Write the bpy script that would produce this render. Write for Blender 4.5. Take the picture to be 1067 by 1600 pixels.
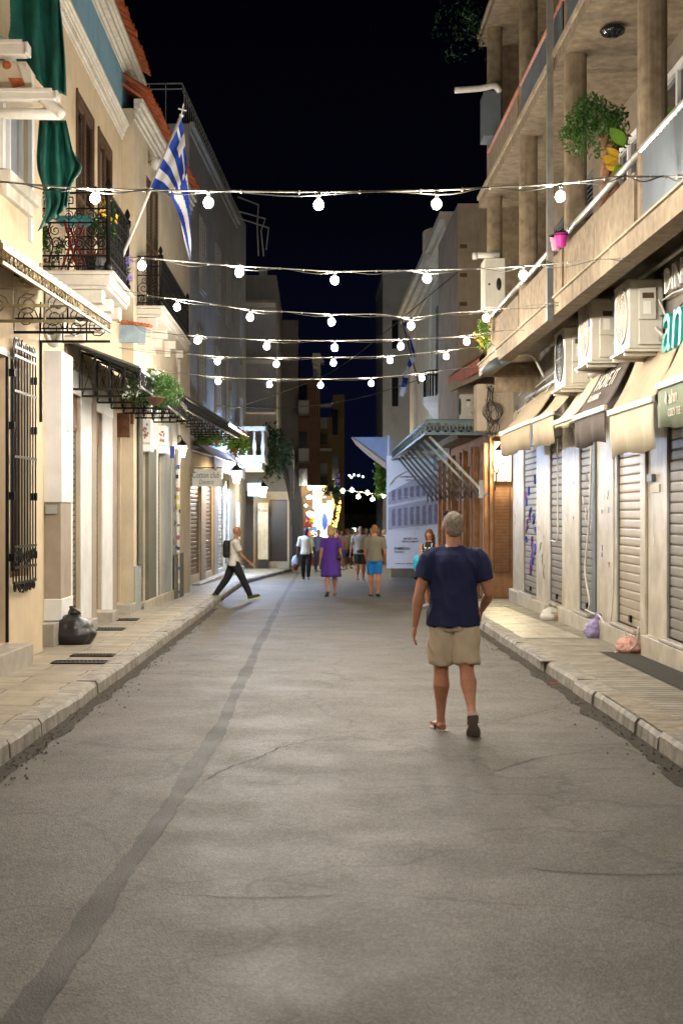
import bpy, bmesh, math, random
from mathutils import Vector, Matrix, noise as mnoise
sc = bpy.context.scene
for o in list(bpy.data.objects): bpy.data.objects.remove(o)
col = sc.collection
R = math.radians

# ---------------- camera ----------------
F, CX, CY, H = 2223.0, 490.0, 800.0, 1.75
cd = bpy.data.cameras.new("camera"); cam = bpy.data.objects.new("camera", cd); col.objects.link(cam)
cam.location = (0, 0, H); cam.rotation_euler = (R(90), 0, 0)
cd.sensor_fit = 'VERTICAL'; cd.sensor_height = 36.0; cd.lens = 36.0 * F / 1600
cd.shift_x = 43.5 / 1600; cd.clip_end = 3000; cd.clip_start = .05
cd.dof.use_dof = True; cd.dof.focus_distance = 16.0; cd.dof.aperture_fstop = 5.0
sc.camera = cam
# ---------------- night sky ----------------
w = bpy.data.worlds.new("World"); sc.world = w; w.use_nodes = True
nt = w.node_tree; nt.nodes.clear()
tc = nt.nodes.new('ShaderNodeTexCoord'); sx = nt.nodes.new('ShaderNodeSeparateXYZ'); cr = nt.nodes.new('ShaderNodeValToRGB')
bg = nt.nodes.new('ShaderNodeBackground'); wo = nt.nodes.new('ShaderNodeOutputWorld')
nt.links.new(tc.outputs['Generated'], sx.inputs[0]); nt.links.new(sx.outputs[2], cr.inputs[0])
nt.links.new(cr.outputs[0], bg.inputs[0]); nt.links.new(bg.outputs[0], wo.inputs[0])
e = cr.color_ramp.elements
e[0].position = 0.0; e[0].color = (.0012, .0018, .0060, 1)
e[1].position = .42; e[1].color = (.0003, .0003, .0006, 1)
for p_, c_ in ((.08, (.0011, .0015, .0058, 1)), (.2, (.0005, .0006, .0018, 1))):
    n_ = e.new(p_); n_.color = c_
bg.inputs[1].default_value = 1.0
# ---------------- exposure ----------------
vs = sc.view_settings
vs.view_transform = 'Standard'; vs.look = 'None'; vs.gamma = 1; vs.exposure = 0.75
sc.cycles.max_bounces = 5; sc.cycles.diffuse_bounces = 3; sc.cycles.glossy_bounces = 2
sc.cycles.sample_clamp_indirect = 2.5; sc.cycles.sample_clamp_direct = 0
sc.cycles.caustics_reflective = False; sc.cycles.caustics_refractive = False
sc.cycles.use_light_tree = True
BULB = 820.0      # emission of each festoon bulb

# ---------------- helpers ----------------
def P(px, py, Y): return Vector(((px - CX) * Y / F, Y, H + (CY - py) * Y / F))
def gz(Y): return -0.013 * max(0.0, Y - 8)
PV = 0.13
class Fr:
    """vertical wall plane: origin (ox,oy), direction u, outward normal w (towards the street)"""
    def __init__(s, ox, oy, m, side):
        l = math.hypot(m, 1); s.o = Vector((ox, oy, 0)); s.d = Vector((m / l, 1 / l, 0)); s.side = side
        s.n = Vector((1 / l, -m / l, 0)) * (1 if side == 'L' else -1)
    def pt(s, u, z, w=0): 
        v = s.o + s.d * u + s.n * w; return Vector((v.x, v.y, z))
    def u(s, px, w=0):
        k = (px - CX) / F; o = s.o + s.n * w
        return (k * o.y - o.x) / (s.d.x - k * s.d.y)
    def z(s, px, py, w=0): return H + (CY - py) * s.pt(s.u(px, w), 0, w).y / F
    def g(s, u): return gz(s.pt(u, 0).y) + PV
WO = {}
class MB:
    def __init__(s): s.v = []; s.f = []; s.mi = []; s.cur = 0
    def add(s, vs_, fs_):
        b = len(s.v); s.v += [Vector(q) for q in vs_]
        for f in fs_: s.f.append([b + i for i in f]); s.mi.append(s.cur)
        return s
    def hexa(s, p): return s.add(p, [(0,3,2,1),(4,5,6,7),(0,1,5,4),(1,2,6,5),(2,3,7,6),(3,0,4,7)])
    def box(s, x0, x1, y0, y1, z0, z1): return s.hexa([(x0,y0,z0),(x1,y0,z0),(x1,y1,z0),(x0,y1,z0),(x0,y0,z1),(x1,y0,z1),(x1,y1,z1),(x0,y1,z1)])
    def fb(s, fr, u0, u1, z0, z1, w0, w1):
        a = [fr.pt(u0,z0,w0), fr.pt(u0,z0,w1), fr.pt(u1,z0,w1), fr.pt(u1,z0,w0), fr.pt(u0,z1,w0), fr.pt(u0,z1,w1), fr.pt(u1,z1,w1), fr.pt(u1,z1,w0)]
        if fr.side == 'R': a = [a[1],a[0],a[3],a[2],a[5],a[4],a[7],a[6]]
        return s.hexa(a)
    def beam(s, a, b, wd, ht, up=(0,0,1)):
        a, b = Vector(a), Vector(b); d = (b - a).normalized(); up = Vector(up)
        r = d.cross(up)
        if r.length < 1e-4: r = d.cross(Vector((1,0,0)))
        r.normalize(); q = r.cross(d); r = r * wd / 2; q = q * ht / 2
        return s.hexa([a-r-q, a+r-q, b+r-q, b-r-q, a-r+q, a+r+q, b+r+q, b-r+q])
    def poly(s, pts): return s.add(pts, [tuple(range(len(pts)))])
    def prism(s, pts, off):
        n = len(pts); off = Vector(off); p = [Vector(q) for q in pts]
        return s.add(p + [q + off for q in p], [tuple(range(n))[::-1], tuple(range(n, 2*n))] + [(i, (i+1) % n, n + (i+1) % n, n + i) for i in range(n)])
    def tube(s, pts, r, n=6, caps=True, closed=False, flat=1.0):
        pts = [Vector(q) for q in pts]; m = len(pts); rr = r if isinstance(r, (list, tuple)) else [r] * m
        b = len(s.v); up = Vector((0,0,1)); prev = None
        for i, q in enumerate(pts):
            if closed: t = pts[(i+1) % m] - pts[i-1]
            else: t = pts[min(i+1, m-1)] - pts[max(i-1, 0)]
            if t.length < 1e-9: t = Vector((0,0,1))
            t.normalize()
            if prev is None:
                a = t.cross(up)
                if a.length < .05: a = t.cross(Vector((1,0,0)))
            else: a = prev - t * prev.dot(t)
            if a.length < 1e-6: a = t.orthogonal()
            a.normalize(); prev = a; c = t.cross(a)
            for k in range(n):
                th = 2*math.pi*k/n + math.pi/n
                s.v.append(q + a * (rr[i]*math.cos(th)) + c * (rr[i]*flat*math.sin(th)))
        L = m if closed else m - 1
        for i in range(L):
            for k in range(n):
                i2 = (i+1) % m
                s.f.append([b+i*n+k, b+i*n+(k+1) % n, b+i2*n+(k+1) % n, b+i2*n+k]); s.mi.append(s.cur)
        if caps and not closed:
            s.f.append([b+k for k in range(n)][::-1]); s.mi.append(s.cur)
            s.f.append([b+(m-1)*n+k for k in range(n)]); s.mi.append(s.cur)
        return s
    def ell(s, c, r, n=12, m=8, rot=None):
        c = Vector(c); r = (r,)*3 if not isinstance(r, (tuple, list)) else r
        b = len(s.v); vs_ = []
        for j in range(1, m):
            ph = math.pi*j/m
            for k in range(n):
                th = 2*math.pi*k/n
                vs_.append(Vector((r[0]*math.sin(ph)*math.cos(th), r[1]*math.sin(ph)*math.sin(th), r[2]*math.cos(ph))))
        vs_ += [Vector((0,0,r[2])), Vector((0,0,-r[2]))]
        if rot is not None: vs_ = [rot @ q for q in vs_]
        s.v += [q + c for q in vs_]
        T, B = b+(m-1)*n, b+(m-1)*n+1
        for k in range(n):
            k2 = (k+1) % n
            s.f.append([T, b+k, b+k2]); s.mi.append(s.cur)
            for j in range(m-2):
                s.f.append([b+j*n+k, b+(j+1)*n+k, b+(j+1)*n+k2, b+j*n+k2]); s.mi.append(s.cur)
            s.f.append([B, b+(m-2)*n+k2, b+(m-2)*n+k]); s.mi.append(s.cur)
        return s
    def loft(s, secs, n=20, p=2.0):
        """closed stack of horizontal (super)ellipses: (cx,cy,z,rx,ry)"""
        b = len(s.v)
        for (cx, cy, z, rx, ry) in secs:
            for k in range(n):
                th = 2*math.pi*k/n; cc, ss = math.cos(th), math.sin(th)
                s.v.append(Vector((cx + rx*math.copysign(abs(cc)**(2/p), cc), cy + ry*math.copysign(abs(ss)**(2/p), ss), z)))
        m = len(secs)
        for i in range(m-1):
            for k in range(n):
                s.f.append([b+i*n+k, b+i*n+(k+1) % n, b+(i+1)*n+(k+1) % n, b+(i+1)*n+k]); s.mi.append(s.cur)
        s.f.append([b+k for k in range(n)][::-1]); s.mi.append(s.cur)
        s.f.append([b+(m-1)*n+k for k in range(n)]); s.mi.append(s.cur)
        return s
    def lathe(s, c, prof, n=12):
        return s.loft([(c[0], c[1], c[2]+z, r, r) for r, z in prof], n)
    def cylx(s, a, b, r, n=12): return s.tube([a, b], r, n)
    def build(s, name, m, parent=None, smooth=False, bevel=0, local=False):
        me = bpy.data.meshes.new(name); o = bpy.data.objects.new(name, me); col.objects.link(o)
        if parent is not None:
            org = Vector((0,0,0)) if local else WO.get(parent.name, Vector((0,0,0)))
            o.parent = parent; WO[o.name] = org
        else:
            if local: org = Vector((0,0,0))
            else:
                xs = [q.x for q in s.v]; ys = [q.y for q in s.v]; zs = [q.z for q in s.v]
                org = Vector(((min(xs)+max(xs))/2, (min(ys)+max(ys))/2, min(zs)))
            o.location = org; WO[o.name] = org
        me.from_pydata([q - org for q in s.v], [], s.f)
        for mm in (m if isinstance(m, (list, tuple)) else [m]): me.materials.append(mm)
        me.polygons.foreach_set('material_index', s.mi)
        if smooth: me.polygons.foreach_set('use_smooth', [True]*len(me.polygons))
        me.update()
        if bevel:
            bv = o.modifiers.new('bevel', 'BEVEL'); bv.width = bevel; bv.segments = 2; bv.limit_method = 'ANGLE'; bv.angle_limit = R(40)
        return o
def tag(o, label=None, cat=None, group=None, kind=None):
    if label: o['label'] = label
    if cat: o['category'] = cat
    if group: o['group'] = group
    if kind: o['kind'] = kind
    return o
def empty(name, loc, label=None, cat=None, group=None, rz=0):
    o = bpy.data.objects.new(name, None); col.objects.link(o); o.location = loc; o.rotation_euler = (0,0,rz)
    o.empty_display_size = .2; WO[o.name] = Vector(loc); return tag(o, label, cat, group)
def kids(o): return [c for c in bpy.data.objects if c.parent == o]
def copy_tree(o, parent=None):
    c = o.copy(); col.objects.link(c); c.parent = parent; WO[c.name] = WO.get(o.name, Vector((0,0,0)))
    for ch in kids(o): copy_tree(ch, c)
    return c
def bez(pts, n=8):
    """catmull-rom through pts"""
    p = [Vector(q) for q in pts]; p = [p[0]*2-p[1]] + p + [p[-1]*2-p[-2]]; out = []
    for i in range(1, len(p)-2):
        for k in range(n):
            t = k/n; a, b, c, d = p[i-1], p[i], p[i+1], p[i+2]
            out.append(.5*((2*b)+(c-a)*t+(2*a-5*b+4*c-d)*t*t+(3*b-a-3*c+d)*t*t*t))
    out.append(p[-2]); return out
def wall(mb, fr, u0, u1, z0, z1, holes=(), depth=.22, thick=4.0, w=0.0):
    us = sorted(set([u0, u1] + [a for h in holes for a in h[:2]])); zs = sorted(set([z0, z1] + [a for h in holes for a in h[2:4]]))
    flip = fr.side == 'L'
    def q(a, b, c, d): mb.poly([a, b, c, d] if flip else [d, c, b, a])
    for i in range(len(us)-1):
        for j in range(len(zs)-1):
            um, zm = (us[i]+us[i+1])/2, (zs[j]+zs[j+1])/2
            if any(h[0] < um < h[1] and h[2] < zm < h[3] for h in holes): continue
            if not (u0 < um < u1 and z0 < zm < z1): continue
            q(fr.pt(us[i],zs[j],w), fr.pt(us[i+1],zs[j],w), fr.pt(us[i+1],zs[j+1],w), fr.pt(us[i],zs[j+1],w))
    for (a, b, c, d) in holes:
        for (p0, p1) in (((a,c),(a,d)), ((a,d),(b,d)), ((b,d),(b,c)), ((b,c),(a,c))):
            q(fr.pt(p0[0],p0[1],w), fr.pt(p1[0],p1[1],w), fr.pt(p1[0],p1[1],w-depth), fr.pt(p0[0],p0[1],w-depth))
    for (p0, p1) in (((u0,z0),(u0,z1)), ((u0,z1),(u1,z1)), ((u1,z1),(u1,z0))):
        q(fr.pt(p1[0],p1[1],w), fr.pt(p0[0],p0[1],w), fr.pt(p0[0],p0[1],w-thick), fr.pt(p1[0],p1[1],w-thick))
    q(fr.pt(u1,z0,w-thick), fr.pt(u0,z0,w-thick), fr.pt(u0,z1,w-thick), fr.pt(u1,z1,w-thick))
    return mb
def slats(mb, fr, u0, u1, z0, z1, w, pitch=.11, d=.022):
    """roller shutter curtain: curved interlocking slats"""
    n = max(2, round((z1-z0)/pitch)); h = (z1-z0)/n; prof = []
    for i in range(n):
        z = z0+i*h
        prof += [(z, w-d), (z+h*.06, w-d*.25), (z+h*.25, w), (z+h*.72, w), (z+h*.86, w-d*.25), (z+h*.89, w-d*1.8)]
    prof.append((z1, w-d))
    for i in range(len(prof)-1):
        a = [fr.pt(u0,prof[i][0],prof[i][1]), fr.pt(u1,prof[i][0],prof[i][1]), fr.pt(u1,prof[i+1][0],prof[i+1][1]), fr.pt(u0,prof[i+1][0],prof[i+1][1])]
        mb.poly(a if fr.side == 'L' else a[::-1])
    return mb
def leaves(mb, c, r, n, size, seed=0, squash=.75, hollow=.35, droop=0):
    rd = random.Random(seed); c = Vector(c)
    cl = [Vector((rd.gauss(0,.5), rd.gauss(0,.5), rd.gauss(0,.5))) for _ in range(max(4, n//45))]
    for i in range(n):
        k = rd.choice(cl); q = Vector((k.x+rd.gauss(0,.22), k.y+rd.gauss(0,.22), k.z+rd.gauss(0,.22)))
        if q.length > 1.15: q = q.normalized()*rd.uniform(.6, 1.15)
        p_ = c + Vector((q.x*r[0], q.y*r[1], q.z*r[2] - droop*q.xy.length**2))
        a = Vector((rd.gauss(0,1), rd.gauss(0,1), rd.gauss(0,.6))).normalized(); b = a.orthogonal().normalized()
        b = (Matrix.Rotation(rd.uniform(0, 6.28), 3, a) @ b); s_ = size*rd.uniform(.6, 1.3); cdir = a.cross(b)
        mb.poly([p_ - b*s_, p_ - b*s_*.1 + cdir*s_*.42, p_ + b*s_, p_ - b*s_*.1 - cdir*s_*.42 + a*s_*.15])
    return mb
def spiral(c, ax, ay, r0, r1, turns, a0=0, n=14):
    c, ax, ay = Vector(c), Vector(ax), Vector(ay); out = []
    for i in range(n+1):
        t = i/n; a = a0 + turns*2*math.pi*t; r = r0+(r1-r0)*t
        out.append(c + ax*r*math.cos(a) + ay*r*math.sin(a))
    return out
def text(name, body, m, org, right, up, width=None, height=None, parent=None, extr=.004, align='CENTER', shear=0, bold=0):
    cu = bpy.data.curves.new(name, 'FONT'); cu.body = body; cu.align_x = align; cu.align_y = 'CENTER'; cu.extrude = 0; cu.shear = shear; cu.offset = bold; cu.resolution_u = 3
    t = bpy.data.objects.new(name, cu); col.objects.link(t); dg = bpy.context.evaluated_depsgraph_get()
    me = bpy.data.meshes.new_from_object(t.evaluated_get(dg)); bpy.data.objects.remove(t)
    xs = [v.co.x for v in me.vertices]; ys = [v.co.y for v in me.vertices]
    if not xs: return None
    sx_ = (width/(max(xs)-min(xs))) if width else None; sy_ = (height/(max(ys)-min(ys))) if height else None
    sx_ = sx_ or sy_; sy_ = sy_ or sx_
    right, up = Vector(right).normalized(), Vector(up).normalized(); nrm = right.cross(up); mx = (min(xs)+max(xs))/2; my = (min(ys)+max(ys))/2
    mb = MB(); org = Vector(org)
    top = [org + right*(v.co.x-(mx if align == 'CENTER' else 0))*sx_ + up*(v.co.y-my)*sy_ + nrm*extr for v in me.vertices]
    mb.add(top, [tuple(p.vertices) for p in me.polygons])
    ed = {}
    for p in me.polygons:
        vv = list(p.vertices)
        for a, b in zip(vv, vv[1:]+vv[:1]): ed[(a, b)] = 1
    bot = [q - nrm*extr for q in top]; nb = len(mb.v); mb.v += bot
    for (a, b) in ed:
        if (b, a) not in ed: mb.f.append([b, a, nb+a, nb+b]); mb.mi.append(0)
    bpy.data.meshes.remove(me)
    return mb.build(name, m, parent)
# ---------------- materials ----------------
MC = {}
def mat(name, c, rough=.75, metal=0.0, var=.18, scale=6.0, bump=.0, bscale=60.0, c2=None, emit=0.0, streak=0.0, spec=.4, big=.12, alpha=1.0, trans=0, coat=0, ecol=None, sss=0):
    if name in MC: return MC[name]
    m = bpy.data.materials.new(name); m.use_nodes = True; t = m.node_tree; b = t.nodes['Principled BSDF']; L = t.links.new
    c = tuple(c)[:3]
    b.inputs['Roughness'].default_value = rough; b.inputs['Metallic'].default_value = metal; b.inputs['Specular IOR Level'].default_value = spec
    g = t.nodes.new('ShaderNodeNewGeometry')
    def noise(sc_, det=4, src=None, rough_=.55):
        n = t.nodes.new('ShaderNodeTexNoise'); n.inputs['Scale'].default_value = sc_; n.inputs['Detail'].default_value = det; n.inputs['Roughness'].default_value = rough_
        L(src or g.outputs['Position'], n.inputs['Vector']); return n
    def mix(a, bb, fac, mode='MIX'):
        x = t.nodes.new('ShaderNodeMix'); x.data_type = 'RGBA'; x.blend_type = mode
        for sck, val in ((x.inputs[0], fac), (x.inputs[6], a), (x.inputs[7], bb)):
            if isinstance(val, bpy.types.NodeSocket): L(val, sck)
            elif isinstance(val, float): sck.default_value = val
            else: sck.default_value = (*val, 1)
        return x.outputs[2]
    def ramp(src, a, bb):
        r = t.nodes.new('ShaderNodeMapRange'); r.inputs[1].default_value = a; r.inputs[2].default_value = bb; L(src, r.inputs[0]); return r.outputs[0]
    out = None
    if var > 0 or c2:
        dk = tuple(max(0, x*(1-var)) for x in c); lt = c2 if c2 else tuple(min(1, x*(1+var*.7)) for x in c)
        out = mix(dk, lt, ramp(noise(scale).outputs[0], .3, .7))
        if big: out = mix(out, (1-big*2,)*3, ramp(noise(.9, 5).outputs[0], .48, .75), 'MULTIPLY')
    if streak > 0:
        mp = t.nodes.new('ShaderNodeMapping'); mp.inputs['Scale'].default_value = (9, 9, .7); L(g.outputs['Position'], mp.inputs[0])
        s_ = ramp(noise(1.0, 5, mp.outputs[0], .7).outputs[0], .5, .8)
        x = t.nodes.new('ShaderNodeMath'); x.operation = 'MULTIPLY'; L(s_, x.inputs[0]); x.inputs[1].default_value = streak
        out = mix(out if out else c, (c[0]*.28, c[1]*.24, c[2]*.19), x.outputs[0])
    if out is not None: L(out, b.inputs['Base Color'])
    else: b.inputs['Base Color'].default_value = (*c, 1)
    if bump > 0:
        bp = t.nodes.new('ShaderNodeBump'); bp.inputs['Strength'].default_value = bump; bp.inputs['Distance'].default_value = .01
        L(noise(bscale, 4).outputs[0], bp.inputs['Height']); L(bp.outputs[0], b.inputs['Normal'])
    if emit > 0:
        b.inputs['Emission Color'].default_value = (*(ecol or c), 1); b.inputs['Emission Strength'].default_value = emit
    if alpha < 1: b.inputs['Alpha'].default_value = alpha
    if trans: b.inputs['Transmission Weight'].default_value = trans
    if coat: b.inputs['Coat Weight'].default_value = coat
    if sss: b.inputs['Subsurface Weight'].default_value = sss; b.inputs['Subsurface Radius'].default_value = (.6,.25,.12); b.inputs['Subsurface Scale'].default_value = .02
    MC[name] = m; return m
def leafmat(name, c, tr=.35):
    m = mat(name, c, .5, var=.45, scale=14, big=0); t = m.node_tree; b = t.nodes['Principled BSDF']
    tl = t.nodes.new('ShaderNodeBsdfTranslucent'); tl.inputs[0].default_value = (c[0]*1.5, c[1]*1.6, c[2]*.8, 1)
    mx = t.nodes.new('ShaderNodeMixShader'); mx.inputs[0].default_value = tr
    t.links.new(b.outputs[0], mx.inputs[1]); t.links.new(tl.outputs[0], mx.inputs[2]); t.links.new(mx.outputs[0], t.nodes['Material Output'].inputs[0])
    return m
def slabmat(name, c, c2, bw, bh, mortar, msz, rough=.45, rot=0, off=.5, dirt=.25, spec=.4):
    m = bpy.data.materials.new(name); m.use_nodes = True; t = m.node_tree; b = t.nodes['Principled BSDF']; L = t.links.new
    g = t.nodes.new('ShaderNodeNewGeometry'); mp = t.nodes.new('ShaderNodeMapping'); mp.inputs['Rotation'].default_value = (0,0,rot); L(g.outputs['Position'], mp.inputs[0])
    wn = t.nodes.new('ShaderNodeTexNoise'); wn.inputs['Scale'].default_value = 1.3; wn.inputs['Detail'].default_value = 6; L(mp.outputs[0], wn.inputs[0])
    ad = t.nodes.new('ShaderNodeMixRGB'); ad.blend_type = 'ADD'; ad.inputs[0].default_value = .12; L(mp.outputs[0], ad.inputs[1]); L(wn.outputs[1], ad.inputs[2])
    br = t.nodes.new('ShaderNodeTexBrick'); br.inputs['Scale'].default_value = 1; br.inputs['Brick Width'].default_value = bw; br.inputs['Row Height'].default_value = bh
    br.inputs['Mortar Size'].default_value = msz; br.inputs['Mortar Smooth'].default_value = .3; br.offset = off
    br.inputs['Color1'].default_value = (*c, 1); br.inputs['Color2'].default_value = (*c2, 1); br.inputs['Mortar'].default_value = (*mortar, 1); L(ad.outputs[0], br.inputs[0])
    n = t.nodes.new('ShaderNodeTexNoise'); n.inputs['Scale'].default_value = 2.6; n.inputs['Detail'].default_value = 8; n.inputs['Roughness'].default_value = .7; L(g.outputs['Position'], n.inputs[0])
    r = t.nodes.new('ShaderNodeMapRange'); r.inputs[1].default_value = .42; r.inputs[2].default_value = .68; r.inputs[4].default_value = dirt*2; L(n.outputs[0], r.inputs[0])
    x = t.nodes.new('ShaderNodeMix'); x.data_type = 'RGBA'; L(r.outputs[0], x.inputs[0]); L(br.outputs[0], x.inputs[6]); x.inputs[7].default_value = (c[0]*.3, c[1]*.28, c[2]*.25, 1)
    L(x.outputs[2], b.inputs['Base Color'])
    r2 = t.nodes.new('ShaderNodeMapRange'); r2.inputs[1].default_value = .3; r2.inputs[2].default_value = .7; r2.inputs[3].default_value = rough-.12; r2.inputs[4].default_value = rough+.2; L(n.outputs[0], r2.inputs[0]); L(r2.outputs[0], b.inputs['Roughness'])
    b.inputs['Specular IOR Level'].default_value = spec
    bp = t.nodes.new('ShaderNodeBump'); bp.inputs['Strength'].default_value = .8; bp.inputs['Distance'].default_value = .012
    inv = t.nodes.new('ShaderNodeMath'); inv.operation = 'MULTIPLY_ADD'; inv.inputs[1].default_value = -1.0; L(br.outputs[1], inv.inputs[0]); L(n.outputs[0], inv.inputs[2])
    L(inv.outputs[0], bp.inputs['Height']); L(bp.outputs[0], b.inputs['Normal']); return m
def asphalt(name, base, warm=1.0):
    m = bpy.data.materials.new(name); m.use_nodes = True; t = m.node_tree; b = t.nodes['Principled BSDF']; L = t.links.new
    g = t.nodes.new('ShaderNodeNewGeometry')
    def nz(s_, d=3, r_=.6):
        n = t.nodes.new('ShaderNodeTexNoise'); n.inputs['Scale'].default_value = s_; n.inputs['Detail'].default_value = d; n.inputs['Roughness'].default_value = r_; L(g.outputs['Position'], n.inputs[0]); return n.outputs[0]
    def mr(src, a, bb, c_, d_):
        r = t.nodes.new('ShaderNodeMapRange'); r.inputs[1].default_value = a; r.inputs[2].default_value = bb; r.inputs[3].default_value = c_; r.inputs[4].default_value = d_; L(src, r.inputs[0]); return r.outputs[0]
    def mul(a, bb):
        x = t.nodes.new('ShaderNodeMath'); x.operation = 'MULTIPLY'; L(a, x.inputs[0]); L(bb, x.inputs[1]); return x.outputs[0]
    vor = t.nodes.new('ShaderNodeTexVoronoi'); vor.inputs['Scale'].default_value = 105; L(g.outputs['Position'], vor.inputs[0])
    agg = mr(vor.outputs['Color'], .1, .95, .45, 1.75)
    k = mul(agg, mr(nz(1.1, 6, .65), .3, .72, .88, 1.1)); k = mul(k, mr(nz(.22, 3), .35, .65, .84, 1.12)); k = mul(k, mr(nz(14, 5), .3, .7, .80, 1.18))
    # hairline cracks
    wv = t.nodes.new('ShaderNodeTexVoronoi'); wv.feature = 'DISTANCE_TO_EDGE'; wv.inputs['Scale'].default_value = .42
    dn = t.nodes.new('ShaderNodeTexNoise'); dn.inputs['Scale'].default_value = 1.7; dn.inputs['Detail'].default_value = 6; L(g.outputs['Position'], dn.inputs[0])
    ad = t.nodes.new('ShaderNodeMixRGB'); ad.blend_type = 'ADD'; ad.inputs[0].default_value = .9; L(g.outputs['Position'], ad.inputs[1]); L(dn.outputs[1], ad.inputs[2]); L(ad.outputs[0], wv.inputs[0])
    k = mul(k, mr(wv.outputs[0], .0, .012, .55, 1.0))
    cx = t.nodes.new('ShaderNodeCombineColor'); 
    for i, f_ in enumerate((1.04*warm, .93, .79/warm)):
        x = t.nodes.new('ShaderNodeMath'); x.operation = 'MULTIPLY'; L(k, x.inputs[0]); x.inputs[1].default_value = base*f_; L(x.outputs[0], cx.inputs[i])
    L(cx.outputs[0], b.inputs['Base Color'])
    L(mr(nz(1.6, 5), .3, .7, .58, .74), b.inputs['Roughness']); b.inputs['Specular IOR Level'].default_value = .5
    bp = t.nodes.new('ShaderNodeBump'); bp.inputs['Strength'].default_value = .45; bp.inputs['Distance'].default_value = .005
    L(vor.outputs[0], bp.inputs['Height']); L(bp.outputs[0], b.inputs['Normal']); return m

cream = mat('cream_render', (.62,.50,.34), .85, var=.08, scale=3, bump=.25, bscale=90, streak=.12)
cream2 = mat('pale_cream_render', (.62,.53,.39), .85, var=.08, scale=3, bump=.25, bscale=90, streak=.15)
taupe = mat('taupe_paint', (.38,.32,.26), .7, var=.08, bump=.1)
white = mat('white_paint', (.80,.80,.80), .55, var=.05, bump=.08, streak=.1)
white2 = mat('aged_white', (.66,.62,.54), .7, var=.12, bump=.2, streak=.35)
marble = mat('worn_marble', (.46,.41,.32), .42, var=.2, scale=3, bump=.1, streak=.5, c2=(.60,.55,.45))
marble2 = mat('grey_marble', (.42,.39,.34), .35, var=.2, scale=5, bump=.08, streak=.25)
brown = mat('brown_shutter', (.10,.055,.03), .6, var=.25, bump=.1)
wood = mat('varnished_wood', (.17,.07,.03), .45, var=.4, scale=9, bump=.15)
iron = mat('black_iron', (.012,.012,.012), .45, .6, var=.2)
rustiron = mat('pale_ironwork', (.30,.24,.13), .6, .2, var=.3, streak=.4)
blueaz = mat('blue_frieze', (.20,.38,.50), .85, var=.1, scale=2, streak=.2)
tile = mat('terracotta', (.45,.12,.045), .8, var=.4, scale=9, bump=.3)
greyw = mat('grey_render', (.42,.405,.385), .9, var=.1, scale=2, bump=.2, streak=.35)
olive = mat('olive_grey_paint', (.16,.155,.12), .6, var=.1)
greyp = mat('pale_grey_paint', (.38,.39,.38), .6, var=.06, streak=.15)
steel = mat('galvanised_slats', (.24,.225,.195), .5, .25, var=.12, scale=2, streak=.3)
beigesl = mat('beige_slats', (.42,.36,.27), .4, .2, var=.1, scale=2, streak=.25)
brownsl = mat('bronze_slats', (.24,.16,.095), .4, .3, var=.15, streak=.2)
conc = mat('beige_concrete', (.18,.135,.085), .92, var=.25, scale=7, bump=.2, bscale=45, streak=.6, c2=(.25,.195,.13))
concd = mat('soffit_concrete', (.18,.15,.11), .9, var=.15, scale=5, bump=.2, streak=.1)
corr = mat('blue_grey_sheet', (.14,.165,.19), .5, .3, var=.12, scale=3, streak=.25)
zinc = mat('zinc_rail', (.42,.41,.38), .4, .6, var=.2, streak=.4)
pinkr = mat('faded_pink_rail', (.36,.15,.11), .6, var=.2)
glassd = mat('dark_glass', (.015,.018,.022), .08, var=0, spec=.8)
glassl = mat('pale_glass', (.30,.33,.38), .15, var=.05, spec=.7)
acw = mat('ac_casing', (.62,.59,.51), .4, var=.06, streak=.25)
black = mat('black_plastic', (.012,.012,.013), .35, var=0)
pvc = mat('white_pvc', (.66,.63,.58), .35, var=.08, streak=.3)
orange = mat('orange_render', (.36,.165,.075), .85, var=.25, scale=4, bump=.3, streak=.4, c2=(.42,.23,.12))
teal = mat('teal_truss', (.10,.14,.155), .5, .4, var=.2)
kerbm = mat('kerb_marble', (.24,.22,.19), .65, var=.3, scale=6, bump=.7, bscale=30, c2=(.40,.37,.32), streak=.5)
green = leafmat('leaf_green', (.035,.09,.018)); greend = leafmat('leaf_dark', (.015,.045,.018)); greenl = leafmat('leaf_bright', (.10,.19,.03))
petal_w = mat('white_petal', (.75,.75,.70), .6, var=0); petal_r = mat('red_petal', (.45,.05,.03), .6, var=0); petal_y = mat('yellow_petal', (.7,.45,.04), .6, var=0); petal_v = mat('violet_petal', (.30,.22,.60), .6, var=0)
ltr_d = mat('dark_lettering', (.03,.03,.035), .6, var=0); ltr_w = mat('white_lettering', (.75,.73,.68), .5, var=0)
lamp_on = mat('lamp_glow', (1,.80,.50), .5, var=0, emit=60)
lamp_dim = mat('lamp_glow_soft', (1,.86,.62), .5, var=0, emit=6)
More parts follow.
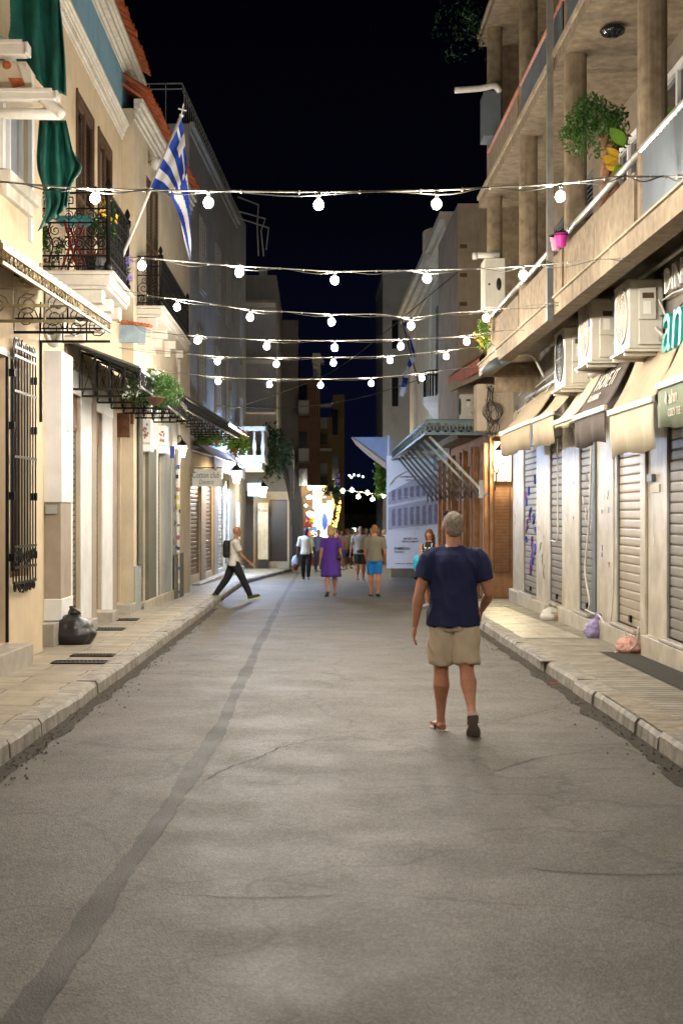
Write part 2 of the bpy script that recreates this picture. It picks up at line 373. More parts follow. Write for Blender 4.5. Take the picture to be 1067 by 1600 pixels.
# ======================= SETTING: ground, road, pavements =======================
road_m = asphalt('road_asphalt', .078); patch_m = asphalt('patch_asphalt', .022, .98)
def strip(name, left, right, mtl, dz, y0, y1, step=1.0):
    mb = MB(); n = int((y1-y0)/step); pr = []
    for i in range(n+1):
        y = y0+(y1-y0)*i/n; pr.append(((left(y), y, gz(y)+dz), (right(y), y, gz(y)+dz)))
    for i in range(n): mb.poly([pr[i][0], pr[i][1], pr[i+1][1], pr[i+1][0]])
    return tag(mb.build(name, mtl), kind='structure')
gm = mat('ground_earth', (.05,.045,.04), .9, var=.3, scale=.5)
g_ = MB()
for i in range(40):
    y0, y1 = -20+i*6, -14+i*6
    g_.poly([(-400,y0,gz(y0)-.03), (400,y0,gz(y0)-.03), (400,y1,gz(y1)-.03), (-400,y1,gz(y1)-.03)])
g_.poly([(-900,220,gz(220)-.03),(900,220,gz(220)-.03),(900,900,-3.2),(-900,900,-3.2)])
tag(g_.build('ground', gm), kind='structure')
def interp(tbl, y):
    if y <= tbl[0][0]: return tbl[0][1]
    for (a, xa), (b, xb) in zip(tbl, tbl[1:]):
        if y <= b: return xa+(xb-xa)*(y-a)/(b-a)
    return tbl[-1][1]
KL = [(-10,-2.2),(9,-2.18),(16,-2.14),(33,-2.13),(43.6,-2.1),(51,-1.45),(58,-.8),(60,-.6)]
KR = [(-10,2.45),(9,2.52),(12,2.6),(17,2.68),(24,2.77),(29,2.9),(31,3.4),(32.5,4.6)]
strip('road', lambda y: interp(KL, y)-.06 if y < 58 else -12, lambda y: interp(KR, y)+.06 if y < 31 else 14, road_m, 0, -8, 110)
rp = random.Random(4)
def edge(y, x, s): return x + .012*math.sin(y*1.1+s)+.008*math.sin(y*3.7+s*2)+.006*math.sin(y*13+s)+.004*math.sin(y*31+s)
TR = [(1,-1.06),(5,-1.0),(6.8,-.94),(8.3,-.85),(12,-.78),(20,-.79),(34,-.76),(56,-.6)]
# bottom of the frame: strip centre at px 120,y1570 (Y~5) -> px 430,y930 (Y~34)
strip('road_patch', lambda y: edge(y, interp(TR, y)-.062, 0), lambda y: edge(y, interp(TR, y)+.062, 2), patch_m, .004, 1, 56, .08)
# crosswise repair seams on the road
sm = MB()
for (y, x0, x1, w_) in ((29.5,-1.9,1.2,.07),(27.2,.4,2.7,.06),(24.0,-1.4,-.1,.05)):
    n = 14
    for i in range(n):
        a, b = x0+(x1-x0)*i/n, x0+(x1-x0)*(i+1)/n
        ya, yb = y+.05*math.sin(a*5), y+.05*math.sin(b*5)
        sm.poly([(a,ya,gz(ya)+.008),(b,yb,gz(yb)+.008),(b,yb+w_,gz(yb+w_)+.008),(a,ya+w_,gz(ya+w_)+.008)])
tag(sm.build('road_seam', patch_m), kind='structure')
gut_m = mat('gutter_dirt', (.05,.042,.032), .95, var=.6, scale=25, bump=.8, bscale=50)
def gutter(name, tbl, s, ya, yb, wd):
    mb = MB(); n = int((yb-ya)/.2)
    def outer(y): return interp(tbl, y)+s*(wd*(.55+.6*abs(mnoise.noise(Vector((y*.9,3,s))))+.3*abs(mnoise.noise(Vector((y*3.1,9,s))))))
    for i in range(n):
        a, b = ya+(yb-ya)*i/n, ya+(yb-ya)*(i+1)/n
        mb.poly([(interp(tbl,a),a,gz(a)+.004),(outer(a),a,gz(a)+.004),(outer(b),b,gz(b)+.004),(interp(tbl,b),b,gz(b)+.004)][::(1 if s > 0 else -1)])
    tag(mb.build(name, gut_m), kind='structure')
gutter('gutter_dirt', KL, 1, 7, 30, .20); gutter('gutter_dirt', KR, -1, 8, 29, .22)
# loose grit in the gutter
def gp0(px, py, h=0.0):
    Y = 12.0
    for _ in range(25): Y = F*(H-gz(Y)-h)/(py-CY)
    return Vector(((px-CX)*Y/F, Y, gz(Y)+h))
ck = MB(); rd = random.Random(77)
for pts, wd in (([(532,1148),(500,1153),(470,1160),(440,1167),(400,1185),(360,1198),(325,1216)],.011),([(1005,1180),(960,1168),(900,1176),(850,1182),(800,1196),(770,1206)],.012),([(815,1355),(880,1362),(960,1366),(1067,1365)],.014),([(250,1396),(330,1400),(420,1402),(533,1398)],.010),([(760,1130),(800,1122),(850,1110),(890,1102)],.012),([(420,965),(470,962),(505,962)],.05),([(590,990),(640,1000),(665,1003)],.02)):
    c = bez([gp0(*p_, .004) for p_ in pts], 7); n = len(c)
    for i in range(n-1):
        d = (c[i+1]-c[i]).normalized(); r = Vector((-d.y,d.x,0)); w0 = wd*(.5+.5*rd.random())*(1 if 0 < i else .2)
        j = Vector((rd.uniform(-.01,.01),rd.uniform(-.015,.015),0))
        if i == 0: pl, pr_ = c[0]-r*w0/2, c[0]+r*w0/2
        ql, qr = c[i+1]+j-r*w0/2, c[i+1]+j+r*w0/2
        ck.poly([pl,ql,qr,pr_]); pl, pr_ = ql, qr
tag(ck.build('road_crack', mat('crack_tar', (.05,.045,.038), .9, var=.3)), kind='structure')
gr = MB(); rd = random.Random(8)
for i in range(900):
    side = rd.random() < .5; y = rd.uniform(8, 26); t_ = KL if side else KR; x = interp(t_, y)+(1 if side else -1)*abs(rd.gauss(0,.13)); r_ = rd.uniform(.004,.014)
    z = gz(y)+.006
    gr.add([(x-r_,y-r_,z),(x+r_,y-r_*.6,z),(x+r_*.4,y+r_,z),(x,y,z+r_*1.3)], [(0,1,3),(1,2,3),(2,0,3)])
tag(gr.build('gutter_grit', mat('grit', (.16,.14,.11), .9, var=.4, scale=40)), 'crumbs of stone and litter lying in both gutters', 'grit', kind='stuff')
# pavements
pavL = slabmat('pavement_slabs', (.40,.35,.27), (.30,.265,.21), .95, .62, (.12,.105,.085), .012, .42, 0, .5, .22, .5)
pavR = slabmat('ribbed_paving', (.36,.33,.27), (.27,.25,.205), 30, .17, (.08,.07,.05), .022, .6, R(7), 0, .3)
strip('pavement_left', lambda y: -9, lambda y: interp(KL, y)-.2, pavL, PV, -6, 57, 1)
strip('pavement_right', lambda y: interp(KR, y)+.2, lambda y: 9, pavR, PV, -6, 31.5, 1)
patchw = slabmat('pale_paving', (.46,.42,.34), (.38,.35,.29), .9, .45, (.16,.14,.11), .01, .35, R(3), .5, .3, .6)
pm_ = MB()
for i in range(9):
    a, b = 20+i, 21+i
    pm_.poly([(interp(KR,a)+.22,a,gz(a)+PV+.005),(3.78,a,gz(a)+PV+.005),(3.78,b,gz(b)+PV+.005),(interp(KR,b)+.22,b,gz(b)+PV+.005)])
tag(pm_.build('paving_patch', patchw), kind='structure')
def kerb(name, tbl, s, ya, yb, seed):
    mb = MB(); rd = random.Random(seed); y = ya
    while y < yb:
        L_ = rd.uniform(.85, 1.15); y2 = min(y+L_, yb); g = .008
        j = [rd.uniform(-.014,.014) for _ in range(4)]; tl = rd.uniform(-.012,.012)
        n = 4
        for k in range(n):
            a = y+g+(y2-y-2*g)*k/n; b = y+g+(y2-y-2*g)*(k+1)/n
            def sec(q, t):
                x = interp(tbl, q)+j[0]*(1-t)+j[1]*t; z = gz(q); e_ = .012*mnoise.noise(Vector((q*4,seed,1)))
                return [Vector((x+e_*s,q,z-.05)), Vector((x+e_*s-s*.012,q,z+PV-.03+tl)), Vector((x-s*(.035+abs(e_)),q,z+PV+.004+tl)), Vector((x-s*.23,q,z+PV+.006)), Vector((x-s*.23,q,z-.05))]
            A, B = sec(a, k/n), sec(b, (k+1)/n); base = len(mb.v); mb.v += A+B
            for q in range(5):
                f = [base+q, base+(q+1) % 5, base+5+(q+1) % 5, base+5+q]; mb.f.append(f if s > 0 else f[::-1]); mb.mi.append(0)
            if k == 0: mb.f.append([base+q for q in range(5)]); mb.mi.append(0)
            if k == n-1: mb.f.append([base+5+q for q in range(5)][::-1]); mb.mi.append(0)
        y = y2
    tag(mb.build(name, kerbm), kind='structure')
kerb('kerb_left', KL, 1, -6, 57.5, 3); kerb('kerb_right', KR, -1, 9.6, 31.5, 5)
# broken kerb end
bk = MB(); rd = random.Random(3)
for i in range(7):
    c = Vector((2.62+rd.uniform(-.05,.28), 9.45+rd.uniform(-.3,.25), gz(9)+.01)); s_ = rd.uniform(.04,.1)
    pts = [c+Vector((rd.uniform(-1,1)*s_, rd.uniform(-1,1)*s_, rd.choice((0,1))*s_*.8)) for _ in range(8)]
    bm = bmesh.new(); [bm.verts.new(p_) for p_ in pts]; bmesh.ops.convex_hull(bm, input=bm.verts[:])
    bm.verts.index_update(); bm.verts.ensure_lookup_table()
    bk.add([v.co.copy() for v in bm.verts], [[v.index for v in f.verts] for f in bm.faces]); bm.free()
tag(bk.build('broken_kerb_rubble', kerbm), 'crumbled lump of pale stone rubble where the kerb by the ribbed pavement breaks off', 'rubble')
# right pavement nearer than the kerb break falls into a ramp : rough concrete
strip('pavement_ramp', lambda y: interp(KR, y)+.05, lambda y: interp(KR, y)+.32, mat('rough_concrete', (.30,.26,.20), .9, var=.35, scale=8, bump=.8, bscale=25), PV+.008, 9.9, 13.2, .4)
def grate(px, py, lx, ly, side, label, mtl=None, bars=12):
    # py on the pavement -> Y
    Y = 15.0
    for _ in range(20): Y = F*(H-gz(Y)-PV)/(py-CY)
    x = (px-CX)*Y/F; z = gz(Y)+PV+.006
    t = empty('drain_grate', (x,Y,z), label, 'drain grate', 'metal drain grates let into the pavement')
    mb = MB()
    for (a,b,c,d) in ((x-lx/2,x+lx/2,Y-ly/2,Y-ly/2+.02),(x-lx/2,x+lx/2,Y+ly/2-.02,Y+ly/2),(x-lx/2,x-lx/2+.02,Y-ly/2+.02,Y+ly/2-.02),(x+lx/2-.02,x+lx/2,Y-ly/2+.02,Y+ly/2-.02)): mb.box(a,b,c,d,z,z+.012)
    mb.build('frame', mtl or iron, t)
    b2 = MB()
    for i in range(bars):
        xx = x-lx/2+.02+(lx-.04)*(i+.5)/bars; b2.box(xx-.008,xx+.008,Y-ly/2+.02,Y+ly/2-.02,z,z+.009)
    b2.build('grille', mtl or iron, t)
    b3 = MB(); b3.box(x-lx/2+.02,x+lx/2-.02,Y-ly/2+.02,Y+ly/2-.02,z-.004,z+.001); b3.build('pit', black, t)
for a in ((125,1036,.62,.30,'L','rusty drain grate nearest the camera on the pavement, below the black bin bag'),
          (146,1025,.52,.26,'L','small drain grate just beyond another, beside the black bin bag'),
          (163,984,.62,.42,'L','dark drain grate in front of the white door frames, right of the bin bag'),
          (189,969,.6,.42,'L','dark drain grate farthest along the pavement by the grey shopfront')): grate(*a)
grate(770,947,.55,.5,'R','pale metal drain grate in the pavement near the lit orange niche', zinc)
grate(846,1031,.12,.55,'R','slotted white storm drain cover set in the kerb', zinc, 3)
# black mat strip before the near right step
mm = MB(); fr0 = None
# ======================= LEFT SIDE =======================
FA = Fr(-3.39, 17.8, .044, 'L'); FB = Fr(-3.58, 18.9, 0, 'L'); FC = Fr(-3.36, 26.6, .037, 'L'); FD = Fr(-3.4, 39, .044, 'L')
def door_recess(fr, b, u0, u1, z0, z1, w, m, name='roller_shutter', pitch=.09, lab=None):
    s_ = slats(MB(), fr, u0, u1, z0, z1, w, pitch, .018).build(name, m, b, smooth=False); 
    if lab: s_['label'] = lab
    # side guides
    g_ = MB(); g_.fb(fr,u0,u0+.03,z0,z1,w+.004,w+.010); g_.fb(fr,u1-.03,u1,z0,z1,w+.004,w+.010); g_.build('shutter_guide', steel, s_); return s_
# ---- building A : cream corner house with grille and brown door
uA = lambda px, w=0: FA.u(px, w)
A = empty('cream_house', FA.pt(uA(67)-4, gz(12)+PV, -2), 'cream house at the left edge with a brown door and barred window', 'house')
u_end = uA(67); uA0 = -13
zdoor = FA.z(5, 556)
hA = [(uA(16), uA(46), FA.z(16,905), FA.z(16,545)), (-3.2, uA(9), FA.g(-2)+.25, zdoor), (uA(3), uA(44), 5.55, 6.75), (-8,-6.6,5.5,7.1), (-9,-7.6,.9,3.0)]
wall(MB(), FA, uA0, u_end, gz(8)-.4, 7.9, hA, .2, 6).build('wall', cream, A)
f_ = MB(); f_.fb(FA,-3.2,uA(9),hA[1][2],zdoor,-.2,-.1); dr = f_.build('door', wood, A)
f_ = MB(); f_.fb(FA,uA(9)+.002,uA(9)+.05,hA[1][2],zdoor+.06,-.05,.03); f_.fb(FA,-3.2,uA(9),zdoor+.004,zdoor+.08,-.05,.03); f_.build('door_frame', iron, dr)
f_ = MB(); f_.fb(FA,-3.3,uA(12),FA.g(-2)-.1,FA.g(-2)+.24,.003,.3); f_.build('door_step', marble2, A, bevel=.01)
def window(fr, b, u0, u1, z0, z1, w=-.12, fm=white, gm=glassl, fwd=.06, bars=1):
    p_ = MB(); p_.fb(fr,u0,u1,z0,z1,w-.02,w); wn = p_.build('window', gm, b)
    q = MB(); q.fb(fr,u0,u0+fwd,z0,z1,w+.002,w+.05); q.fb(fr,u1-fwd,u1,z0,z1,w+.002,w+.05); q.fb(fr,u0+fwd,u1-fwd,z0,z0+fwd,w+.002,w+.05); q.fb(fr,u0+fwd,u1-fwd,z1-fwd,z1,w+.002,w+.05)
    for k in range(bars):
        uu = u0+(u1-u0)*(k+1)/(bars+1); q.fb(fr,uu-fwd/2,uu+fwd/2,z0+fwd,z1-fwd,w+.002,w+.045)
    q.build('window_frame', fm, wn); return wn
window(FA, A, *hA[2][:2], hA[2][2], hA[2][3], -.1); window(FA, A, *hA[3][:2], hA[3][2], hA[3][3]); window(FA, A, *hA[0][:2], hA[0][2], hA[0][3], -.16, brown, glassd)
window(FA, A, *hA[4][:2], hA[4][2], hA[4][3], -.1)
q = MB(); u0, u1 = hA[2][:2]
q.fb(FA,u0-.1,u1+.12,5.42,5.55,.002,.13); q.fb(FA,u0-.03,u1+.02,5.28,5.42,.002,.07); q.build('window_sill', white2, A, bevel=.008)
q = MB(); q.fb(FA,u1+.002,u1+.13,5.56,6.88,.002,.05); q.fb(FA,u0-.13,u0-.002,5.56,6.88,.002,.05); q.fb(FA,u0-.13,u1+.13,6.882,7.0,.002,.06)
q.fb(FA,u1+.004,u1+.12,5.0,5.27,.002,.04); q.build('window_surround', white, A)
# wrought iron window grille
q = MB(); u0, u1, z0, z1 = hA[0]; u0 -= .08; u1 += .08; z0 -= .05; z1 += .02; w0 = .06
for k in range(9):
    uu = u0+(u1-u0)*k/8; q.tube([FA.pt(uu,z0,w0), FA.pt(uu,z1,w0)], .011, 4)
for zz in (z0, z0+.18, z0+.42, (z0+z1)/2+.1, z1-.5, z1-.1, z1): q.beam(FA.pt(u0,zz,w0+.012), FA.pt(u1,zz,w0+.012), .012, .03)
for zz in (z0+.3, z0+1.0, z1-.9, z1-.3): q.beam(FA.pt(u1,zz,0), FA.pt(u1,zz,w0+.02), .03, .09); q.beam(FA.pt(u0,zz,0), FA.pt(u0,zz,w0+.02), .03, .09)
U_, Z_ = FA.d, Vector((0,0,1))
for k in range(6):
    c = FA.pt(u0+(u1-u0)*(k+.5)/6, z1+.05, w0); q.tube(spiral(c, U_, Z_, .07, .02, 1.2, k), .012, 4)
    c = FA.pt(u0+(u1-u0)*(k+.5)/6, z0-.05, w0); q.tube(spiral(c, U_, Z_, .07, .02, 1.2, -k), .013, 4)
for k in range(4):
    c = FA.pt(u0+(u1-u0)*(k+.5)/4, z0+.3, w0); q.tube(spiral(c, U_, Z_, .10, .02, 1.5, k*2), .011, 4)
q.build('window_grille', iron, A)
# two cross gutters and a broken tile eave (project over the pavement)
Ye = 15.6
def X_(px, Y=Ye): return (px-CX)*Y/F
def Z__(py, Y=Ye): return H+(CY-py)*Y/F
ev = empty('broken_tile_eave', (X_(20), Ye, Z__(150)), 'crumbling pale eave with exposed terracotta between two white gutters', 'eave')
q = MB(); q.box(X_(-40), X_(42), Ye-.02, Ye+.5, Z__(148), Z__(97)); q.build('wall_stub', cream2, ev)
q = MB(); q.prism([(X_(14),Ye-.03,Z__(123)),(X_(35),Ye-.03,Z__(123)),(X_(41),Ye-.03,Z__(134)),(X_(22),Ye-.03,Z__(138))],(0,.02,0)); q.ell((X_(12),Ye-.02,Z__(103)),(.05,.06,.045),10,6); q.build('broken_tile', tile, ev)
q = MB(); q.prism([(X_(30),Ye-.05,Z__(100)),(X_(50),Ye-.05,Z__(112)),(X_(52),Ye-.05,Z__(142)),(X_(44),Ye-.05,Z__(142)),(X_(36),Ye-.05,Z__(118))],(0,.12,0)); q.build('edge_mortar', white2, ev)
for (yt, yb, x1, lab, elbow) in ((72, 95, 46, 'short white rain gutter, the upper one, with green netting hanging behind it', False), (147, 164, 92, 'lower white rain gutter with an elbow and a thick beige pipe', True)):
    gt = empty('rain_gutter', (X_(40), Ye-.2, Z__(yb)), lab, 'rain gutter')
    q = MB(); q.box(X_(-60), X_(x1), Ye-.22, Ye-.06, Z__(yb), Z__(yt+3)); q.box(X_(-60), X_(x1-4), Ye-.24, Ye-.222, Z__(yt+7), Z__(yt)); q.box(X_(x1)+.002, X_(x1+5), Ye-.25, Ye-.05, Z__(yb-1), Z__(yt+4)); q.build('trough', pvc, gt, bevel=.01)
    if elbow:
        q = MB(); q.tube(bez([(X_(70),Ye-.14,Z__(158)),(X_(84),Ye-.14,Z__(170)),(X_(98),Ye-.14,Z__(181)),(X_(94),Ye-.14,Z__(184))],5), .058, 12); q.build('elbow_pipe', pvc, gt, smooth=True)
        q = MB(); q.tube([(X_(-60),Ye-.1,Z__(181)),(X_(97),Ye-.1,Z__(182))], .06, 12); q.build('pipe', pvc, gt, smooth=True)
# green scaffold netting
netm = mat('green_netting', (.009,.11,.085), .6, var=.35, scale=5, bump=.3, bscale=150); netm2 = netm
def net(name, cols_, Y0, label, group=None):
    """cols_: list of vertical polylines in pixels; folds get real depth"""
    mb = MB(); n = 18; grid = []
    for ci, c in enumerate(cols_):
        pts = bez([Vector((a, b, 0)) for a, b in c], 6) if len(c) > 2 else [Vector((*c[0],0)).lerp(Vector((*c[1],0)), k/12) for k in range(13)]
        m_ = len(pts); row = []
        for k in range(n+1):
            f = k/n*(m_-1); i = min(int(f), m_-2); row.append(pts[i].lerp(pts[i+1], f-i))
        grid.append(row)
    G = []; S = 5
    for ci in range(len(grid)-1):
        for s_ in range(S + (1 if ci == len(grid)-2 else 0)):
            t = s_/S; G.append([grid[ci][k].lerp(grid[ci+1][k], t) for k in range(n+1)])
    b = 0
    for i, row in enumerate(G):
        for k, q in enumerate(row):
            yy = Y0 + .10*math.sin(i*1.15+k*.16)+.05*math.sin(i*2.7-k*.3); mb.v.append(P(q.x, q.y, yy))
    for i in range(len(G)-1):
        for k in range(n): mb.f.append([i*(n+1)+k, (i+1)*(n+1)+k, (i+1)*(n+1)+k+1, i*(n+1)+k+1]); mb.mi.append(0)
    o = mb.build(name, netm, smooth=True); so = o.modifiers.new('thick', 'SOLIDIFY'); so.thickness = .006
    return tag(o, label, 'netting', group)
net('scaffold_netting', [[(-30,-40),(-25,30),(-5,90)], [(30,-40),(35,50),(48,112)], [(62,-40),(66,60),(74,143)], [(88,-20),(97,80),(99,147)], [(90,-40),(101,80),(104,150)]], 16.3, 'dark green scaffold netting sheet draped over the roof edge at the top left corner')
net('scaffold_netting', [[(62,188),(58,240),(60,268),(68,292),(72,330),(60,362)], [(76,188),(74,240),(78,300),(84,320),(72,350)], [(90,188),(94,240),(98,290),(100,310),(90,338)], [(101,188),(112,240),(118,258),(106,285),(104,325)], [(104,188),(116,240),(128,263),(112,290),(105,322)]], 16.6, 'torn green netting strip hanging below the lower gutter in front of the balcony')
# ironwork canopy of house A
cp = empty('ironwork_canopy', FA.pt(-3,3.9,.4), 'pale yellowish ironwork canopy with scrolls and slatted roof over the brown door', 'canopy')
Xo = -2.52; ya0, ya1 = 11.5, 17.7
def xw(y): return -3.39+.044*(y-17.8)
zo = lambda y: 3.93+.035*(y-11.5); ZW = .42
q = MB()
for i in range(24):   # slatted roof
    y = ya0+(ya1-ya0)*i/24; q.hexa([(xw(y),y,zo(y)+ZW),(Xo,y,zo(y)),(Xo,y+.23,zo(y)+.005),(xw(y),y+.23,zo(y)+ZW+.005),(xw(y),y,zo(y)+ZW+.02),(Xo,y,zo(y)+.02),(Xo,y+.23,zo(y)+.04),(xw(y),y+.23,zo(y)+ZW+.04)])
q.build('roof_slats', rustiron, cp)
q = MB(); q.beam((Xo,ya0,zo(ya0)-.03),(Xo,ya1,zo(ya1)-.03),.03,.05); q.beam((Xo,ya0,zo(ya0)-.16),(Xo,ya1,zo(ya1)-.16),.025,.03); n = 40
for i in range(n):
    y = ya0+(ya1-ya0)*(i+.5)/n; q.tube(spiral((Xo,y,zo(y)-.095),(0,1,0),(0,0,1),.055,.015,1.1,i*1.5,8), .006, 3)
q.build('edge_scrolls', rustiron, cp)
for y in (13.6, 15.1, 16.4, 17.65):
    q = MB(); zb = zo(y)-.28; q.beam((xw(y),y,zb),(Xo,y,zb),.025,.03); q.beam((xw(y),y,zb+.16),(Xo,y,zb+.16),.02,.02); q.beam((xw(y),y,zo(y)+ZW-.03),(Xo,y,zo(y)-.03),.02,.03)
    for k in range(3):
        x = xw(y)+(Xo-xw(y))*k/3; q.beam((x,y,zb),(x,y,zb+.35),.018,.018)
        q.tube(spiral((x+.15,y,zb+.17),(1,0,0),(0,0,1),.13,.03,1.6,k), .009, 4)
    q.beam((xw(y)+.02,y,zb-1.0),(xw(y)+.02,y,zb),.03,.03) if y > 17 else None
    q.build('scroll_bracket', rustiron if y < 16 else iron, cp)
fl = empty('flood_lamp', P(62,442,16), 'flat square flood lamp fixed under the pale ironwork canopy near its middle', 'lamp', 'flood lamps under the ironwork canopy')
q = MB(); c = P(62,441,16); q.hexa([c+Vector(v) for v in ((-.2,-.1,-.02),(.1,-.14,-.08),(.14,.1,-.06),(-.16,.14,0),(-.2,-.1,.03),(.1,-.14,-.03),(.14,.1,-.01),(-.16,.14,.05))]); q.build('lamp_head', rustiron, fl)
q = MB(); q.beam(c+Vector((0,0,.04)), c+Vector((.02,.02,.22)), .03,.03); q.build('bracket', rustiron, fl)
fl2 = empty('flood_lamp', P(140,500,17.4), 'flat square flood lamp under the far end of the pale ironwork canopy', 'lamp', 'flood lamps under the ironwork canopy')
q = MB(); c = P(138,499,17.3); q.hexa([c+Vector(v) for v in ((-.12,-.1,-.02),(.12,-.14,-.06),(.14,.1,-.04),(-.1,.14,0),(-.12,-.1,.02),(.12,-.14,-.02),(.14,.1,.0),(-.1,.14,.04))]); q.build('lamp_head', rustiron, fl2)
q = MB(); q.beam(c+Vector((0,0,.03)), c+Vector((0,0,.16)), .03,.03); q.build('bracket', rustiron, fl2)

# ---- building B : townhouse with blue frieze
uB = lambda px: FB.u(px)
gB = FB.g
B = empty('blue_frieze_townhouse', FB.pt(4,gz(22)+PV,-2), 'cream townhouse with a blue frieze, white cornices, brown louvred shutters and red tile roof', 'house')
UB1 = 26.6-18.9
hB = []
for a, b_, zt in ((110,124,FB.z(115,605)),(152,157.5,FB.z(155,640)),):
    hB.append((uB(a), uB(b_), gB(uB(a))+.12, zt))
hB[0] = (uB(111), uB(124.5), gB(2)+.18, FB.z(117,615)); hB[1] = (uB(151.5), uB(158), gB(4.8)+.18, FB.z(155,646)); hB.append((uB(180.5), uB(189)-.02, gB(7)+.18, FB.z(183,645)))
hB += [(uB(119), uB(147), 5.1, FB.z(119,137)), (uB(153), uB(175), 5.1, FB.z(153,197))]
wall(MB(), FB, -.2, UB1, gz(19)-.4, 8.95, hB, .25, 7).build('wall', cream, B)
for h in hB[:3]: door_recess(FB, B, h[0], h[1], h[2], h[3]-.55, -.06, steel, lab=None)
for h in hB[:2]:
    q = MB(); q.fb(FB,h[0],h[1],h[3]-.55,h[3],-.09,-.04); q.fb(FB,h[0]+.05,h[1]-.05,h[3]-.50,h[3]-.05,-.04,-.02); q.build('door_transom', wood, B)
q = MB()   # white door frames and pilasters
def band(a, b_, zt, w1, zb=None, mb=None): (mb or q).fb(FB, uB(a), uB(b_), zb if zb is not None else gB(uB(a))-.2, zt, .003, w1)
band(104.5,111,FB.z(104,575),.03); band(124.5,141,FB.z(124,600),.03); band(158,174,FB.z(158,610),.03)
q.fb(FB,uB(104.5),uB(141),FB.z(112,615)+.003,FB.z(112,578),.0305,.04); q.fb(FB,uB(148),uB(174),FB.z(155,646)+.003,FB.z(155,612),.0305,.04); q.build('door_surround', white, B, bevel=.01)
q = MB(); band(141.2,148,FB.z(145,600),.04); q.build('pilaster', taupe, B, bevel=.01); q = MB(); band(174.3,180,FB.z(176,615),.04); q.build('pilaster', taupe, B, bevel=.01)
for a, b_ in ((110,125),(150,160),(180,189)): q = MB(); q.fb(FB,uB(a),uB(b_),gB(uB(a))-.1,gB(uB(a))+.17,.003,.28); q.build('door_step', marble2, B, bevel=.01)
# engaged pier with white block and plinth
q = MB(); q.box(-3.58,-3.36,18.95,19.75,gz(19),FB.z(90,560)); q.build('pier', taupe, B, bevel=.01)
q = MB(); q.box(-3.60,-3.34,18.92,19.78,P(0,785,18.95).z,P(0,548,18.95).z); q.build('pier_block', white, B, bevel=.01)
q = MB(); q.box(-3.60,-3.34,18.92,19.78,P(0,970,18.95).z,P(0,936,18.95).z); q.build('pier_plinth', white, B, bevel=.01)
q = MB(); q.box(-3.9,-3.37,18.5,19.9,gz(19)+PV-.05,P(0,971,18.95).z); q.build('pier_step', marble2, B, bevel=.01)
q = MB(); q.box(-3.56,-3.41,18.90,18.93,P(0,803,18.9).z,P(0,789,18.9).z); q.build('meter_box', greyp, B, bevel=.005)
q = MB(); q.tube([(-3.33,19.35,P(0,672,19).z),(-3.33,19.35,P(0,655,19).z)], .05, 12); q.build('wall_light', white, B)
# plaster wreath ornament by the corbel
q = MB(); c = P(85,515,18.8); q.tube([c+Vector((.09*math.cos(t)*1.1,0,.2*math.sin(t))) for t in [k*math.pi/8 for k in range(16)]], .045, 8, closed=True); q.ell(c+Vector((0,.03,0)),(.08,.04,.17)); q.build('plaster_wreath', white, B, smooth=True)
# cornices + frieze
def cornice(fr, b, u0, u1, prof, m, name='cornice'):
    q = MB()
    for (z0, z1, w1) in prof: q.fb(fr, u0, u1, z0, z1-.003, .002, w1)
    return q.build(name, m, b, bevel=.012)
UBs = -9
zc = 8.70
cornice(FB, B, UBs, UB1-.02, [(zc,zc+.06,.03),(zc+.06,zc+.10,.06),(zc+.10,zc+.15,.045),(zc+.15,zc+.21,.09),(zc+.21,zc+.25,.12),(zc+.25,zc+.30,.15)], white2)
q = MB(); n = 130
for i in range(n): q.fb(FB, UBs+(UB1-UBs)*i/n, UBs+(UB1-UBs)*(i+.55)/n, zc+.105, zc+.15, .046, .07)
q.build('dentils', white2, B)
q = MB(); q.fb(FB, UBs, UB1+2.2, zc+.302, 10.0, -4, .0035); q.build('frieze', blueaz, B)
z2 = 10.0
cornice(FB, B, UBs, UB1+2.2, [(z2,z2+.08,.03),(z2+.08,z2+.14,.07),(z2+.14,z2+.20,.055),(z2+.20,z2+.30,.13),(z2+.30,z2+.36,.17),(z2+.36,z2+.44,.21)], white2)
wall(MB(), FB, UBs, -.2, 7.95, 8.95, [], .2, 3, -.02).build('upper_wall', cream, B)
def tileroof(fr, b, u0, u1, z, w0, rows, pitch=.30, slope=.36):
    q = MB()
    q.hexa([fr.pt(u0,z-.08,w0-.06),fr.pt(u1,z-.08,w0-.06),fr.pt(u1,z+slope*rows*.4-.08,w0-.06-rows*.4),fr.pt(u0,z+slope*rows*.4-.08,w0-.06-rows*.4),fr.pt(u0,z-.02,w0-.06),fr.pt(u1,z-.02,w0-.06),fr.pt(u1,z+slope*rows*.4-.02,w0-.06-rows*.4),fr.pt(u0,z+slope*rows*.4-.02,w0-.06-rows*.4)])
    n = int((u1-u0)/pitch); rd = random.Random(2)
    for i in range(n):
        u = u0+(i+.5)*pitch
        for r_ in range(rows):
            a = w0-r_*.4+.06; za = z+slope*r_*.4+.0+rd.uniform(-.01,.01); pts = []
            jj = rd.uniform(-.02,.03)
            for s_, rr in ((0,.125),(1,.10)):
                ww = a+jj-.46*s_; zz = za+slope*.46*s_+.05*(1-s_)
                pts.append([fr.pt(u+rr*math.cos(t), zz+rr*.8*math.sin(t), ww) for t in [math.pi*k/6 for k in range(7)]])
            base = len(q.v); q.v += pts[0]+pts[1]+[p_*1 for p_ in [v-Vector((0,0,.02)) for v in pts[0]]]
            for k in range(6):
                q.f.append([base+k, base+k+1, base+8+k, base+7+k]); q.mi.append(0)
                q.f.append([base+k, base+14+k, base+15+k, base+k+1]); q.mi.append(0)
    return q.build('roof', tile, b, smooth=False)
tileroof(FB, B, UBs, UB1+2.2, z2+.50, .24, 5, slope=.75)
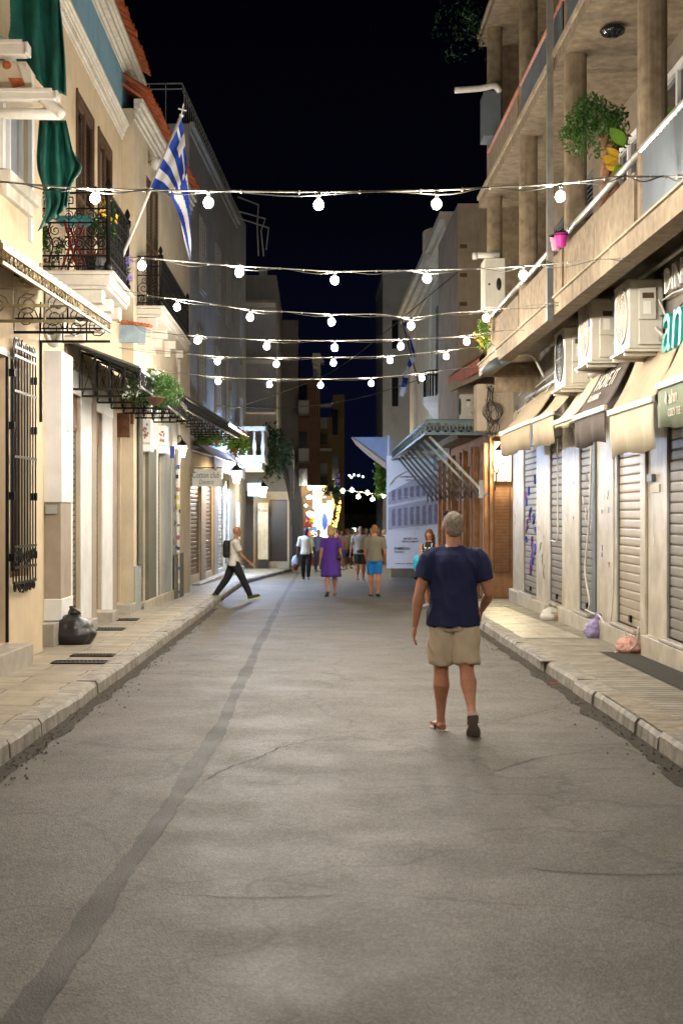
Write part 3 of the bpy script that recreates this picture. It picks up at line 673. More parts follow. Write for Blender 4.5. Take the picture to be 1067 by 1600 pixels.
# louvred shutters
def louvre(fr, b, u0, u1, z0, z1, w, m, leafs=2, pitch=.07):
    q = MB(); lw = (u1-u0)/leafs
    for k in range(leafs):
        a, c = u0+k*lw+.01, u0+(k+1)*lw-.01
        for (x0,x1,y0,y1) in ((a,a+.06,z0,z1),(c-.06,c,z0,z1),(a+.06,c-.06,z0,z0+.09),(a+.06,c-.06,z1-.09,z1),(a+.06,c-.06,(z0+z1)/2-.03,(z0+z1)/2+.03)): q.fb(fr,x0,x1,y0,y1,w,w+.045)
        z = z0+.1
        while z < z1-.14:
            if abs(z+.03-(z0+z1)/2) > .07:
                q.poly([fr.pt(a+.06,z,w+.035),fr.pt(c-.06,z,w+.035),fr.pt(c-.06,z+pitch*.8,w+.006),fr.pt(a+.06,z+pitch*.8,w+.006)])
            z += pitch
    return q.build('louvred_shutter', m, b)
for h in hB[3:5]:
    louvre(FB, B, h[0]+.05, h[1]-.05, h[2], h[3]-.1, -.04, brown)
    q = MB(); q.fb(FB,h[0],h[0]+.05,h[2],h[3],-.05,.03); q.fb(FB,h[1]-.05,h[1],h[2],h[3],-.13,.015); q.fb(FB,h[0]+.05,h[1]-.05,h[3]-.1,h[3],-.13,.015); q.build('shutter_frame', brown, B)
    q = MB(); q.fb(FB,h[0],h[1],h[2],h[3],-.24,-.2); q.build('window', glassd, B)
# wooden boxed sign hanging at the corner
for (x0,x1,y0,y1,Yp,lab) in ((183,203,645,683,26.0,'brown wooden box sign hanging under the iron canopy, left of the white shop signs'),(203,209,643,662,26.4,'small wooden bracket block behind the brown box sign')):
    q = MB(); a, c = P(x0,y1,Yp), P(x1,y0,Yp); q.box(a.x,c.x,Yp,Yp+.12,a.z,c.z)
    o_ = q.build('box_sign', wood, bevel=.01); tag(o_, lab, 'sign')
# ---- balconies with wrought iron railings
def railing(mb, p0, p1, z0, z1, greek=True, posts=True, dense=.12):
    p0, p1 = Vector((*p0,0)), Vector((*p1,0)); d = p1-p0; L_ = d.length; d.normalize(); Zv = Vector((0,0,1)); hh = z1-z0
    def pt(a, z): return p0+d*a+Zv*z
    for zz in (z0+.06, z0+.2, z0+hh*.62, z0+hh*.8, z1): mb.beam(pt(0,zz), pt(L_,zz), .02 if zz < z1 else .045, .022)
    n = max(2, round(L_/dense))
    for i in range(n+1):
        a = L_*i/n; mb.tube([pt(a,z0+.0), pt(a,z0+.2)], .008, 4)
        if dense < .11 or i % 3 == 0: mb.tube([pt(a,z0+.2), pt(a,z1)], .009, 4)
    m = max(1, round(L_/.3)); cw = L_/m
    for i in range(m):
        c = (i+.5)*cw
        for sgn in (-1, 1):
            mb.tube(spiral(pt(c+sgn*cw*.22, z0+hh*.36), d*sgn, Zv, min(.13,cw*.3), .02, 1.7, -1.2), .009, 4)
            mb.tube(spiral(pt(c+sgn*cw*.2, z0+hh*.52), d*sgn, Zv, .07, .015, 1.4, 2), .008, 4)
            mb.tube(spiral(pt(c+sgn*cw*.22, z0+hh*.71), d*sgn, Zv, .07, .015, 1.5, 1), .008, 4)
        mb.tube(bez([pt(c,z0+.2), pt(c+.03,z0+hh*.35), pt(c-.03,z0+hh*.5), pt(c,z0+hh*.62)],3), .011, 4)
        if greek:
            for zz in (z0+.08, z0+hh*.83):
                s_ = hh*.13; k = int(cw/ (s_*1.3))
                for j in range(max(1,k)):
                    a = i*cw+j*cw/max(1,k)+.02; t = s_*.9
                    pts = [(a,zz),(a,zz+t),(a+t,zz+t),(a+t,zz+t*.3),(a+t*.4,zz+t*.3),(a+t*.4,zz+t*.65),(a+t*.7,zz+t*.65)]
                    for u, v in zip(pts, pts[1:]): mb.beam(pt(*u), pt(*v), .012, .014)
    return mb
def corbel(q, x0, x1, y, z1, h):
    """stepped marble bracket projecting in +x under a balcony"""
    q.box(x0, x1, y-.12, y+.12, z1-h*.35, z1-.003); q.box(x0, x0+(x1-x0)*.72, y-.10, y+.10, z1-h*.7, z1-h*.35-.003); q.box(x0, x0+(x1-x0)*.4, y-.08, y+.08, z1-h, z1-h*.7-.003)
def balcony(label, x0, x1, y0, y1, zb, zt, zr, scroll, parts=3):
    b = empty('balcony', ((x0+x1)/2, (y0+y1)/2, zb), label, 'balcony', 'wrought iron balconies')
    q = MB(); q.box(x0,x1+.03,y0-.03,y1+.03,zb,zt-.05); q.box(x0,x1+.08,y0-.08,y1+.08,zt-.047,zt); q.box(x0,x1,y0,y1,zb-.05,zb-.003); q.build('balcony_slab', white2, b, bevel=.012)
    for i in range(parts):
        y = y0+.15+(y1-y0-.3)*i/(parts-1); q = MB(); corbel(q, x0, x1-.08, y, zb-.053, .5); q.build('corbel', white2, b, bevel=.01)
    q = MB(); railing(q,(x0+.02,y0),(x1,y0),zt,zr,True); q.build('railing', iron, b)
    q = MB(); railing(q,(x1,y0+.03),(x1,y1-.03),zt,zr,True,dense=.10); q.build('railing', iron, b)
    q = MB(); railing(q,(x0+.02,y1),(x1,y1),zt,zr,False); q.build('railing', iron, b)
    for (x, y) in ((x1,y0),(x1,y1)):
        q = MB(); q.lathe((x,y,zt),[(.05,0),(.05,.1),(.03,.13),(.032,zr-zt-.1),(.055,zr-zt-.05),(.055,zr-zt+.02),(.02,zr-zt+.04),(.045,zr-zt+.1),(.03,zr-zt+.15),(.004,zr-zt+.2)],8); q.build('railing_post', iron, b, smooth=True)
    return b
balcony('black scrolled iron balcony of the blue-frieze house, hung with yellow flowers and a flag', -3.6, -2.68, 18.6, 20.5, 4.72, 4.90, 5.92, True)
# balcony contents
def flowers(name, label, cat, c, r, n, size, mtl, petals, seed, parent=None, droop=0, np_=40, psz=.03):
    t = empty(name, c, label, cat)
    leaves(MB(), c, r, n, size, seed, droop=droop).build('foliage', mtl, t)
    if petals: leaves(MB(), Vector(c)+Vector((0,-.02,0)), (r[0]*1.03,r[1]*1.05,r[2]*1.03), np_, psz, seed+50, droop=droop).build('blossoms', petals, t)
    return t
flowers('climbing_plant','climbing plant with yellow flowers in the near left corner of the flag balcony','plant',P(80,380,18.7),(.16,.14,.36),260,.035,green,petal_y,11,np_=26,psz=.04)
flowers('climbing_plant','leafy vine with yellow flowers wound round the corner post of the flag balcony','plant',P(163,345,18.6),(.16,.16,.42),320,.032,greend,petal_y,12,np_=34,psz=.035)
flowers('trailing_plant','trailing plant with pale violet blossom hanging off the flag balcony','plant',P(199,420,20.3),(.10,.12,.2),70,.022,green,petal_v,13,np_=150,psz=.024)
tb = empty('folding_table', (-3.0,19.0,4.9), 'turquoise folding table with red legs standing on the flag balcony', 'table')
q = MB(); q.box(-3.42,-2.92,18.75,19.3,5.62,5.66); q.build('table_top', mat('turquoise', (.03,.30,.33), .5), tb, bevel=.01)
for (a, b_) in (((-3.36,18.85,4.9),(-3.1,18.9,5.62)),((-3.1,18.82,4.9),(-3.3,18.87,5.62)),((-3.36,19.2,4.9),(-3.1,19.2,5.62)),((-3.0,19.2,4.9),(-3.3,19.2,5.62))):
    q = MB(); q.beam(a,b_,.03,.03); q.build('leg', mat('dark_red', (.25,.02,.02), .5), tb)
bk_ = empty('plastic_basket', P(153,425,18.9), 'dark plastic basket with a red rim on the flag balcony floor', 'basket')
c = P(152,426,18.95); q = MB(); q.lathe((c.x,c.y,4.9),[(.13,0),(.17,.24),(.16,.24),(.12,.02)],12); q.build('tub', black, bk_)
q = MB(); q.tube([(c.x+.175*math.cos(t),c.y+.175*math.sin(t),5.15) for t in [k*math.pi/8 for k in range(16)]], .016, 6, closed=True); q.build('rim', MC['dark_red'], bk_)
# flag
fg = empty('greek_flag', P(205,372,19.9), 'blue and white striped national flag drooping from a white pole with a small cross', 'flag')
p0, p1 = P(190,405,20.1), P(283,182,20.0)
q = MB(); q.tube([p0,p1], .022, 8); q.build('pole', pvc, fg, smooth=True)
q = MB(); c = P(284,172,20.0); q.tube([p1,p1+(p1-p0).normalized()*.03], .03, 8); q.beam(c-Vector((.0,0,.07)),c+Vector((.03,0,.09)),.012,.016); q.beam(c+Vector((-.045,0,.02)),c+Vector((.065,0,-.01)),.012,.016); q.build('cross_finial', white, fg)
fb_ = mat('flag_blue', (.008,.045,.36), .7, var=.06, bump=.05); fw_ = mat('flag_white', (.68,.68,.68), .7, var=.03, bump=.05)
def cv(pts, t):
    f = t*(len(pts)-1); i = min(int(f), len(pts)-2); return Vector((*pts[i],0)).lerp(Vector((*pts[i+1],0)), f-i)
T_ = [(284,184),(289,215),(292,262),(297,330),(299,385),(298,408)]; B_ = [(236,293),(252,297),(268,308),(281,340),(288,375),(296,405)]
q = MB(); na, nb = 36, 40
for i in range(na+1):
    for j in range(nb+1):
        a, b_ = i/na, j/nb; t, s_ = cv(T_, b_), cv(B_, b_); v = t.lerp(s_, a); ho = Vector((284,184,0)).lerp(Vector((236,293,0)), a)
        yy = 20.0+.09*math.sin(b_*11+a*1.5)*min(1,b_*4)+.05*math.sin(b_*23+a*2)*min(1,b_*4)
        q.v.append(P(v.x, v.y, yy))
for i in range(na):
    for j in range(nb):
        a, b_ = (i+.5)/na, (j+.5)/nb; band_ = int((a+.0)*7) if b_ < .42 else int((a*.5+b_*.8)*5)
        isw = band_ % 2 == 1
        if a < .28 and b_ < .40: isw = (abs(a-.14) < .035) or (abs(b_-.20) < .05)
        q.f.append([i*(nb+1)+j, i*(nb+1)+j+1, (i+1)*(nb+1)+j+1, (i+1)*(nb+1)+j]); q.mi.append(1 if isw else 0)
q.build('cloth', [fb_, fw_], fg, smooth=True)

# ---- building C
uC = lambda px, w=0: FC.u(px, w)
UC1 = uC(297)
zC = 9.3
C_ = empty('plain_cream_house', FC.pt(4,gz(30)+PV,-2), 'cream house with stepped cornice, a small iron balcony and a grey painted shopfront', 'house')
hC = [(uC(219),uC(227),FC.g(uC(219))+.12,FC.z(219,700)),(uC(245),uC(252.5),FC.g(uC(245))+.12,FC.z(245,708)), (uC(229),uC(248),FC.z(229,478),FC.z(229,478)+2.6)]
wall(MB(), FC, 0, UC1, gz(27)-.4, zC, hC, .25, 7).build('wall', cream2, C_)
for h in hC[:2]: door_recess(FC, C_, h[0], h[1], h[2], h[3], -.05, steel)
q = MB(); q.fb(FC,hC[2][0],hC[2][1],hC[2][2],hC[2][3],-.25,-.2); q.build('window', glassd, C_)
louvre(FC, C_, hC[2][0], hC[2][1], hC[2][2], hC[2][3], -.05, brown)
cornice(FC, C_, -.02, UC1, [(zC-.22,zC-.12,.04),(zC-.12,zC-.02,.08),(zC-.02,zC+.08,.13),(zC+.08,zC+.18,.18)], white2)
tileroof(FC, C_, 0, UC1, zC+.24, .22, 4, slope=.75)
q = MB(); q.fb(FC,-.0,uC(219)-.002,FC.g(0)-.3,FC.z(210,885),.003,.03); q.build('grey_dado', greyp, C_)
q = MB(); q.fb(FC,uC(252.5),uC(264),FC.g(5)-.3,FC.z(255,640),.003,.05); q.build('grey_dado', greyp, C_)
q = MB(); q.fb(FC,uC(227)+.01,uC(239.5),FC.g(3)-.3,FC.z(230,700),.003,.07); q.fb(FC,uC(214),uC(219)-.01,FC.z(216,882),FC.z(216,640),.031,.06); q.build('olive_pilaster', olive, C_)
q = MB(); q.fb(FC,uC(240),uC(245)-.004,FC.g(4)-.3,FC.z(242,620),.003,.035); q.build('white_post', white, C_)
q = MB(); q.fb(FC,uC(219),uC(264),FC.z(240,700)+.16,FC.z(240,618),.051,.08) if False else q.fb(FC,uC(215),uC(263),FC.z(240,648),FC.z(240,612),.071,.09); q.build('fascia', white, C_)
for a in (217,234,252,268): 
    pass
q = MB(); q.fb(FC,uC(219),uC(277),FC.g(4)-.3,FC.g(8)+.25,.0705,.12); q.build('marble_plinth', marble, C_, bevel=.01)
q = MB(); q.fb(FC,uC(264)+.004,uC(275),FC.g(8)-.3,FC.z(270,640),.003,.08); q.build('grey_pier', greyp, C_)
q = MB(); q.fb(FC,uC(264)-.02,uC(278),FC.g(8)-.2,FC.z(270,865),.121,.14); q.build('dark_dado', olive, C_)
q = MB(); q.tube([FC.pt(uC(273),FC.g(8)-.1,.10),FC.pt(uC(273),5.2,.10)], .03, 8); q.build('downpipe', white2, C_, smooth=True)
# graffiti squiggles
def graffiti(parent, fr, u0, u1, z0, z1, w, m, n, seed, r=.008):
    rd = random.Random(seed); q = MB()
    for i in range(n):
        cu, cz = rd.uniform(u0,u1), z0+(z1-z0)*(i+.5)/n; s_ = (z1-z0)/n*.6
        pts = [fr.pt(min(max(cu+rd.uniform(-1,1)*s_*.8,u0),u1), cz+rd.uniform(-1,1)*s_, w) for _ in range(5)]
        q.tube(bez(pts,5), r, 4, flat=.4)
    return q.build('graffiti', m, parent)
graffiti(C_, FC, uC(266), uC(273.5), FC.z(270,862), FC.z(270,770), .083, ltr_d, 9, 5)
# pole covered in stickers
sp = empty('sticker_post', FC.pt(UC1-.45,gz(33)+PV,.12), 'slim post plastered with small stickers where the grey shopfront ends', 'post')
c = P(278,937,31.9); q = MB(); q.tube([(c.x,c.y,gz(33)+PV-.02),(c.x,c.y,P(0,700,31.9).z)], .045, 10); q.build('post', white2, sp, smooth=True)
rd = random.Random(6)
stm = [mat('sticker_dark',(.03,.03,.04),.5,var=0), mat('sticker_red',(.5,.04,.03),.5,var=0), mat('sticker_blue',(.05,.1,.4),.5,var=0), mat('sticker_white',(.7,.7,.7),.5,var=0), mat('sticker_yellow',(.6,.5,.05),.5,var=0)]
q = MB()
for i in range(36):
    z = P(0,rd.uniform(725,930),31.9).z; a = rd.uniform(-2.6,-.5); hw = .02
    x_, y_ = c.x+.056*math.cos(a), c.y+.056*math.sin(a); tx, ty = -math.sin(a)*.03, math.cos(a)*.03; hh = rd.uniform(.02,.05); q.cur = rd.randrange(5)
    q.poly([(x_-tx,y_-ty,z-hh),(x_+tx,y_+ty,z-hh),(x_+tx,y_+ty,z+hh),(x_-tx,y_-ty,z+hh)])
q.build('stickers', stm, sp)
bb = balcony('plain black iron balcony on the cream house between the flag and the second bulb string', -3.36, -2.9, 27, 32.8, 5.5, 5.66, 6.6, True, 4)
# wall globe lamp
wl = empty('globe_wall_lamp', P(230,255,27.5), 'unlit round white globe lamp on the bare cream wall left of the flag', 'lamp')
c = FC.pt(uC(232),FC.z(232,256),.1); q = MB(); q.ell(c+Vector((.08,0,0)),.13,14,10); q.build('globe', white, wl, smooth=True)
q = MB(); q.tube([c-Vector((.12,0,0)),c], .05, 8); q.build('bracket', rustiron, wl)
# small tiled hood + pale blue board between the balconies
hd = empty('tiled_hood', P(215,505,26.3), 'small tile-topped hood with a peeling pale blue board between the two balconies', 'hood')
q = MB(); a, c = P(182,535,26.2), P(228,508,26.2); q.box(a.x,c.x,26.2,26.3,a.z,c.z); q.build('blue_board', mat('pale_blue_paint',(.32,.42,.50),.8,var=.2,streak=.3), hd)
q = MB(); 
for k in range(9): x = P(190,0,26.2).x+k*.065; q.tube([(x,26.0,P(0,503+k*.8,26.1).z),(x-.02,26.6,P(0,498+k*.8,26.1).z)], .035, 6)
q.build('tile_cap', tile, hd)
# ---- canopy over the shops (two sections)
def canopy(label, y0, y1, xw0, xw1, xo0, xo1, zw, zo_, roofm, edgem, ends=True):
    t = empty('glass_canopy', ((xw0+xo0)/2, (y0+y1)/2, zo_), label, 'canopy', 'iron shop canopies along the left facades')
    q = MB(); q.hexa([(xw0,y0,zw),(xo0,y0,zo_),(xo1,y1,zo_),(xw1,y1,zw),(xw0,y0,zw+.03),(xo0,y0,zo_+.03),(xo1,y1,zo_+.03),(xw1,y1,zw+.03)]); q.build('canopy_roof', roofm, t)
    n = int((y1-y0)/1.1); q = MB()
    q.beam((xo0,y0,zo_-.02),(xo1,y1,zo_-.02),.04,.05); q.beam((xo0,y0,zo_-.26),(xo1,y1,zo_-.26),.03,.03); m = n*4
    for k in range(m):
        a, b_ = k/m, (k+1)/m; pa = Vector((xo0+(xo1-xo0)*a, y0+(y1-y0)*a, 0)); pb = Vector((xo0+(xo1-xo0)*b_, y0+(y1-y0)*b_, 0))
        q.tube([pa+Vector((0,0,zo_-.26)),pb+Vector((0,0,zo_-.04))],.008,4); q.tube([pb+Vector((0,0,zo_-.26)),pa+Vector((0,0,zo_-.04))],.008,4)
        q.tube([pa+Vector((0,0,zo_-.26)),pa+Vector((0,0,zo_-.04))],.009,4)
    q.build('edge_truss', edgem, t)
    for k in range(n+1):
        f = k/n; y = y0+(y1-y0)*f; xa, xb = xw0+(xw1-xw0)*f, xo0+(xo1-xo0)*f; q = MB(); zb = zo_-.3
        q.beam((xa,y,zb),(xb,y,zb),.03,.03); q.beam((xa,y,zw-.03),(xb,y,zo_-.03),.03,.03); w_ = xb-xa
        for j in range(5):
            x = xa+w_*j/5; zt = zw+(zo_-zw)*j/5; q.beam((x,y,zb),(x,y,zt-.03),.02,.02)
            if k == 0: q.tube(spiral((x+w_*.1,y,(zb+zt)/2),(1,0,0),(0,0,1),min(.1,(zt-zb)*.42),.02,1.7,j+1), .008, 4)
            else: q.tube([(x,y,zb),(x+w_/5,y,zt-.06)],.008,4); q.tube([(x,y,zt-.04),(x+w_/5,y,zb)],.008,4)
        q.build('cross_bracket', edgem, t)
    return t
canr = mat('canopy_sheet', (.10,.10,.09), .5, .3, var=.3)
canopy('dark iron canopy with scrolled end panel over the white door frames, carrying a planter', 20.5, 28.0, -3.58, -3.31, -2.5, -2.5, 4.22, 3.82, canr, iron)
c2 = canopy('dark iron canopy with a lit strip, over the brown shutters and flower baskets', 28.4, 43.5, -3.3, -3.22, -2.62, -1.98, 4.5, 4.1, canr, iron)
q = MB(); q.beam((-2.22,37.5,4.06),(-2.0,43.4,4.06),.03,.06); q.build('light_strip', mat('strip_light',(1,.9,.7),.5,var=0,emit=14), c2)
pt_ = empty('hanging_planter', P(238,610,22), 'dark trough planter full of ivy and small white flowers on the canopy edge', 'planter')
q = MB(); c = P(243,632,21.6); q.lathe((c.x,c.y,c.z-.02),[(.05,0),(.16,.12),(.15,.13),(.03,.03)],10); q.build('pot', brown, pt_)
c = P(240,606,22.6); leaves(MB(), c, (.42,1.3,.24), 1900, .038, 21, droop=.08).build('foliage', green, pt_); leaves(MB(), c, (.45,1.33,.26), 240, .036, 22, droop=.08).build('blossoms', petal_w, pt_)
for (px,py,r_,lab) in ((328,684,(.5,1.6,.22),'long hanging mass of green and yellow foliage with red blooms beneath the iron canopy'),(372,690,(.33,.9,.42),'round flower basket with red blooms hanging under the lit end of the canopy')):
    t = empty('flower_basket', P(px,py,41), lab, 'flower basket', 'flower baskets under the canopy'); c = P(px,py,41)
    q = MB(); q.lathe((c.x,c.y,c.z-.2),[(.04,0),(.18,.16),(.17,.17)],10); q.tube([c,c+Vector((0,0,.5))],.006,4); q.build('basket', brown, t)
    leaves(MB(), c, r_, 900, .05, px, droop=.1).build('foliage', greenl, t); leaves(MB(), c, (r_[0]*1.05,r_[1]*1.05,r_[2]), 70, .05, px+3, droop=.1).build('blossoms', petal_r, t)
# white illustrated shop signs
pk = mat('sign_brown', (.35,.16,.10), .6, var=0)
for (x0,x1,y0,y1,Yp,nm,lab) in ((220,236,655,705,FC.pt(uC(222),0).y,'Petite','white illuminated box sign over the first grey shopfront shutter'),(246,260,665,708,FC.pt(uC(248),0).y,'Boutique','white box sign over the second grey shopfront shutter')):
    t = empty('shop_sign', P((x0+x1)/2,y1,Yp), lab, 'sign', 'white shop signs on the grey shopfront')
    a, c = P(x0,y1,Yp), P(x1,y0,Yp); q = MB(); q.box(a.x,c.x,Yp,Yp+.5,a.z,c.z); q.build('panel', mat('lit_sign_face',(.72,.70,.66),.5,var=0,emit=.2), t, bevel=.006)
    w_ = c.x-a.x; text('lettering', nm, pk, ((a.x+c.x)/2,Yp-.006,a.z+.16), (1,0,0), (0,0,1), w_*.8, None, t, .003)
    q = MB(); rd = random.Random(int(x0))
    for k in range(14): xx = a.x+w_*(.25+.5*rd.random()); zz = a.z+.24+(c.z-a.z-.34)*rd.random(); q.ell((xx,Yp-.003,zz),(.02,.004,.025),6,4)
    q.build('sign_picture', pk, t)
# ---- building D and farther
uD = lambda px, w=0: FD.u(px, w)
UD1 = uD(370); gD = FD.g
D_ = empty('tall_grey_house', FD.pt(6,gz(45)+PV,-2), 'tall plain grey house with rooftop railing and bronze shutters at street level', 'house')
hD = [(uD(298.5),uD(313),gD(0)+.25,2.85),(uD(320),uD(333),gD(3)+.25,2.85),(uD(338.5),uD(349),gD(6)+.25,2.85),(uD(352.5),uD(358),gD(8)+.25,2.85)]
wall(MB(), FD, 0, UD1, gz(39)-.4, 3.4, hD, .2, 8).build('ground_floor_wall', cream2, D_)
for i, h in enumerate(hD): door_recess(FD, D_, h[0], h[1], h[2], h[3], -.05, brownsl if i < 2 else beigesl, pitch=.12)
zD = H+607*39/F
up = [(uD(px),uD(px)+1.1,z,z+2.1) for px in (312,336,354) for z in (4.9,8.2)]
wall(MB(), FD, 0, UD1, 3.4, zD, [], .1, 8, -.003).build('wall', greyw, D_)
for (a,b_,z0,z1) in up:
    q = MB(); q.fb(FD,a-.08,b_+.08,z0-.06,z1+.08,.0,.03); wn = q.build('window', greyp, D_); louvre(FD, wn, a, b_, z0, z1, .032, greyw, 2, .12)
cornice(FD, D_, -.02, UD1, [(zD-.25,zD-.1,.06),(zD-.1,zD+.05,.16)], greyp)
q = MB(); x0, y0 = FD.pt(0,0,-.3).x, 39.0
for (a, b_) in ((FD.pt(0,0,-.2),FD.pt(0,0,-3.2)),(FD.pt(0,0,-.2),FD.pt(UD1,0,-.2))):
    L_ = (b_-a).length; dd = (b_-a).normalized()
    for zz in (zD+1.1, zD+.95): q.beam(a+Vector((0,0,zz)), b_+Vector((0,0,zz)), .03,.03)
    for k in range(int(L_/.45)+1): q.tube([a+dd*k*.45+Vector((0,0,zD)), a+dd*k*.45+Vector((0,0,zD+1.1))], .014, 4)
q.build('roof_railing', greyp, D_)
q = MB(); q.fb(FD,uD(313),uD(320),gD(1)-.3,3.0,.003,.04); q.fb(FD,uD(333),uD(338.5)-.01,gD(4)-.3,3.0,.003,.06); q.build('brown_pilaster', brown if False else taupe, D_)
q = MB(); q.fb(FD,0.02,UD1-.1,gD(0)-.35,gD(5)+.12,.061,.3); q.build('marble_step', marble, D_, bevel=.01)
q = MB(); a, c = P(281,916,39), P(296.5,690,39); q.box(a.x,c.x+.02,38.75,38.98,a.z,5.0); q.build('end_pier', cream2, D_)
text('graffiti', 'Du', ltr_d, P(288,806,38.74), (1,0,0), (0,0,1), .22, None, D_, .003)
# rooftop wires on house D's far end
dq = MB(); pts = [P(370,308,52),P(402,320,52),P(400,350,52),P(402,402,52)]; 
# lantern at corner
def lantern(label, c, power, s=1.0, name='wall_lantern', cm=(1,.78,.45), wallx=None):
    t = empty(name, c, label, 'lantern'); c = Vector(c)
    em = mat('lamp_glow_%d' % int(power), (1,.80,.50), .5, var=0, emit=power, ecol=cm)
    q = MB(); q.lathe((c.x,c.y,c.z-.14*s),[(.05*s,0),(.09*s,.2*s),(.10*s,.24*s)],8); q.build('glass', em, t)
    q = MB(); q.lathe((c.x,c.y,c.z+.105*s),[(.13*s,0),(.10*s,.05*s),(.03*s,.12*s),(.01*s,.16*s)],8); q.build('cap', iron, t)
    if wallx is not None: q = MB(); q.tube(bez([c+Vector((0,0,.26*s)), (c.x*.6+wallx*.4,c.y,c.z+.34*s), (wallx,c.y,c.z+.1)],4), .012, 5); q.build('bracket', iron, t)
    return t
lantern('glowing wall lantern where the grey shopfront ends, above the sticker post', P(285,704,32.2), 170, 1.0, wallx=-3.14)
lantern('glowing street lantern beside the brown awning', P(370,744,43), 170, 1.5, wallx=-3.1)
lantern('glowing lantern above the pale door leaf near the blue shop light', P(411,768,54), 260, 1.5, wallx=-2.2)
ss = empty('street_name_plate', P(272,706,33.4), 'small blue street name plate on the wall near the lit lantern', 'sign')
q = MB(); a, c = P(266,716,31), P(273,697,31); q.box(a.x,c.x,31,31.03,a.z,c.z); q.build('plate', mat('sign_blue',(.03,.05,.25),.4,var=0), ss)
# cotton club sign
cs = empty('hanging_sign', P(322,760,40), 'white hanging sign reading Cotton club in grey script, under the brown awning', 'sign')
a, c = P(298,760,40), P(347,733,40); q = MB(); q.box(a.x,c.x,40,40.06,a.z,c.z); q.build('board', mat('sign_white_lit',(.72,.70,.64),.5,var=0,emit=.12), cs, bevel=.005)
text('lettering','Cotton club',mat('grey_lettering',(.12,.11,.11),.6,var=0),P(322,742,39.995),(1,0,0),(0,0,1),.76,.17,cs,.004,shear=.3); text('lettering','Dimitris',MC['grey_lettering'],P(323,753,39.995),(1,0,0),(0,0,1),.42,.13,cs,.004,shear=.3)
q = MB(); q.beam((a.x-.3,40.03,c.z+.04),(c.x,40.03,c.z+.04),.02,.03); q.build('arm', iron, cs)
# brown awning on D
aw = empty('shop_awning', P(345,715,44), 'brown scalloped awning over the bronze shutters on the left', 'awning')
awm = mat('brown_canvas', (.22,.12,.08), .8, var=.15, bump=.1)
q = MB(); n = 16
for i in range(n):
    f0, f1 = i/n, (i+1)/n; ya, yb = 39.3+11*f0, 39.3+11*f1; xa, xb = -3.36+.044*(ya-39), -3.36+.044*(yb-39); oa, ob = -2.75+.03*(ya-39.3), -2.75+.03*(yb-39.3); sg = .03*math.sin(f0*math.pi*4)**2
    q.poly([(xa,ya,3.75),(oa,ya,3.3-sg),(ob,yb,3.3-sg),(xb,yb,3.75)])
q.build('canvas', awm, aw)
q = MB()
for i in range(4):
    ya, yb = 39.3+11*i/4+.04, 39.3+11*(i+1)/4-.04; oa, ob = -2.75+.03*(ya-39.3), -2.75+.03*(yb-39.3)
    q.prism([(oa,ya,3.29),(ob,yb,3.29),(ob,yb,2.88),(oa,ya,2.93)],(.01,0,0))
q.build('valance', awm, aw)
q = MB(); q.beam((-2.75,39.3,3.29),(-2.42,50.3,3.29),.03,.03); q.beam((-3.36,39.35,3.45),(-2.75,39.35,3.28),.02,.02); q.build('front_bar', pvc, aw)
# ---- D far part: blue-lit shop, balustraded balcony, building E
E_ = empty('balustrade_house', (-2.6,54,gz(54)+PV), 'dim grey house beyond the lanterns with a white balustraded balcony and blue-lit shopfront', 'house')
FE = Fr(FD.pt(UD1,0).x, FD.pt(UD1,0).y, .05, 'L'); FE.o.x -= .25
ue1 = FE.u(430)
wall(MB(), FE, 0, 6.0, gz(52)-.4, 13.5, [(.4,1.6,gz(53)+.2,2.2),(2.4,3.6,gz(53)+.2,2.2),(1.0,2.2,4.1,6.3),(3.6,4.8,4.1,6.3),(1.0,2.2,7.6,9.8),(3.6,4.8,7.6,9.8)], .25, 7).build('wall', greyw, E_)
for (a,b_,z0,z1) in ((1.0,2.2,4.1,6.3),(3.6,4.8,4.1,6.3),(1.0,2.2,7.6,9.8),(3.6,4.8,7.6,9.8)): window(FE, E_, a, b_, z0, z1, -.15, greyp, glassd)
q = MB(); q.fb(FE,.4,1.6,gz(53)+.2,2.2,-.24,-.2); q.fb(FE,2.4,3.6,gz(53)+.2,2.2,-.24,-.2); q.build('shop_glass', mat('shop_blue',(.25,.5,.7),.5,var=0,emit=1.6,ecol=(.35,.7,1.0)), E_)
q = MB(); q.fb(FE,1.7,2.25,gz(53),2.1,.01,.06); q.build('neon_strip', mat('neon_blue',(.3,.7,1),.5,var=0,emit=6,ecol=(.3,.65,1.0)), E_)
bb = empty('stone_balcony', P(395,705,51), 'white stone balcony with thick balusters lit blue from below', 'balcony')
a, c = P(372,717,51), P(425,668,51); q = MB(); q.box(a.x-.4,c.x-.25,50.6,54.5,P(0,722,51).z,P(0,712,51).z); q.box(a.x-.4,c.x-.35,50.75,54.2,P(0,734,51).z,P(0,722,51).z-.003); q.box(a.x-.4,c.x-.22,50.6,50.8,P(0,674,51).z,P(0,667,51).z); q.box(c.x-.42,c.x-.22,50.803,54.5,P(0,674,51).z,P(0,667,51).z); q.build('slab_and_rail', white2, bb, bevel=.01)
q = MB(); zb, zt = P(0,712,51).z, P(0,674,51).z
for k in range(5): x = a.x-.3+k*.3; q.lathe((x,50.7,zb+.001),[(.06,0),(.05,.1),(.09,.3),(.04,.6),(.06,zt-zb-.003)],8)
for k in range(9): q.lathe((c.x-.32,51.2+k*.38,zb+.001),[(.06,0),(.05,.1),(.09,.3),(.04,.6),(.06,zt-zb-.003)],8)
q.build('balusters', white2, bb, smooth=True)
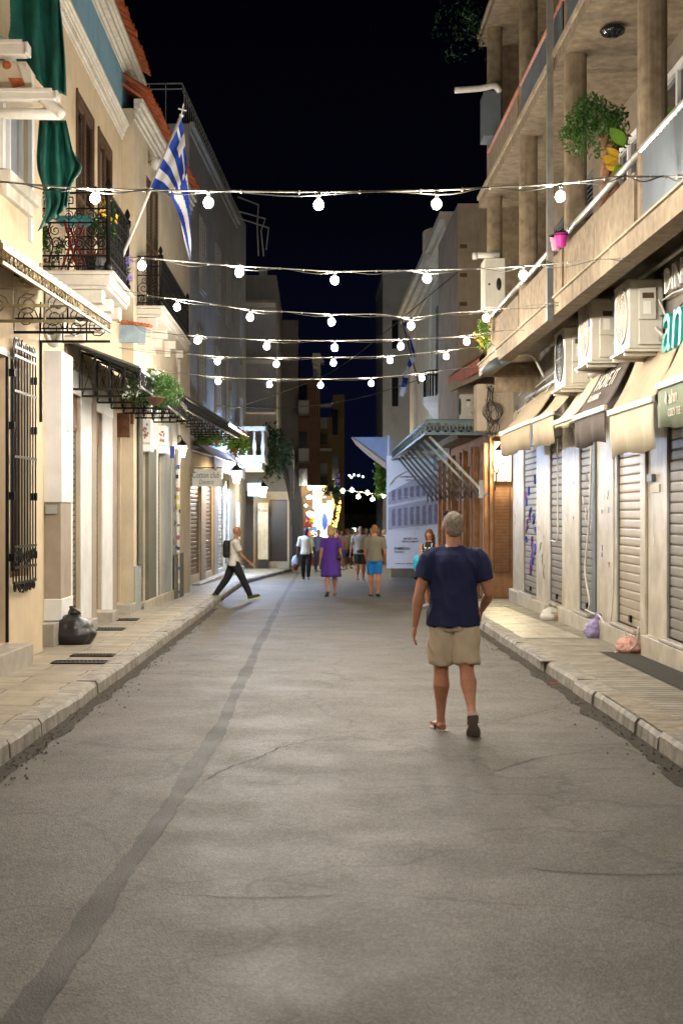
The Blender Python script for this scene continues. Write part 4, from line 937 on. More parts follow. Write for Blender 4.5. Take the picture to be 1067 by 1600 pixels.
q = MB(); c = P(399,728,47.8); q.ell(c,(.13,.1,.09)); bl = empty('floodlight', P(399,728,47.8), 'bright bluish floodlight under the white stone balcony', 'lamp'); q.build('lens', mat('blue_flood',(.7,.85,1),.5,var=0,emit=2200,ecol=(.42,.62,1.0)), bl)
q = MB(); q.box(c.x-.16,c.x+.16,47.7,47.95,c.z+.095,c.z+.14); q.beam((c.x,47.9,c.z+.12),(c.x-.1,50.5,c.z+.05),.03,.03); q.build('housing', iron, bl)
vs2 = empty('square_sign', P(397,765,50), 'small square pale blue lit sign with dark letters and a dot', 'sign')
a, c = P(387,775,50), P(408,755,50); q = MB(); q.box(a.x,c.x,50,50.1,a.z,c.z); q.build('box', mat('sign_cyan',(.5,.75,.8),.5,var=0,emit=.35,ecol=(.45,.85,.95)), vs2)
text('lettering','SEE',ltr_d,P(397,759.5,49.99),(1,0,0),(0,0,1),.24,.09,vs2); text('lettering','SEE',ltr_d,P(397,771,49.99),(1,0,0),(0,0,1),.24,.09,vs2)
q = MB(); q.ell(P(397,765,49.99),(.035,.006,.035),10,6); q.build('dot', ltr_d, vs2)
# end wall with black doorway, pale door leaf
G_ = empty('corner_store', P(430,882,58.5), 'low pale corner building with a black doorway facing the camera at the bend', 'building')
zf = gz(58.5)+PV
q = MB(); Yg = 58.6
x0, x1, x2, x3 = P(396,0,Yg).x, P(421.5,0,Yg).x, P(449,0,Yg).x, P(452,0,Yg).x; zl = P(0,781,Yg).z; zt = P(0,768,Yg).z
q.box(x0,x1,Yg,Yg+3,zf-.3,zt); q.box(x1+.0,x2,Yg,Yg+3,zl,zt-.003); q.box(x2,x3+.15,Yg-.01,Yg+3,zf-.3,zt-.002); q.build('wall', cream2, G_)
q = MB(); q.box(x1,x2,Yg+.4,Yg+.5,zf,zl); q.build('doorway', black, G_)
q = MB(); q.box(x1-.1,x3,Yg-.5,Yg-.02,zf-.2,zf+.25); q.build('door_step', marble2, G_, bevel=.01)
q = MB(); q.box(x0-1,x3+.15,Yg-.02,Yg+4,zt,P(0,700,Yg).z); q.build('upper_wall', olive, G_)
lf = empty('door_leaf', P(412,875,57), 'tall pale cupboard-like door panel on small dark wheels with graffiti', 'panel')
q = MB(); a, c = P(403,874,57), P(419,785,57); q.box(a.x,c.x,57,57.25,a.z,c.z); q.build('panel', white2, lf, bevel=.01)
text('graffiti','Kyau',ltr_d,P(411,798,56.995),(1,0,0),(0,0,1),.34,None,lf)
q = MB(); q.box(a.x+.05,a.x+.35,57.02,57.2,gz(57)+PV,a.z); q.build('wheels', black, lf)
# dark corrugated cladding curving up beside the corner store
dk = MB(); mdk = mat('dark_cladding', (.016,.016,.015), .6, .2, var=.4, streak=.3)
pr = [(450,700),(447,690),(452,800)]
n = 12
for k in range(n):
    f = k/n; xa = 452+22*f; xb = 452+22*(f+1/n)-.4; top = 715+70*f**1.2
    A1, A2 = P(xa,888-4*f,57.8-1*f), P(xb,888-4*f,57.8-1*f); t1, t2 = P(xa,top,57.8-1*f), P(xb,top+5,57.8-1*f)
    dk.prism([A1,A2,t2,t1],(0,.12+.08*(k % 2),0))
tag(dk.build('site_hoarding', mdk), 'dark corrugated hoarding with a sloping top edge beside the black doorway', 'hoarding')
tr = empty('street_tree', (-1.9,57.6,gz(58)), 'dark bushy tree overhanging the lane beyond the stone balcony', 'tree')
q = MB(); q.tube(bez([P(462,880,58.3),P(458,800,58.3),P(446,740,58),P(430,700,57.5)],6), [.13-.003*k for k in range(19)], 8); q.build('trunk', mat('bark',(.03,.022,.016),.9,var=.4), tr, smooth=True)
leaves(MB(), P(428,706,57.3), (.72,1.0,1.1), 900, .09, 31).build('crown', greend, tr); 
# ======================= RIGHT SIDE =======================
FR = Fr(4.05, 17.2, .018, 'R'); uR = lambda px, w=0: FR.u(px, w)
gR = lambda u: FR.g(u)
ap = empty('apartment_block', (4.6,20,gz(20)+PV), 'weathered beige concrete apartment block with long balconies over marble shopfronts on the right', 'apartment block')
bays = [(817,837.5,'roller shutter streaked with blue and violet graffiti'),(858.5,877.5,None),(904,926,None),(963,1003,'pale beige roller shutter'),(1041,1120,None)]
hR = []
for (a, b_, l) in bays: u1, u0 = uR(a), uR(b_); hR.append((u0, u1, gR((u0+u1)/2)+.28, 3.05))
hR.append((hR[-1][0]-2.6, hR[-1][0]-.6, gR(-3)+.28, 3.05))
UR0, UR1 = -11, uR(801)
wall(MB(), FR, UR0, UR1, gz(8)-.5, 3.9, hR, .28, 8).build('shopfront_wall', marble, ap)
for i, h in enumerate(hR):
    m_ = [steel, steel, steel, beigesl, steel, steel][i]
    s_ = slats(MB(), FR, h[0], h[1], h[2], h[3], -.03, .118, .010).build('roller_shutter', m_, ap)
    if i < 5 and bays[i][2]: s_['label'] = bays[i][2]
    q = MB(); q.fb(FR,h[0],h[0]+.04,h[2],h[3],-.028,-.018); q.fb(FR,h[1]-.04,h[1],h[2],h[3],-.028,-.018); q.build('shutter_guide', corr, s_)
    if i == 0:
        graffiti(s_, FR, h[0]+.1, h[1]-.1, h[2]+.6, h[3]-.6, -.026, mat('graffiti_blue',(.05,.10,.45),.5,var=.2), 9, 7, .045); graffiti(s_, FR, h[0]+.1, h[1]-.1, h[2]+.4, h[3]-.9, -.024, mat('graffiti_violet',(.22,.08,.35),.5,var=.2), 6, 9, .03)
    if i == 2: graffiti(s_, FR, h[0]+.1, h[1]-.15, h[2]+1.0, h[3]-.5, -.026, ltr_w, 7, 17, .007)
    q = MB(); q.fb(FR,h[0]+.002,h[1]-.002,h[2]-.04,h[2],-.27,.10); q.build('sill', marble2, s_, bevel=.006)
for (a, b_) in ((801,858),(878,935),(935,1003),(1012,1130)):
    q = MB(); u1, u0 = uR(a), uR(b_); z_ = gR((u0+u1)/2); q.fb(FR,u0+.01,u1-.01,z_-.3,z_+.235,.003,.09); q.build('shop_step', marble, ap, bevel=.008)
q = MB(); u1, u0 = uR(1003.5), uR(1011.5); q.fb(FR,u0,u1,gR(u0)-.1,3.0,.004,.035); q.build('marble_fin', marble, ap, bevel=.006)
q = MB()
for (a, b_) in ((801,817),(838,858),(878,903),(935,962)): 
    u1, u0 = uR(a), uR(b_); q.fb(FR,u0+.02,u1-.02,FR.z((a+b_)/2,FR.side and 880),FR.z((a+b_)/2,880)+.008,.001,.004)
q.build('slab_joint', marble2, ap)
graffiti(ap, FR, uR(852), uR(842), .55, 1.2, .006, mat('graffiti_grey',(.2,.19,.18),.6,var=0), 3, 3, .006)
q = MB(); u1, u0 = uR(926.5), uR(932); q.fb(FR,u0,u1,gR(u0)+.2,3.4,-.05,.03); q.build('steel_post', corr, ap)
# hoses and pipes
q = MB(); q.tube(bez([FR.pt(uR(932),3.3,.06),FR.pt(uR(927),1.6,.07),FR.pt(uR(923),.9,.09),FR.pt(uR(929),.45,.08),FR.pt(uR(926),gR(4)+.33,.08)],6),.016,6); q.build('pipe', pvc, ap, smooth=True)
q = MB(); q.tube(bez([FR.pt(uR(925),gR(3)+.33,.1),FR.pt(uR(945),gR(3)+.33,.1),FR.pt(uR(961),gR(2)+.40,.05),FR.pt(uR(962),2.9,.03)],6),.014,6); q.build('pipe', pvc, ap, smooth=True)
q = MB(); q.tube(bez([FR.pt(uR(873),3.0,.03),FR.pt(uR(873),1.9,.03),FR.pt(uR(873),1.3,.03),FR.pt(uR(862),1.25,.03)],5),.012,6); q.build('pipe', ltr_w, ap, smooth=True)
q = MB(); q.fb(FR,uR(1024),uR(1016),FR.z(1020,753),FR.z(1020,741),.003,.05); q.build('junction_box', mat('box_blue',(.14,.17,.20),.5), ap, bevel=.005)
q = MB(); q.fb(FR,uR(1031),uR(1018),FR.z(1025,769),FR.z(1025,757),.003,.02); q.build('wall_plate', white2, ap)
# mezzanine wall + fascia behind awnings
wall(MB(), FR, UR0, UR1, 3.9, 4.715, [], .1, 8, -.002).build('fascia_wall', mat('dark_fascia',(.16,.145,.125),.8,var=.2,streak=.3), ap)
# balcony slabs, parapets, columns
SX = 3.1
def slab(z0, z1, y0=8.6, y1=26.75):
    q = MB(); q.box(SX,8,y0,y1,z0,z1); q.build('balcony_slab', conc, ap)
    q = MB(); q.box(SX-.03,SX+.2,y0,y1+.03,z1-.05,z1+.02) ; q.build('slab_lip', mat('chipped_lip',(.30,.25,.17),.9,var=.3,streak=.3,bump=.5,bscale=30), ap)
q = MB(); q.box(SX,SX+.22,8.6,26.75,4.29,4.50); q.box(SX+.221,8,26.55,26.75,4.29,4.50); q.build('edge_beam', conc, ap)
q = MB(); q.box(SX-.03,SX+.2,8.6,26.78,4.503,4.525); q.build('slab_lip', mat('chipped_lip',(.30,.25,.17),.9,var=.3,streak=.3,bump=.5,bscale=30), ap)
q = MB(); q.box(SX+.14,8,8.6,26.54,4.72,4.80); q.build('balcony_slab', concd, ap)
slab(7.46,7.66); slab(10.5,10.7)
ucs = [13.75, 17.8, 21.7, 25.75]
for y in [9.8]+ucs:
    q = MB(); c_, r_ = (SX+.17, y), .125
    for (z0, z1) in ((4.523,7.457),(7.683,10.497)): q.loft([(c_[0],c_[1],z0,r_*1.1,r_),(c_[0],c_[1],z1,r_*1.1,r_)],20,2.6)
    q.build('column', conc, ap, smooth=False)
wy0, wy1 = 8.6, 26.75
fu = lambda y: y
UPF = Fr(4.35, 0, 0, 'R')
hu = [(16.3,18.3,5.6,7.2),(22.2,23.8,4.52,7.1),(11.5,13.5,5.4,7.2),(24.3,25.8,4.52,6.9),(19.2,20.8,5.3,7.0),(22.2,23.8,7.7,10.2),(17.5,19.5,8.5,10.2)]
wall(MB(), UPF, wy0, wy1, 4.5, 10.5, hu, .15, 4, 0).build('upper_wall', mat('upper_render',(.21,.175,.13),.9,var=.12,bump=.2,streak=.25), ap)
for i, h in enumerate(hu):
    if i in (1,3,5): louvre(UPF, ap, h[0], h[1], h[2], h[3], -.06, corr, 2, .08)
    else: window(UPF, ap, h[0], h[1], h[2], h[3], -.1, white, glassd, .09)
q = MB(); q.box(3.4,8,26.7,26.75,4.0,10.5); q.build('end_wall', conc, ap)
def parapet(y0, y1, z0, z1, m, rail, rz, corrug=False, nm='parapet'):
    q = MB()
    if corrug:
        n = int((y1-y0)/.065)
        for i in range(n):
            a = y0+(y1-y0)*i/n; b_ = y0+(y1-y0)*(i+1)/n; xa = SX+.06+(.022 if i % 2 else -.022); xb = SX+.06+(-.022 if i % 2 else .022)
            q.poly([(xa,a,z0),(xa,a,z1),(xb,b_,z1),(xb,b_,z0)])
    else: q.box(SX+.03,SX+.13,y0,y1,z0,z1)
    q.build(nm, m, ap)
    q = MB(); q.tube([(SX+.06,y0-.1,rz),(SX+.06,y1+.1,rz)],.04,8); q.build('handrail', rail, ap, smooth=True)
parapet(9.95,13.6,4.52,5.20,corr,zinc,5.24,True,'sheet_panel')
parapet(13.92,17.62,4.52,5.08,conc,zinc,5.24); parapet(17.97,21.55,4.52,5.08,conc,zinc,5.24); parapet(21.87,25.6,4.52,5.08,conc,zinc,5.24)
parapet(9.95,13.6,7.69,8.2,corr,pinkr,8.25,True,'sheet_panel'); parapet(13.92,17.62,7.69,8.2,corr,zinc,8.25,True,'sheet_panel'); parapet(17.97,21.55,7.69,8.2,corr,pinkr,8.25,True,'sheet_panel'); parapet(21.87,25.6,7.69,8.15,conc,pinkr,8.25)
q = MB(); q.box(SX-.09,SX-.01,18.35,18.43,5.0,11); q.build('downpipe', zinc, ap); q = MB(); q.box(SX-.09,SX-.01,18.35,18.43,4.22,4.98); q.build('downpipe', mat('dark_downpipe',(.12,.14,.16),.5,.3), ap)
q = MB(); q.tube([(3.86,9.0,4.55),(3.92,17,4.55),(3.98,24,4.55)],.03,8); q.build('conduit', zinc, ap, smooth=True)
# soffit dome lamp
sl = empty('soffit_lamp', (3.5,16.7,7.35), 'unlit dark caged dome lamp under the upper balcony soffit', 'lamp')
q = MB(); q.ell((3.5,16.7,7.40),(.14,.14,.07),14,8); q.build('dome', glassd, sl, smooth=True)
q = MB(); q.tube([(3.5+.14*math.cos(t),16.7+.14*math.sin(t),7.40) for t in [k*math.pi/8 for k in range(16)]],.012,5,closed=True)
for k in range(4): t = k*math.pi/4; q.tube([(3.5+.145*math.cos(t)*math.cos(p_),16.7+.145*math.sin(t)*math.cos(p_),7.40-.075*math.sin(p_)) for p_ in [j*math.pi/8 for j in range(9)]],.006,4)
q.build('cage', iron, sl)
# cabinets at the far column
for (x0,x1,y0,y1,Yp,lab) in ((757,789,403,480,24.4,'tall white metal cabinet with a black oval window on the first balcony end'),(756,783,141,213,25.2,'plain grey metal cabinet on the upper balcony end beneath a pipe')):
    t = empty('metal_cabinet', P((x0+x1)/2,y1,Yp), lab, 'cabinet'); a, c = P(x0,y1,Yp), P(x1,y0,Yp); mm_ = acw if y0 > 300 else corr
    q = MB(); q.box(a.x,c.x,Yp,Yp+.6,a.z,c.z); q.build('casing', mm_ if y0 > 300 else corr, t, bevel=.015)
    if y0 > 300:
        q = MB(); q.ell(P(779,444,Yp),(.045,.015,.11),10,8); q.ell(P(764,444,Yp),(.02,.01,.02),8,6); q.build('oval_window', black, t)
        q = MB(); q.tube([P(742,399,Yp-.1),P(780,398,Yp-.1)],.05,8); q.tube([P(738,400,Yp-.1),P(745,400,Yp-.1)],.06,8); q.build('flue', pvc, t, smooth=True)
    else: q = MB(); q.tube(bez([P(710,141,Yp-.2),P(750,138,Yp-.2),P(772,134,Yp-.2),P(780,142,Yp-.1)],5),.055,8); q.build('flue', pvc, t, smooth=True)
# air conditioners
def ac_unit(label, u0, L_, z0, h, dep, name='air_conditioner', fr=FR, wo=.03, logo=None, fan=True):
    t = empty(name, fr.pt(u0+L_/2,z0,wo+dep/2), label, 'air conditioner', 'air conditioners above the awnings')
    q = MB(); q.fb(fr,u0,u0+L_,z0,z0+h,wo,wo+dep); q.build('casing', acw, t, bevel=.02)
    q = MB(); q.fb(fr,u0+.02,u0+L_-.02,z0+h-.04,z0+h+.006,wo+.02,wo+dep+.008); q.build('lid', acw, t, bevel=.004)
    c = fr.pt(u0+L_*.42,z0+h*.52,wo+dep+.012); q = MB(); rr = min(h,L_)*.40
    for r_ in [rr*k/7 for k in range(1,8)]: q.tube([c+fr.d*r_*math.cos(a)+Vector((0,0,1))*r_*math.sin(a) for a in [k*math.pi/12 for k in range(24)]], .006 if r_ < rr*.95 else .016, 4, closed=True)
    for k in range(8): a = k*math.pi/4; q.tube([c, c+fr.d*rr*math.cos(a)+Vector((0,0,1))*rr*math.sin(a)], .006, 4)
    q.build('fan_grille', iron if fan else acw, t)
    q = MB(); q.tube([c-fr.n*.012,c-fr.n*.008],rr*.97,20); q.build('fan_opening', black if fan else mat('brown_stain_panel',(.38,.28,.2),.6), t)
    # side service cover facing down the street
    q = MB(); q.fb(fr,u0-.03,u0-.001,z0+h*.42,z0+h*.88,wo+dep*.22,wo+dep*.72); q.fb(fr,u0-.045,u0-.001,z0+h*.06,z0+h*.40,wo+dep*.05,wo+dep*.72); q.build('service_cover', acw, t, bevel=.008)
    q = MB(); q.fb(fr,u0-.034,u0-.031,z0+h*.72,z0+h*.80,wo+dep*.30,wo+dep*.62); q.build('handle_slot', brown, t)
    q = MB(); q.fb(fr,u0-.033,u0-.031,z0+h*.5,z0+h*.68,wo+dep*.38,wo+dep*.6); q.build('label_sticker', ltr_w, t)
    if logo: q = MB(); cc = fr.pt(u0+.10,z0+h*.62,wo+dep+.004); q.ell(cc,(.012,.03,.06) ,10,6); q.build('badge', mat('badge_blue',(.02,.08,.45),.4,var=0), t)
    q = MB(); 
    for uu in (u0+.08,u0+L_-.1): q.fb(fr,uu,uu+.04,z0-.07,z0-.03,-.0,wo+dep+.03)
    q.fb(fr,u0-.02,u0+L_,z0-.028,z0-.003,wo+dep*.05,wo+dep+.05); q.build('bracket', acw, t)
    q = MB(); q.tube(bez([fr.pt(u0-.03,z0+h*.3,wo+.1),fr.pt(u0-.16,z0+h*.1,wo+.02),fr.pt(u0-.1,z0-.2,.02)],5),.02,6); q.tube(bez([fr.pt(u0-.03,z0+h*.7,wo+.06),fr.pt(u0-.12,z0+h*.4,wo),fr.pt(u0-.06,z0-.1,.0)],5),.014,6); q.build('hose', pvc, t, smooth=True)
    return t
uu = lambda Y: Y-17.2
ac_unit('largest air conditioner, nearest on the right wall, with a blue oval badge', uu(16.3), .84, 3.62, .80, .40, logo=True, fan=False)
ac_unit('boxy air conditioner second from the camera with a cream control box on its side', uu(18.75), 1.0, 3.74, .82, .40, logo=True, fan=False)
ac_unit('air conditioner with a round black fan grille, third from the camera above the pale awnings', uu(20.95), .95, 3.60, .87, .40, logo=True, fan=True)
# awnings
def awning(label, y0, y1, zo_, zw, val, m, mv=None, xo=3.66, bar=True, txt=None):
    t = empty('shop_awning', ((xo+4.05)/2,(y0+y1)/2,zo_), label, 'awning', 'canvas awnings over the shutters on the right')
    xa, xb = FR.pt(uu(y0),0,.03).x, FR.pt(uu(y1),0,.03).x; q = MB(); n = 10; rows = 6
    for i in range(n+1):
        f = i/n
        for j in range(rows+1):
            g_ = j/rows; x = (xa+(xb-xa)*f)*(1-g_)+xo*g_; z = zw*(1-g_)+zo_*g_ - .045*math.sin(g_*math.pi)*(1+.3*math.sin(f*9))+.008*math.sin(f*14+j)
            q.v.append(Vector((x, y0+(y1-y0)*f, z)))
    for i in range(n):
        for j in range(rows): q.f.append([i*(rows+1)+j, i*(rows+1)+j+1, (i+1)*(rows+1)+j+1, (i+1)*(rows+1)+j]); q.mi.append(0)
    o = q.build('canvas', m, t, smooth=True); so = o.modifiers.new('t','SOLIDIFY'); so.thickness = .006
    q = MB(); n = 20
    for i in range(n+1):
        f = i/n; s_ = .02*math.sin(f*17+y0)+.01*math.sin(f*31); q.v += [Vector((xo,y0+(y1-y0)*f,zo_-.04)), Vector((xo+s_*.5,y0+(y1-y0)*f,zo_-.04-val*.5)), Vector((xo+s_+.02,y0+(y1-y0)*f+.02*math.sin(f*3),zo_-.04-val+.025*math.sin(f*8+y0)))]
    for i in range(n):
        for j in range(2): q.f.append([i*3+j, i*3+j+1, (i+1)*3+j+1, (i+1)*3+j]); q.mi.append(0)
    o = q.build('valance', mv or m, t, smooth=True); so = o.modifiers.new('t','SOLIDIFY'); so.thickness = .005
    q = MB(); q.beam((xo-.01,y0-.03,zo_),(xo-.01,y1+.03,zo_),.05,.075); q.build('front_bar', pvc, t, bevel=.012)
    for yy in (y0+.1,y1-.1): q = MB(); q.tube([(xb,yy,zo_-.1),((xb+xo)/2+.05,yy+.15,zo_-.06),(xo,yy,zo_)],.014,6); q.build('arm', pvc, t)
    q = MB(); q.tube([(xa-.03,y0,zw+.03),(xb-.03,y1,zw+.03)],.04,8); q.build('roller_tube', zinc, t)
    if txt:
        sl_ = Vector((xa-xo,0,zw-zo_)).normalized(); nrm = Vector((0,-1,0)).cross(sl_)
        c = Vector((xo,(y0+y1)/2,zo_)).lerp(Vector(((xa+xb)/2,(y0+y1)/2,zw)),.62); L_ = math.hypot(xa-xo,zw-zo_)
        text('lettering', txt[0], ltr_w, c+nrm*.01, (0,-1,0), sl_, (y1-y0)*.58, L_*.30, t, .004)
        c = Vector((xo,(y0+y1)/2+.1,zo_)).lerp(Vector(((xa+xb)/2,(y0+y1)/2+.1,zw)),.28); text('lettering', txt[1], ltr_w, c+nrm*.035, (0,-1,0), sl_, (y1-y0)*.34, L_*.12, t, .004)
    return t
tan = mat('tan_canvas', (.34,.27,.175), .85, var=.07, scale=2, bump=.1, streak=.12); crm = mat('cream_canvas', (.56,.49,.36), .85, var=.06, scale=2, bump=.1, streak=.08); crm2 = mat('beige_canvas', (.47,.38,.26), .85, var=.06, scale=2, bump=.1, streak=.1)
choc = mat('chocolate_canvas', (.075,.058,.047), .85, var=.1, scale=2, bump=.1); sage = mat('sage_canvas', (.20,.235,.165), .85, var=.06, bump=.1)
awning('tan awning at the far end of the right row, next to the lit orange niche', 24.0, 27.9, 3.28, 3.95, .42, tan)
awning('tan awning second from the far end of the right row, with a white front bar', 21.75, 23.8, 3.27, 3.8, .42, crm2)
awning('short cream awning with a white bar left of the dark brown lettered awning', 20.05, 21.55, 3.10, 3.72, .06, crm)
awning('dark brown awning with tall white lettering on its slope', 17.85, 19.95, 3.06, 3.77, .38, choc, txt=('HOVE IT','CLOTHING'))
awning('wide cream awning with a long valance, right of the dark brown one', 15.35, 17.6, 2.97, 3.70, .5, crm2, crm)
sg = awning('sage green valance awning with pale emblem lettering at the right edge', 12.6, 15.1, 3.08, 3.75, .42, crm2, sage)
text('lettering','ahn',mat('peach_lettering',(.62,.52,.42),.6,var=0),(3.645,14.45,2.93),(0,-1,0),(0,0,1),.34,.14,sg); text('lettering','COZY TEE',MC['peach_lettering'],(3.645,14.4,2.77),(0,-1,0),(0,0,1),.5,.08,sg)
q = MB(); q.prism([(3.64,14.78,2.90),(3.64,14.72,2.86),(3.64,14.70,2.96),(3.64,14.74,3.0)],(.004,0,0)); q.build('emblem', MC['peach_lettering'], sg)
text_o = tag(empty('fascia_letters', FR.pt(uu(15.9),4.0,.1)), 'white block letters on the wall above the cream awning at the right edge', 'sign letters')
text('lettering','DINC',ltr_w,FR.pt(uu(15.35),P(0,440,15.9).z,.06),FR.d*-1,(0,0,1),1.15,.28,text_o,.05)
text_o = tag(empty('script_letters', FR.pt(uu(15.7),3.7,.1)), 'turquoise script letters beside the nearest air conditioner at the right edge', 'sign letters')
text('lettering','an',mat('turquoise_letters',(.02,.38,.36),.4,var=0),FR.pt(uu(15.45),P(0,520,15.7).z,.08),FR.d*-1,(0,0,1),.9,.42,text_o,.06,shear=.2)
# balcony plants
fp = empty('potted_fig_tree', (3.55,17.0,4.52), 'potted weeping fig with a braided trunk and spreading green crown on the balcony', 'plant')
q = MB()
for k in range(4): q.tube([(3.45+.08*math.cos(a*1.4+k*1.57),16.6+.08*math.sin(a*1.4+k*1.57),4.95+a*.19) for a in range(8)],.045,6)
q.build('trunk', mat('braided_bark',(.22,.11,.06),.9,var=.4,bump=.5), fp, smooth=True)
q = MB(); q.lathe((3.45,16.6,4.803),[(.16,0),(.22,.4),(.20,.4),(.14,.02)],14); q.build('pot', tile, fp)
leaves(MB(), (3.28,16.6,6.28), (.36,.42,.34), 2200, .032, 41, droop=.10).build('crown', green, fp)
ip = empty('broad_leaf_plant', (3.4,16.0,5.2), 'broad-leaved houseplant with yellowing leaves at the foot of the fig', 'plant')
def bigleaf(mb, a, b_, wd, nrm):
    a, b_ = Vector(a), Vector(b_); d = b_-a; s_ = d.cross(Vector(nrm)).normalized()*wd; n = 6; pts = []
    for k in range(n+1):
        t = k/n; w_ = math.sin(math.pi*min(1,t*1.0)**.8); c = a+d*t-Vector((0,0,.25*t*t*d.length)); pts.append((c-s_*w_, c, c+s_*w_))
    for k in range(n):
        for j in range(2): mb.poly([pts[k][j]+Vector((0,0,.02*(j!=1))), pts[k][j+1]+Vector((0,0,.02*(j!=0))), pts[k+1][j+1]+Vector((0,0,.02*(j!=0))), pts[k+1][j]+Vector((0,0,.02*(j!=1)))])
q = MB(); bigleaf(q,P(966,262,15.8),P(938,238,15.8),.07,(0,-1,.2)); bigleaf(q,P(968,262,15.8),P(944,258,15.8),.06,(0,-1,-.2)); bigleaf(q,P(966,250,15.8),P(946,226,15.8),.05,(0,-1,.2)); q.build('yellow_leaves', leafmat('leaf_yellow',(.42,.25,.03)), ip, smooth=True)
q = MB(); bigleaf(q,P(975,232,15.8),P(952,190,15.8),.08,(0,-1,.2)); bigleaf(q,P(976,262,15.8),P(955,272,15.6),.06,(0,-1,.2)); bigleaf(q,P(1020,200,16.5),P(1012,140,16.5),.1,(0,-1,.2)); bigleaf(q,P(1030,190,16.5),P(1055,165,16.5),.1,(0,-1,.2)); q.build('green_leaves', greenl, ip, smooth=True)
for (px,py,r_,m_,lab) in ((876,374,.085,mat('magenta_pot',(.55,.03,.32),.4,var=0),'bright pink flowerpot hooked on the balcony rail'),(868,380,.075,mat('pale_pink_pot',(.55,.30,.42),.4,var=0),'pale lilac flowerpot tilted behind the bright pink one')):
    t = empty('flowerpot', P(px,py,17.4), lab, 'flowerpot'); c = P(px,py,17.4 if r_ > .08 else 17.55)
    q = MB(); q.lathe((c.x,c.y,c.z-.09),[(r_*.65,0),(r_*.9,.12),(r_,.12),(r_,.16),(r_*.85,.16),(r_*.55,.02)],14); q.build('pot', m_, t, smooth=False)
    leaves(MB(), c+Vector((0,0,.1)), (r_,r_,.05), 40, .03, px).build('foliage', greend, t)
q = MB(); c = P(873,372,17.4); q.tube([c+Vector((.12*math.cos(t),.1*math.sin(t),.03)) for t in [k*math.pi/8 for k in range(16)]],.006,4,closed=True); q.tube([c+Vector((.1,0,.03)),c+Vector((.12,0,.15))],.006,4); tag(q.build('pot_holder', iron), 'thin black wire ring holder around the pink flowerpots on the balcony rail', 'pot holder')
flowers('weeping_plant','light green weeping plant with yellow fronds spilling over the far balcony corner','plant',P(757,525,24.8),(.16,.2,.42),500,.03,greenl,petal_y,44,np_=40,psz=.05)
flowers('rooftop_creeper','dark creeper leaves hanging into the sky at the top centre right','plant',P(727,25,26.2),(.55,.3,.75),420,.04,greend,None,45,droop=.3)
# wall camera / floodlights cluster
fc = empty('wall_floodlight', P(775,570,24), 'cone-shaped grey floodlight with cables under the balcony end', 'lamp')
q = MB(); q.tube([P(752,581,24),P(766,573,24),P(779,566,24)],[.035,.085,.095],10); q.tube([P(779,566,24),P(800,556,24)],[.1,.08],10); q.build('housing', corr, fc, smooth=True)
q = MB(); q.tube(bez([P(800,556,24),P(830,556,24.2),P(850,590,24.4)],6),.02,6); q.tube(bez([P(772,540,24.2),P(778,555,24.2),P(790,560,24.1)],6),.02,6); q.build('cable_arm', pvc, fc, smooth=True)
# tangle of cables on the wall
tc_ = MB(); rd = random.Random(12)
for k in range(9):
    b_ = [P(768+rd.uniform(-10,12), 600+i*22+rd.uniform(-9,9), 30.5+rd.uniform(-.06,.06)) for i in range(5)]; tc_.tube(bez(b_,5),.008,4)
for k in range(5): c = P(770,648,30.45); tc_.tube([c+Vector((.16*math.cos(t)*(1+.1*k),.02*k,.2*math.sin(t)+.02*k)) for t in [j*math.pi/8 for j in range(16)]],.007,4,closed=True)
tag(tc_.build('cable_tangle', black), 'tangled coil of black cables hanging on the wall above the truss canopy', 'cables')
# ---- wall piece between apartment and orange building
F2 = Fr(FR.pt(UR1,0).x+.02, FR.pt(UR1,0).y+.02, .02, 'R')
og = empty('orange_building', (4.5,38,gz(38)+PV), 'orange plastered old building with pilasters and graffiti under the steel truss canopy', 'building')
q = MB(); xa, xb = P(765,0,35).x, P(802,0,35).x
q.box(xa,xb+.5,35,36,gz(35)-.2,P(0,695,35).z); q.build('niche_wall', orange, og)
q = MB(); q.box(P(771,0,35).x,P(797,0,35).x,34.9,34.997,P(0,752,35).z,P(0,690,35).z); q.build('lit_panel', cream2, og)
FO = Fr(xa, 35.0, -.010, 'R')
uo1 = 12.5
wall(MB(), FO, 0.02, uo1, gz(36)-.5, 3.7, [(1.0,2.1,gz(36)+.2,3.0),(3.2,4.6,gz(38)+.2,3.0),(6.0,7.6,gz(40)+.2,3.0)], .3, 6).build('wall', orange, og)
for (a,b_) in ((1.0,2.1),(3.2,4.6),(6.0,7.6)): q = MB(); q.fb(FO,a,b_,gz(40)-.2,3.0,-.3,-.25); q.build('door', mat('dark_orange_door',(.16,.05,.02),.7,var=.3), og)
for u in (.12,.75,2.2,2.9,4.7,5.6,7.7,8.8,10.5,11.8): q = MB(); q.fb(FO,u,u+.22,gz(40)-.3,3.45,.003,.12); q.build('pilaster', orange, og, bevel=.01)
for u in (.42,3.05,4.95): q = MB(); q.tube([FO.pt(u,gz(38),.08),FO.pt(u,3.5,.08)],.04,8); q.build('downpipe', pvc, og, smooth=True)
text('graffiti','GORV',ltr_d,FO.pt(9.7,.95,.02),(0,0,1),FO.d,1.3,.45,og,.006)
graffiti(og, FO, 4.9, 5.5, .3, 1.6, .006, ltr_d, 5, 23, .012); graffiti(og, FO, 7.9, 8.7, .3, 1.6, .006, ltr_d, 5, 25, .012)
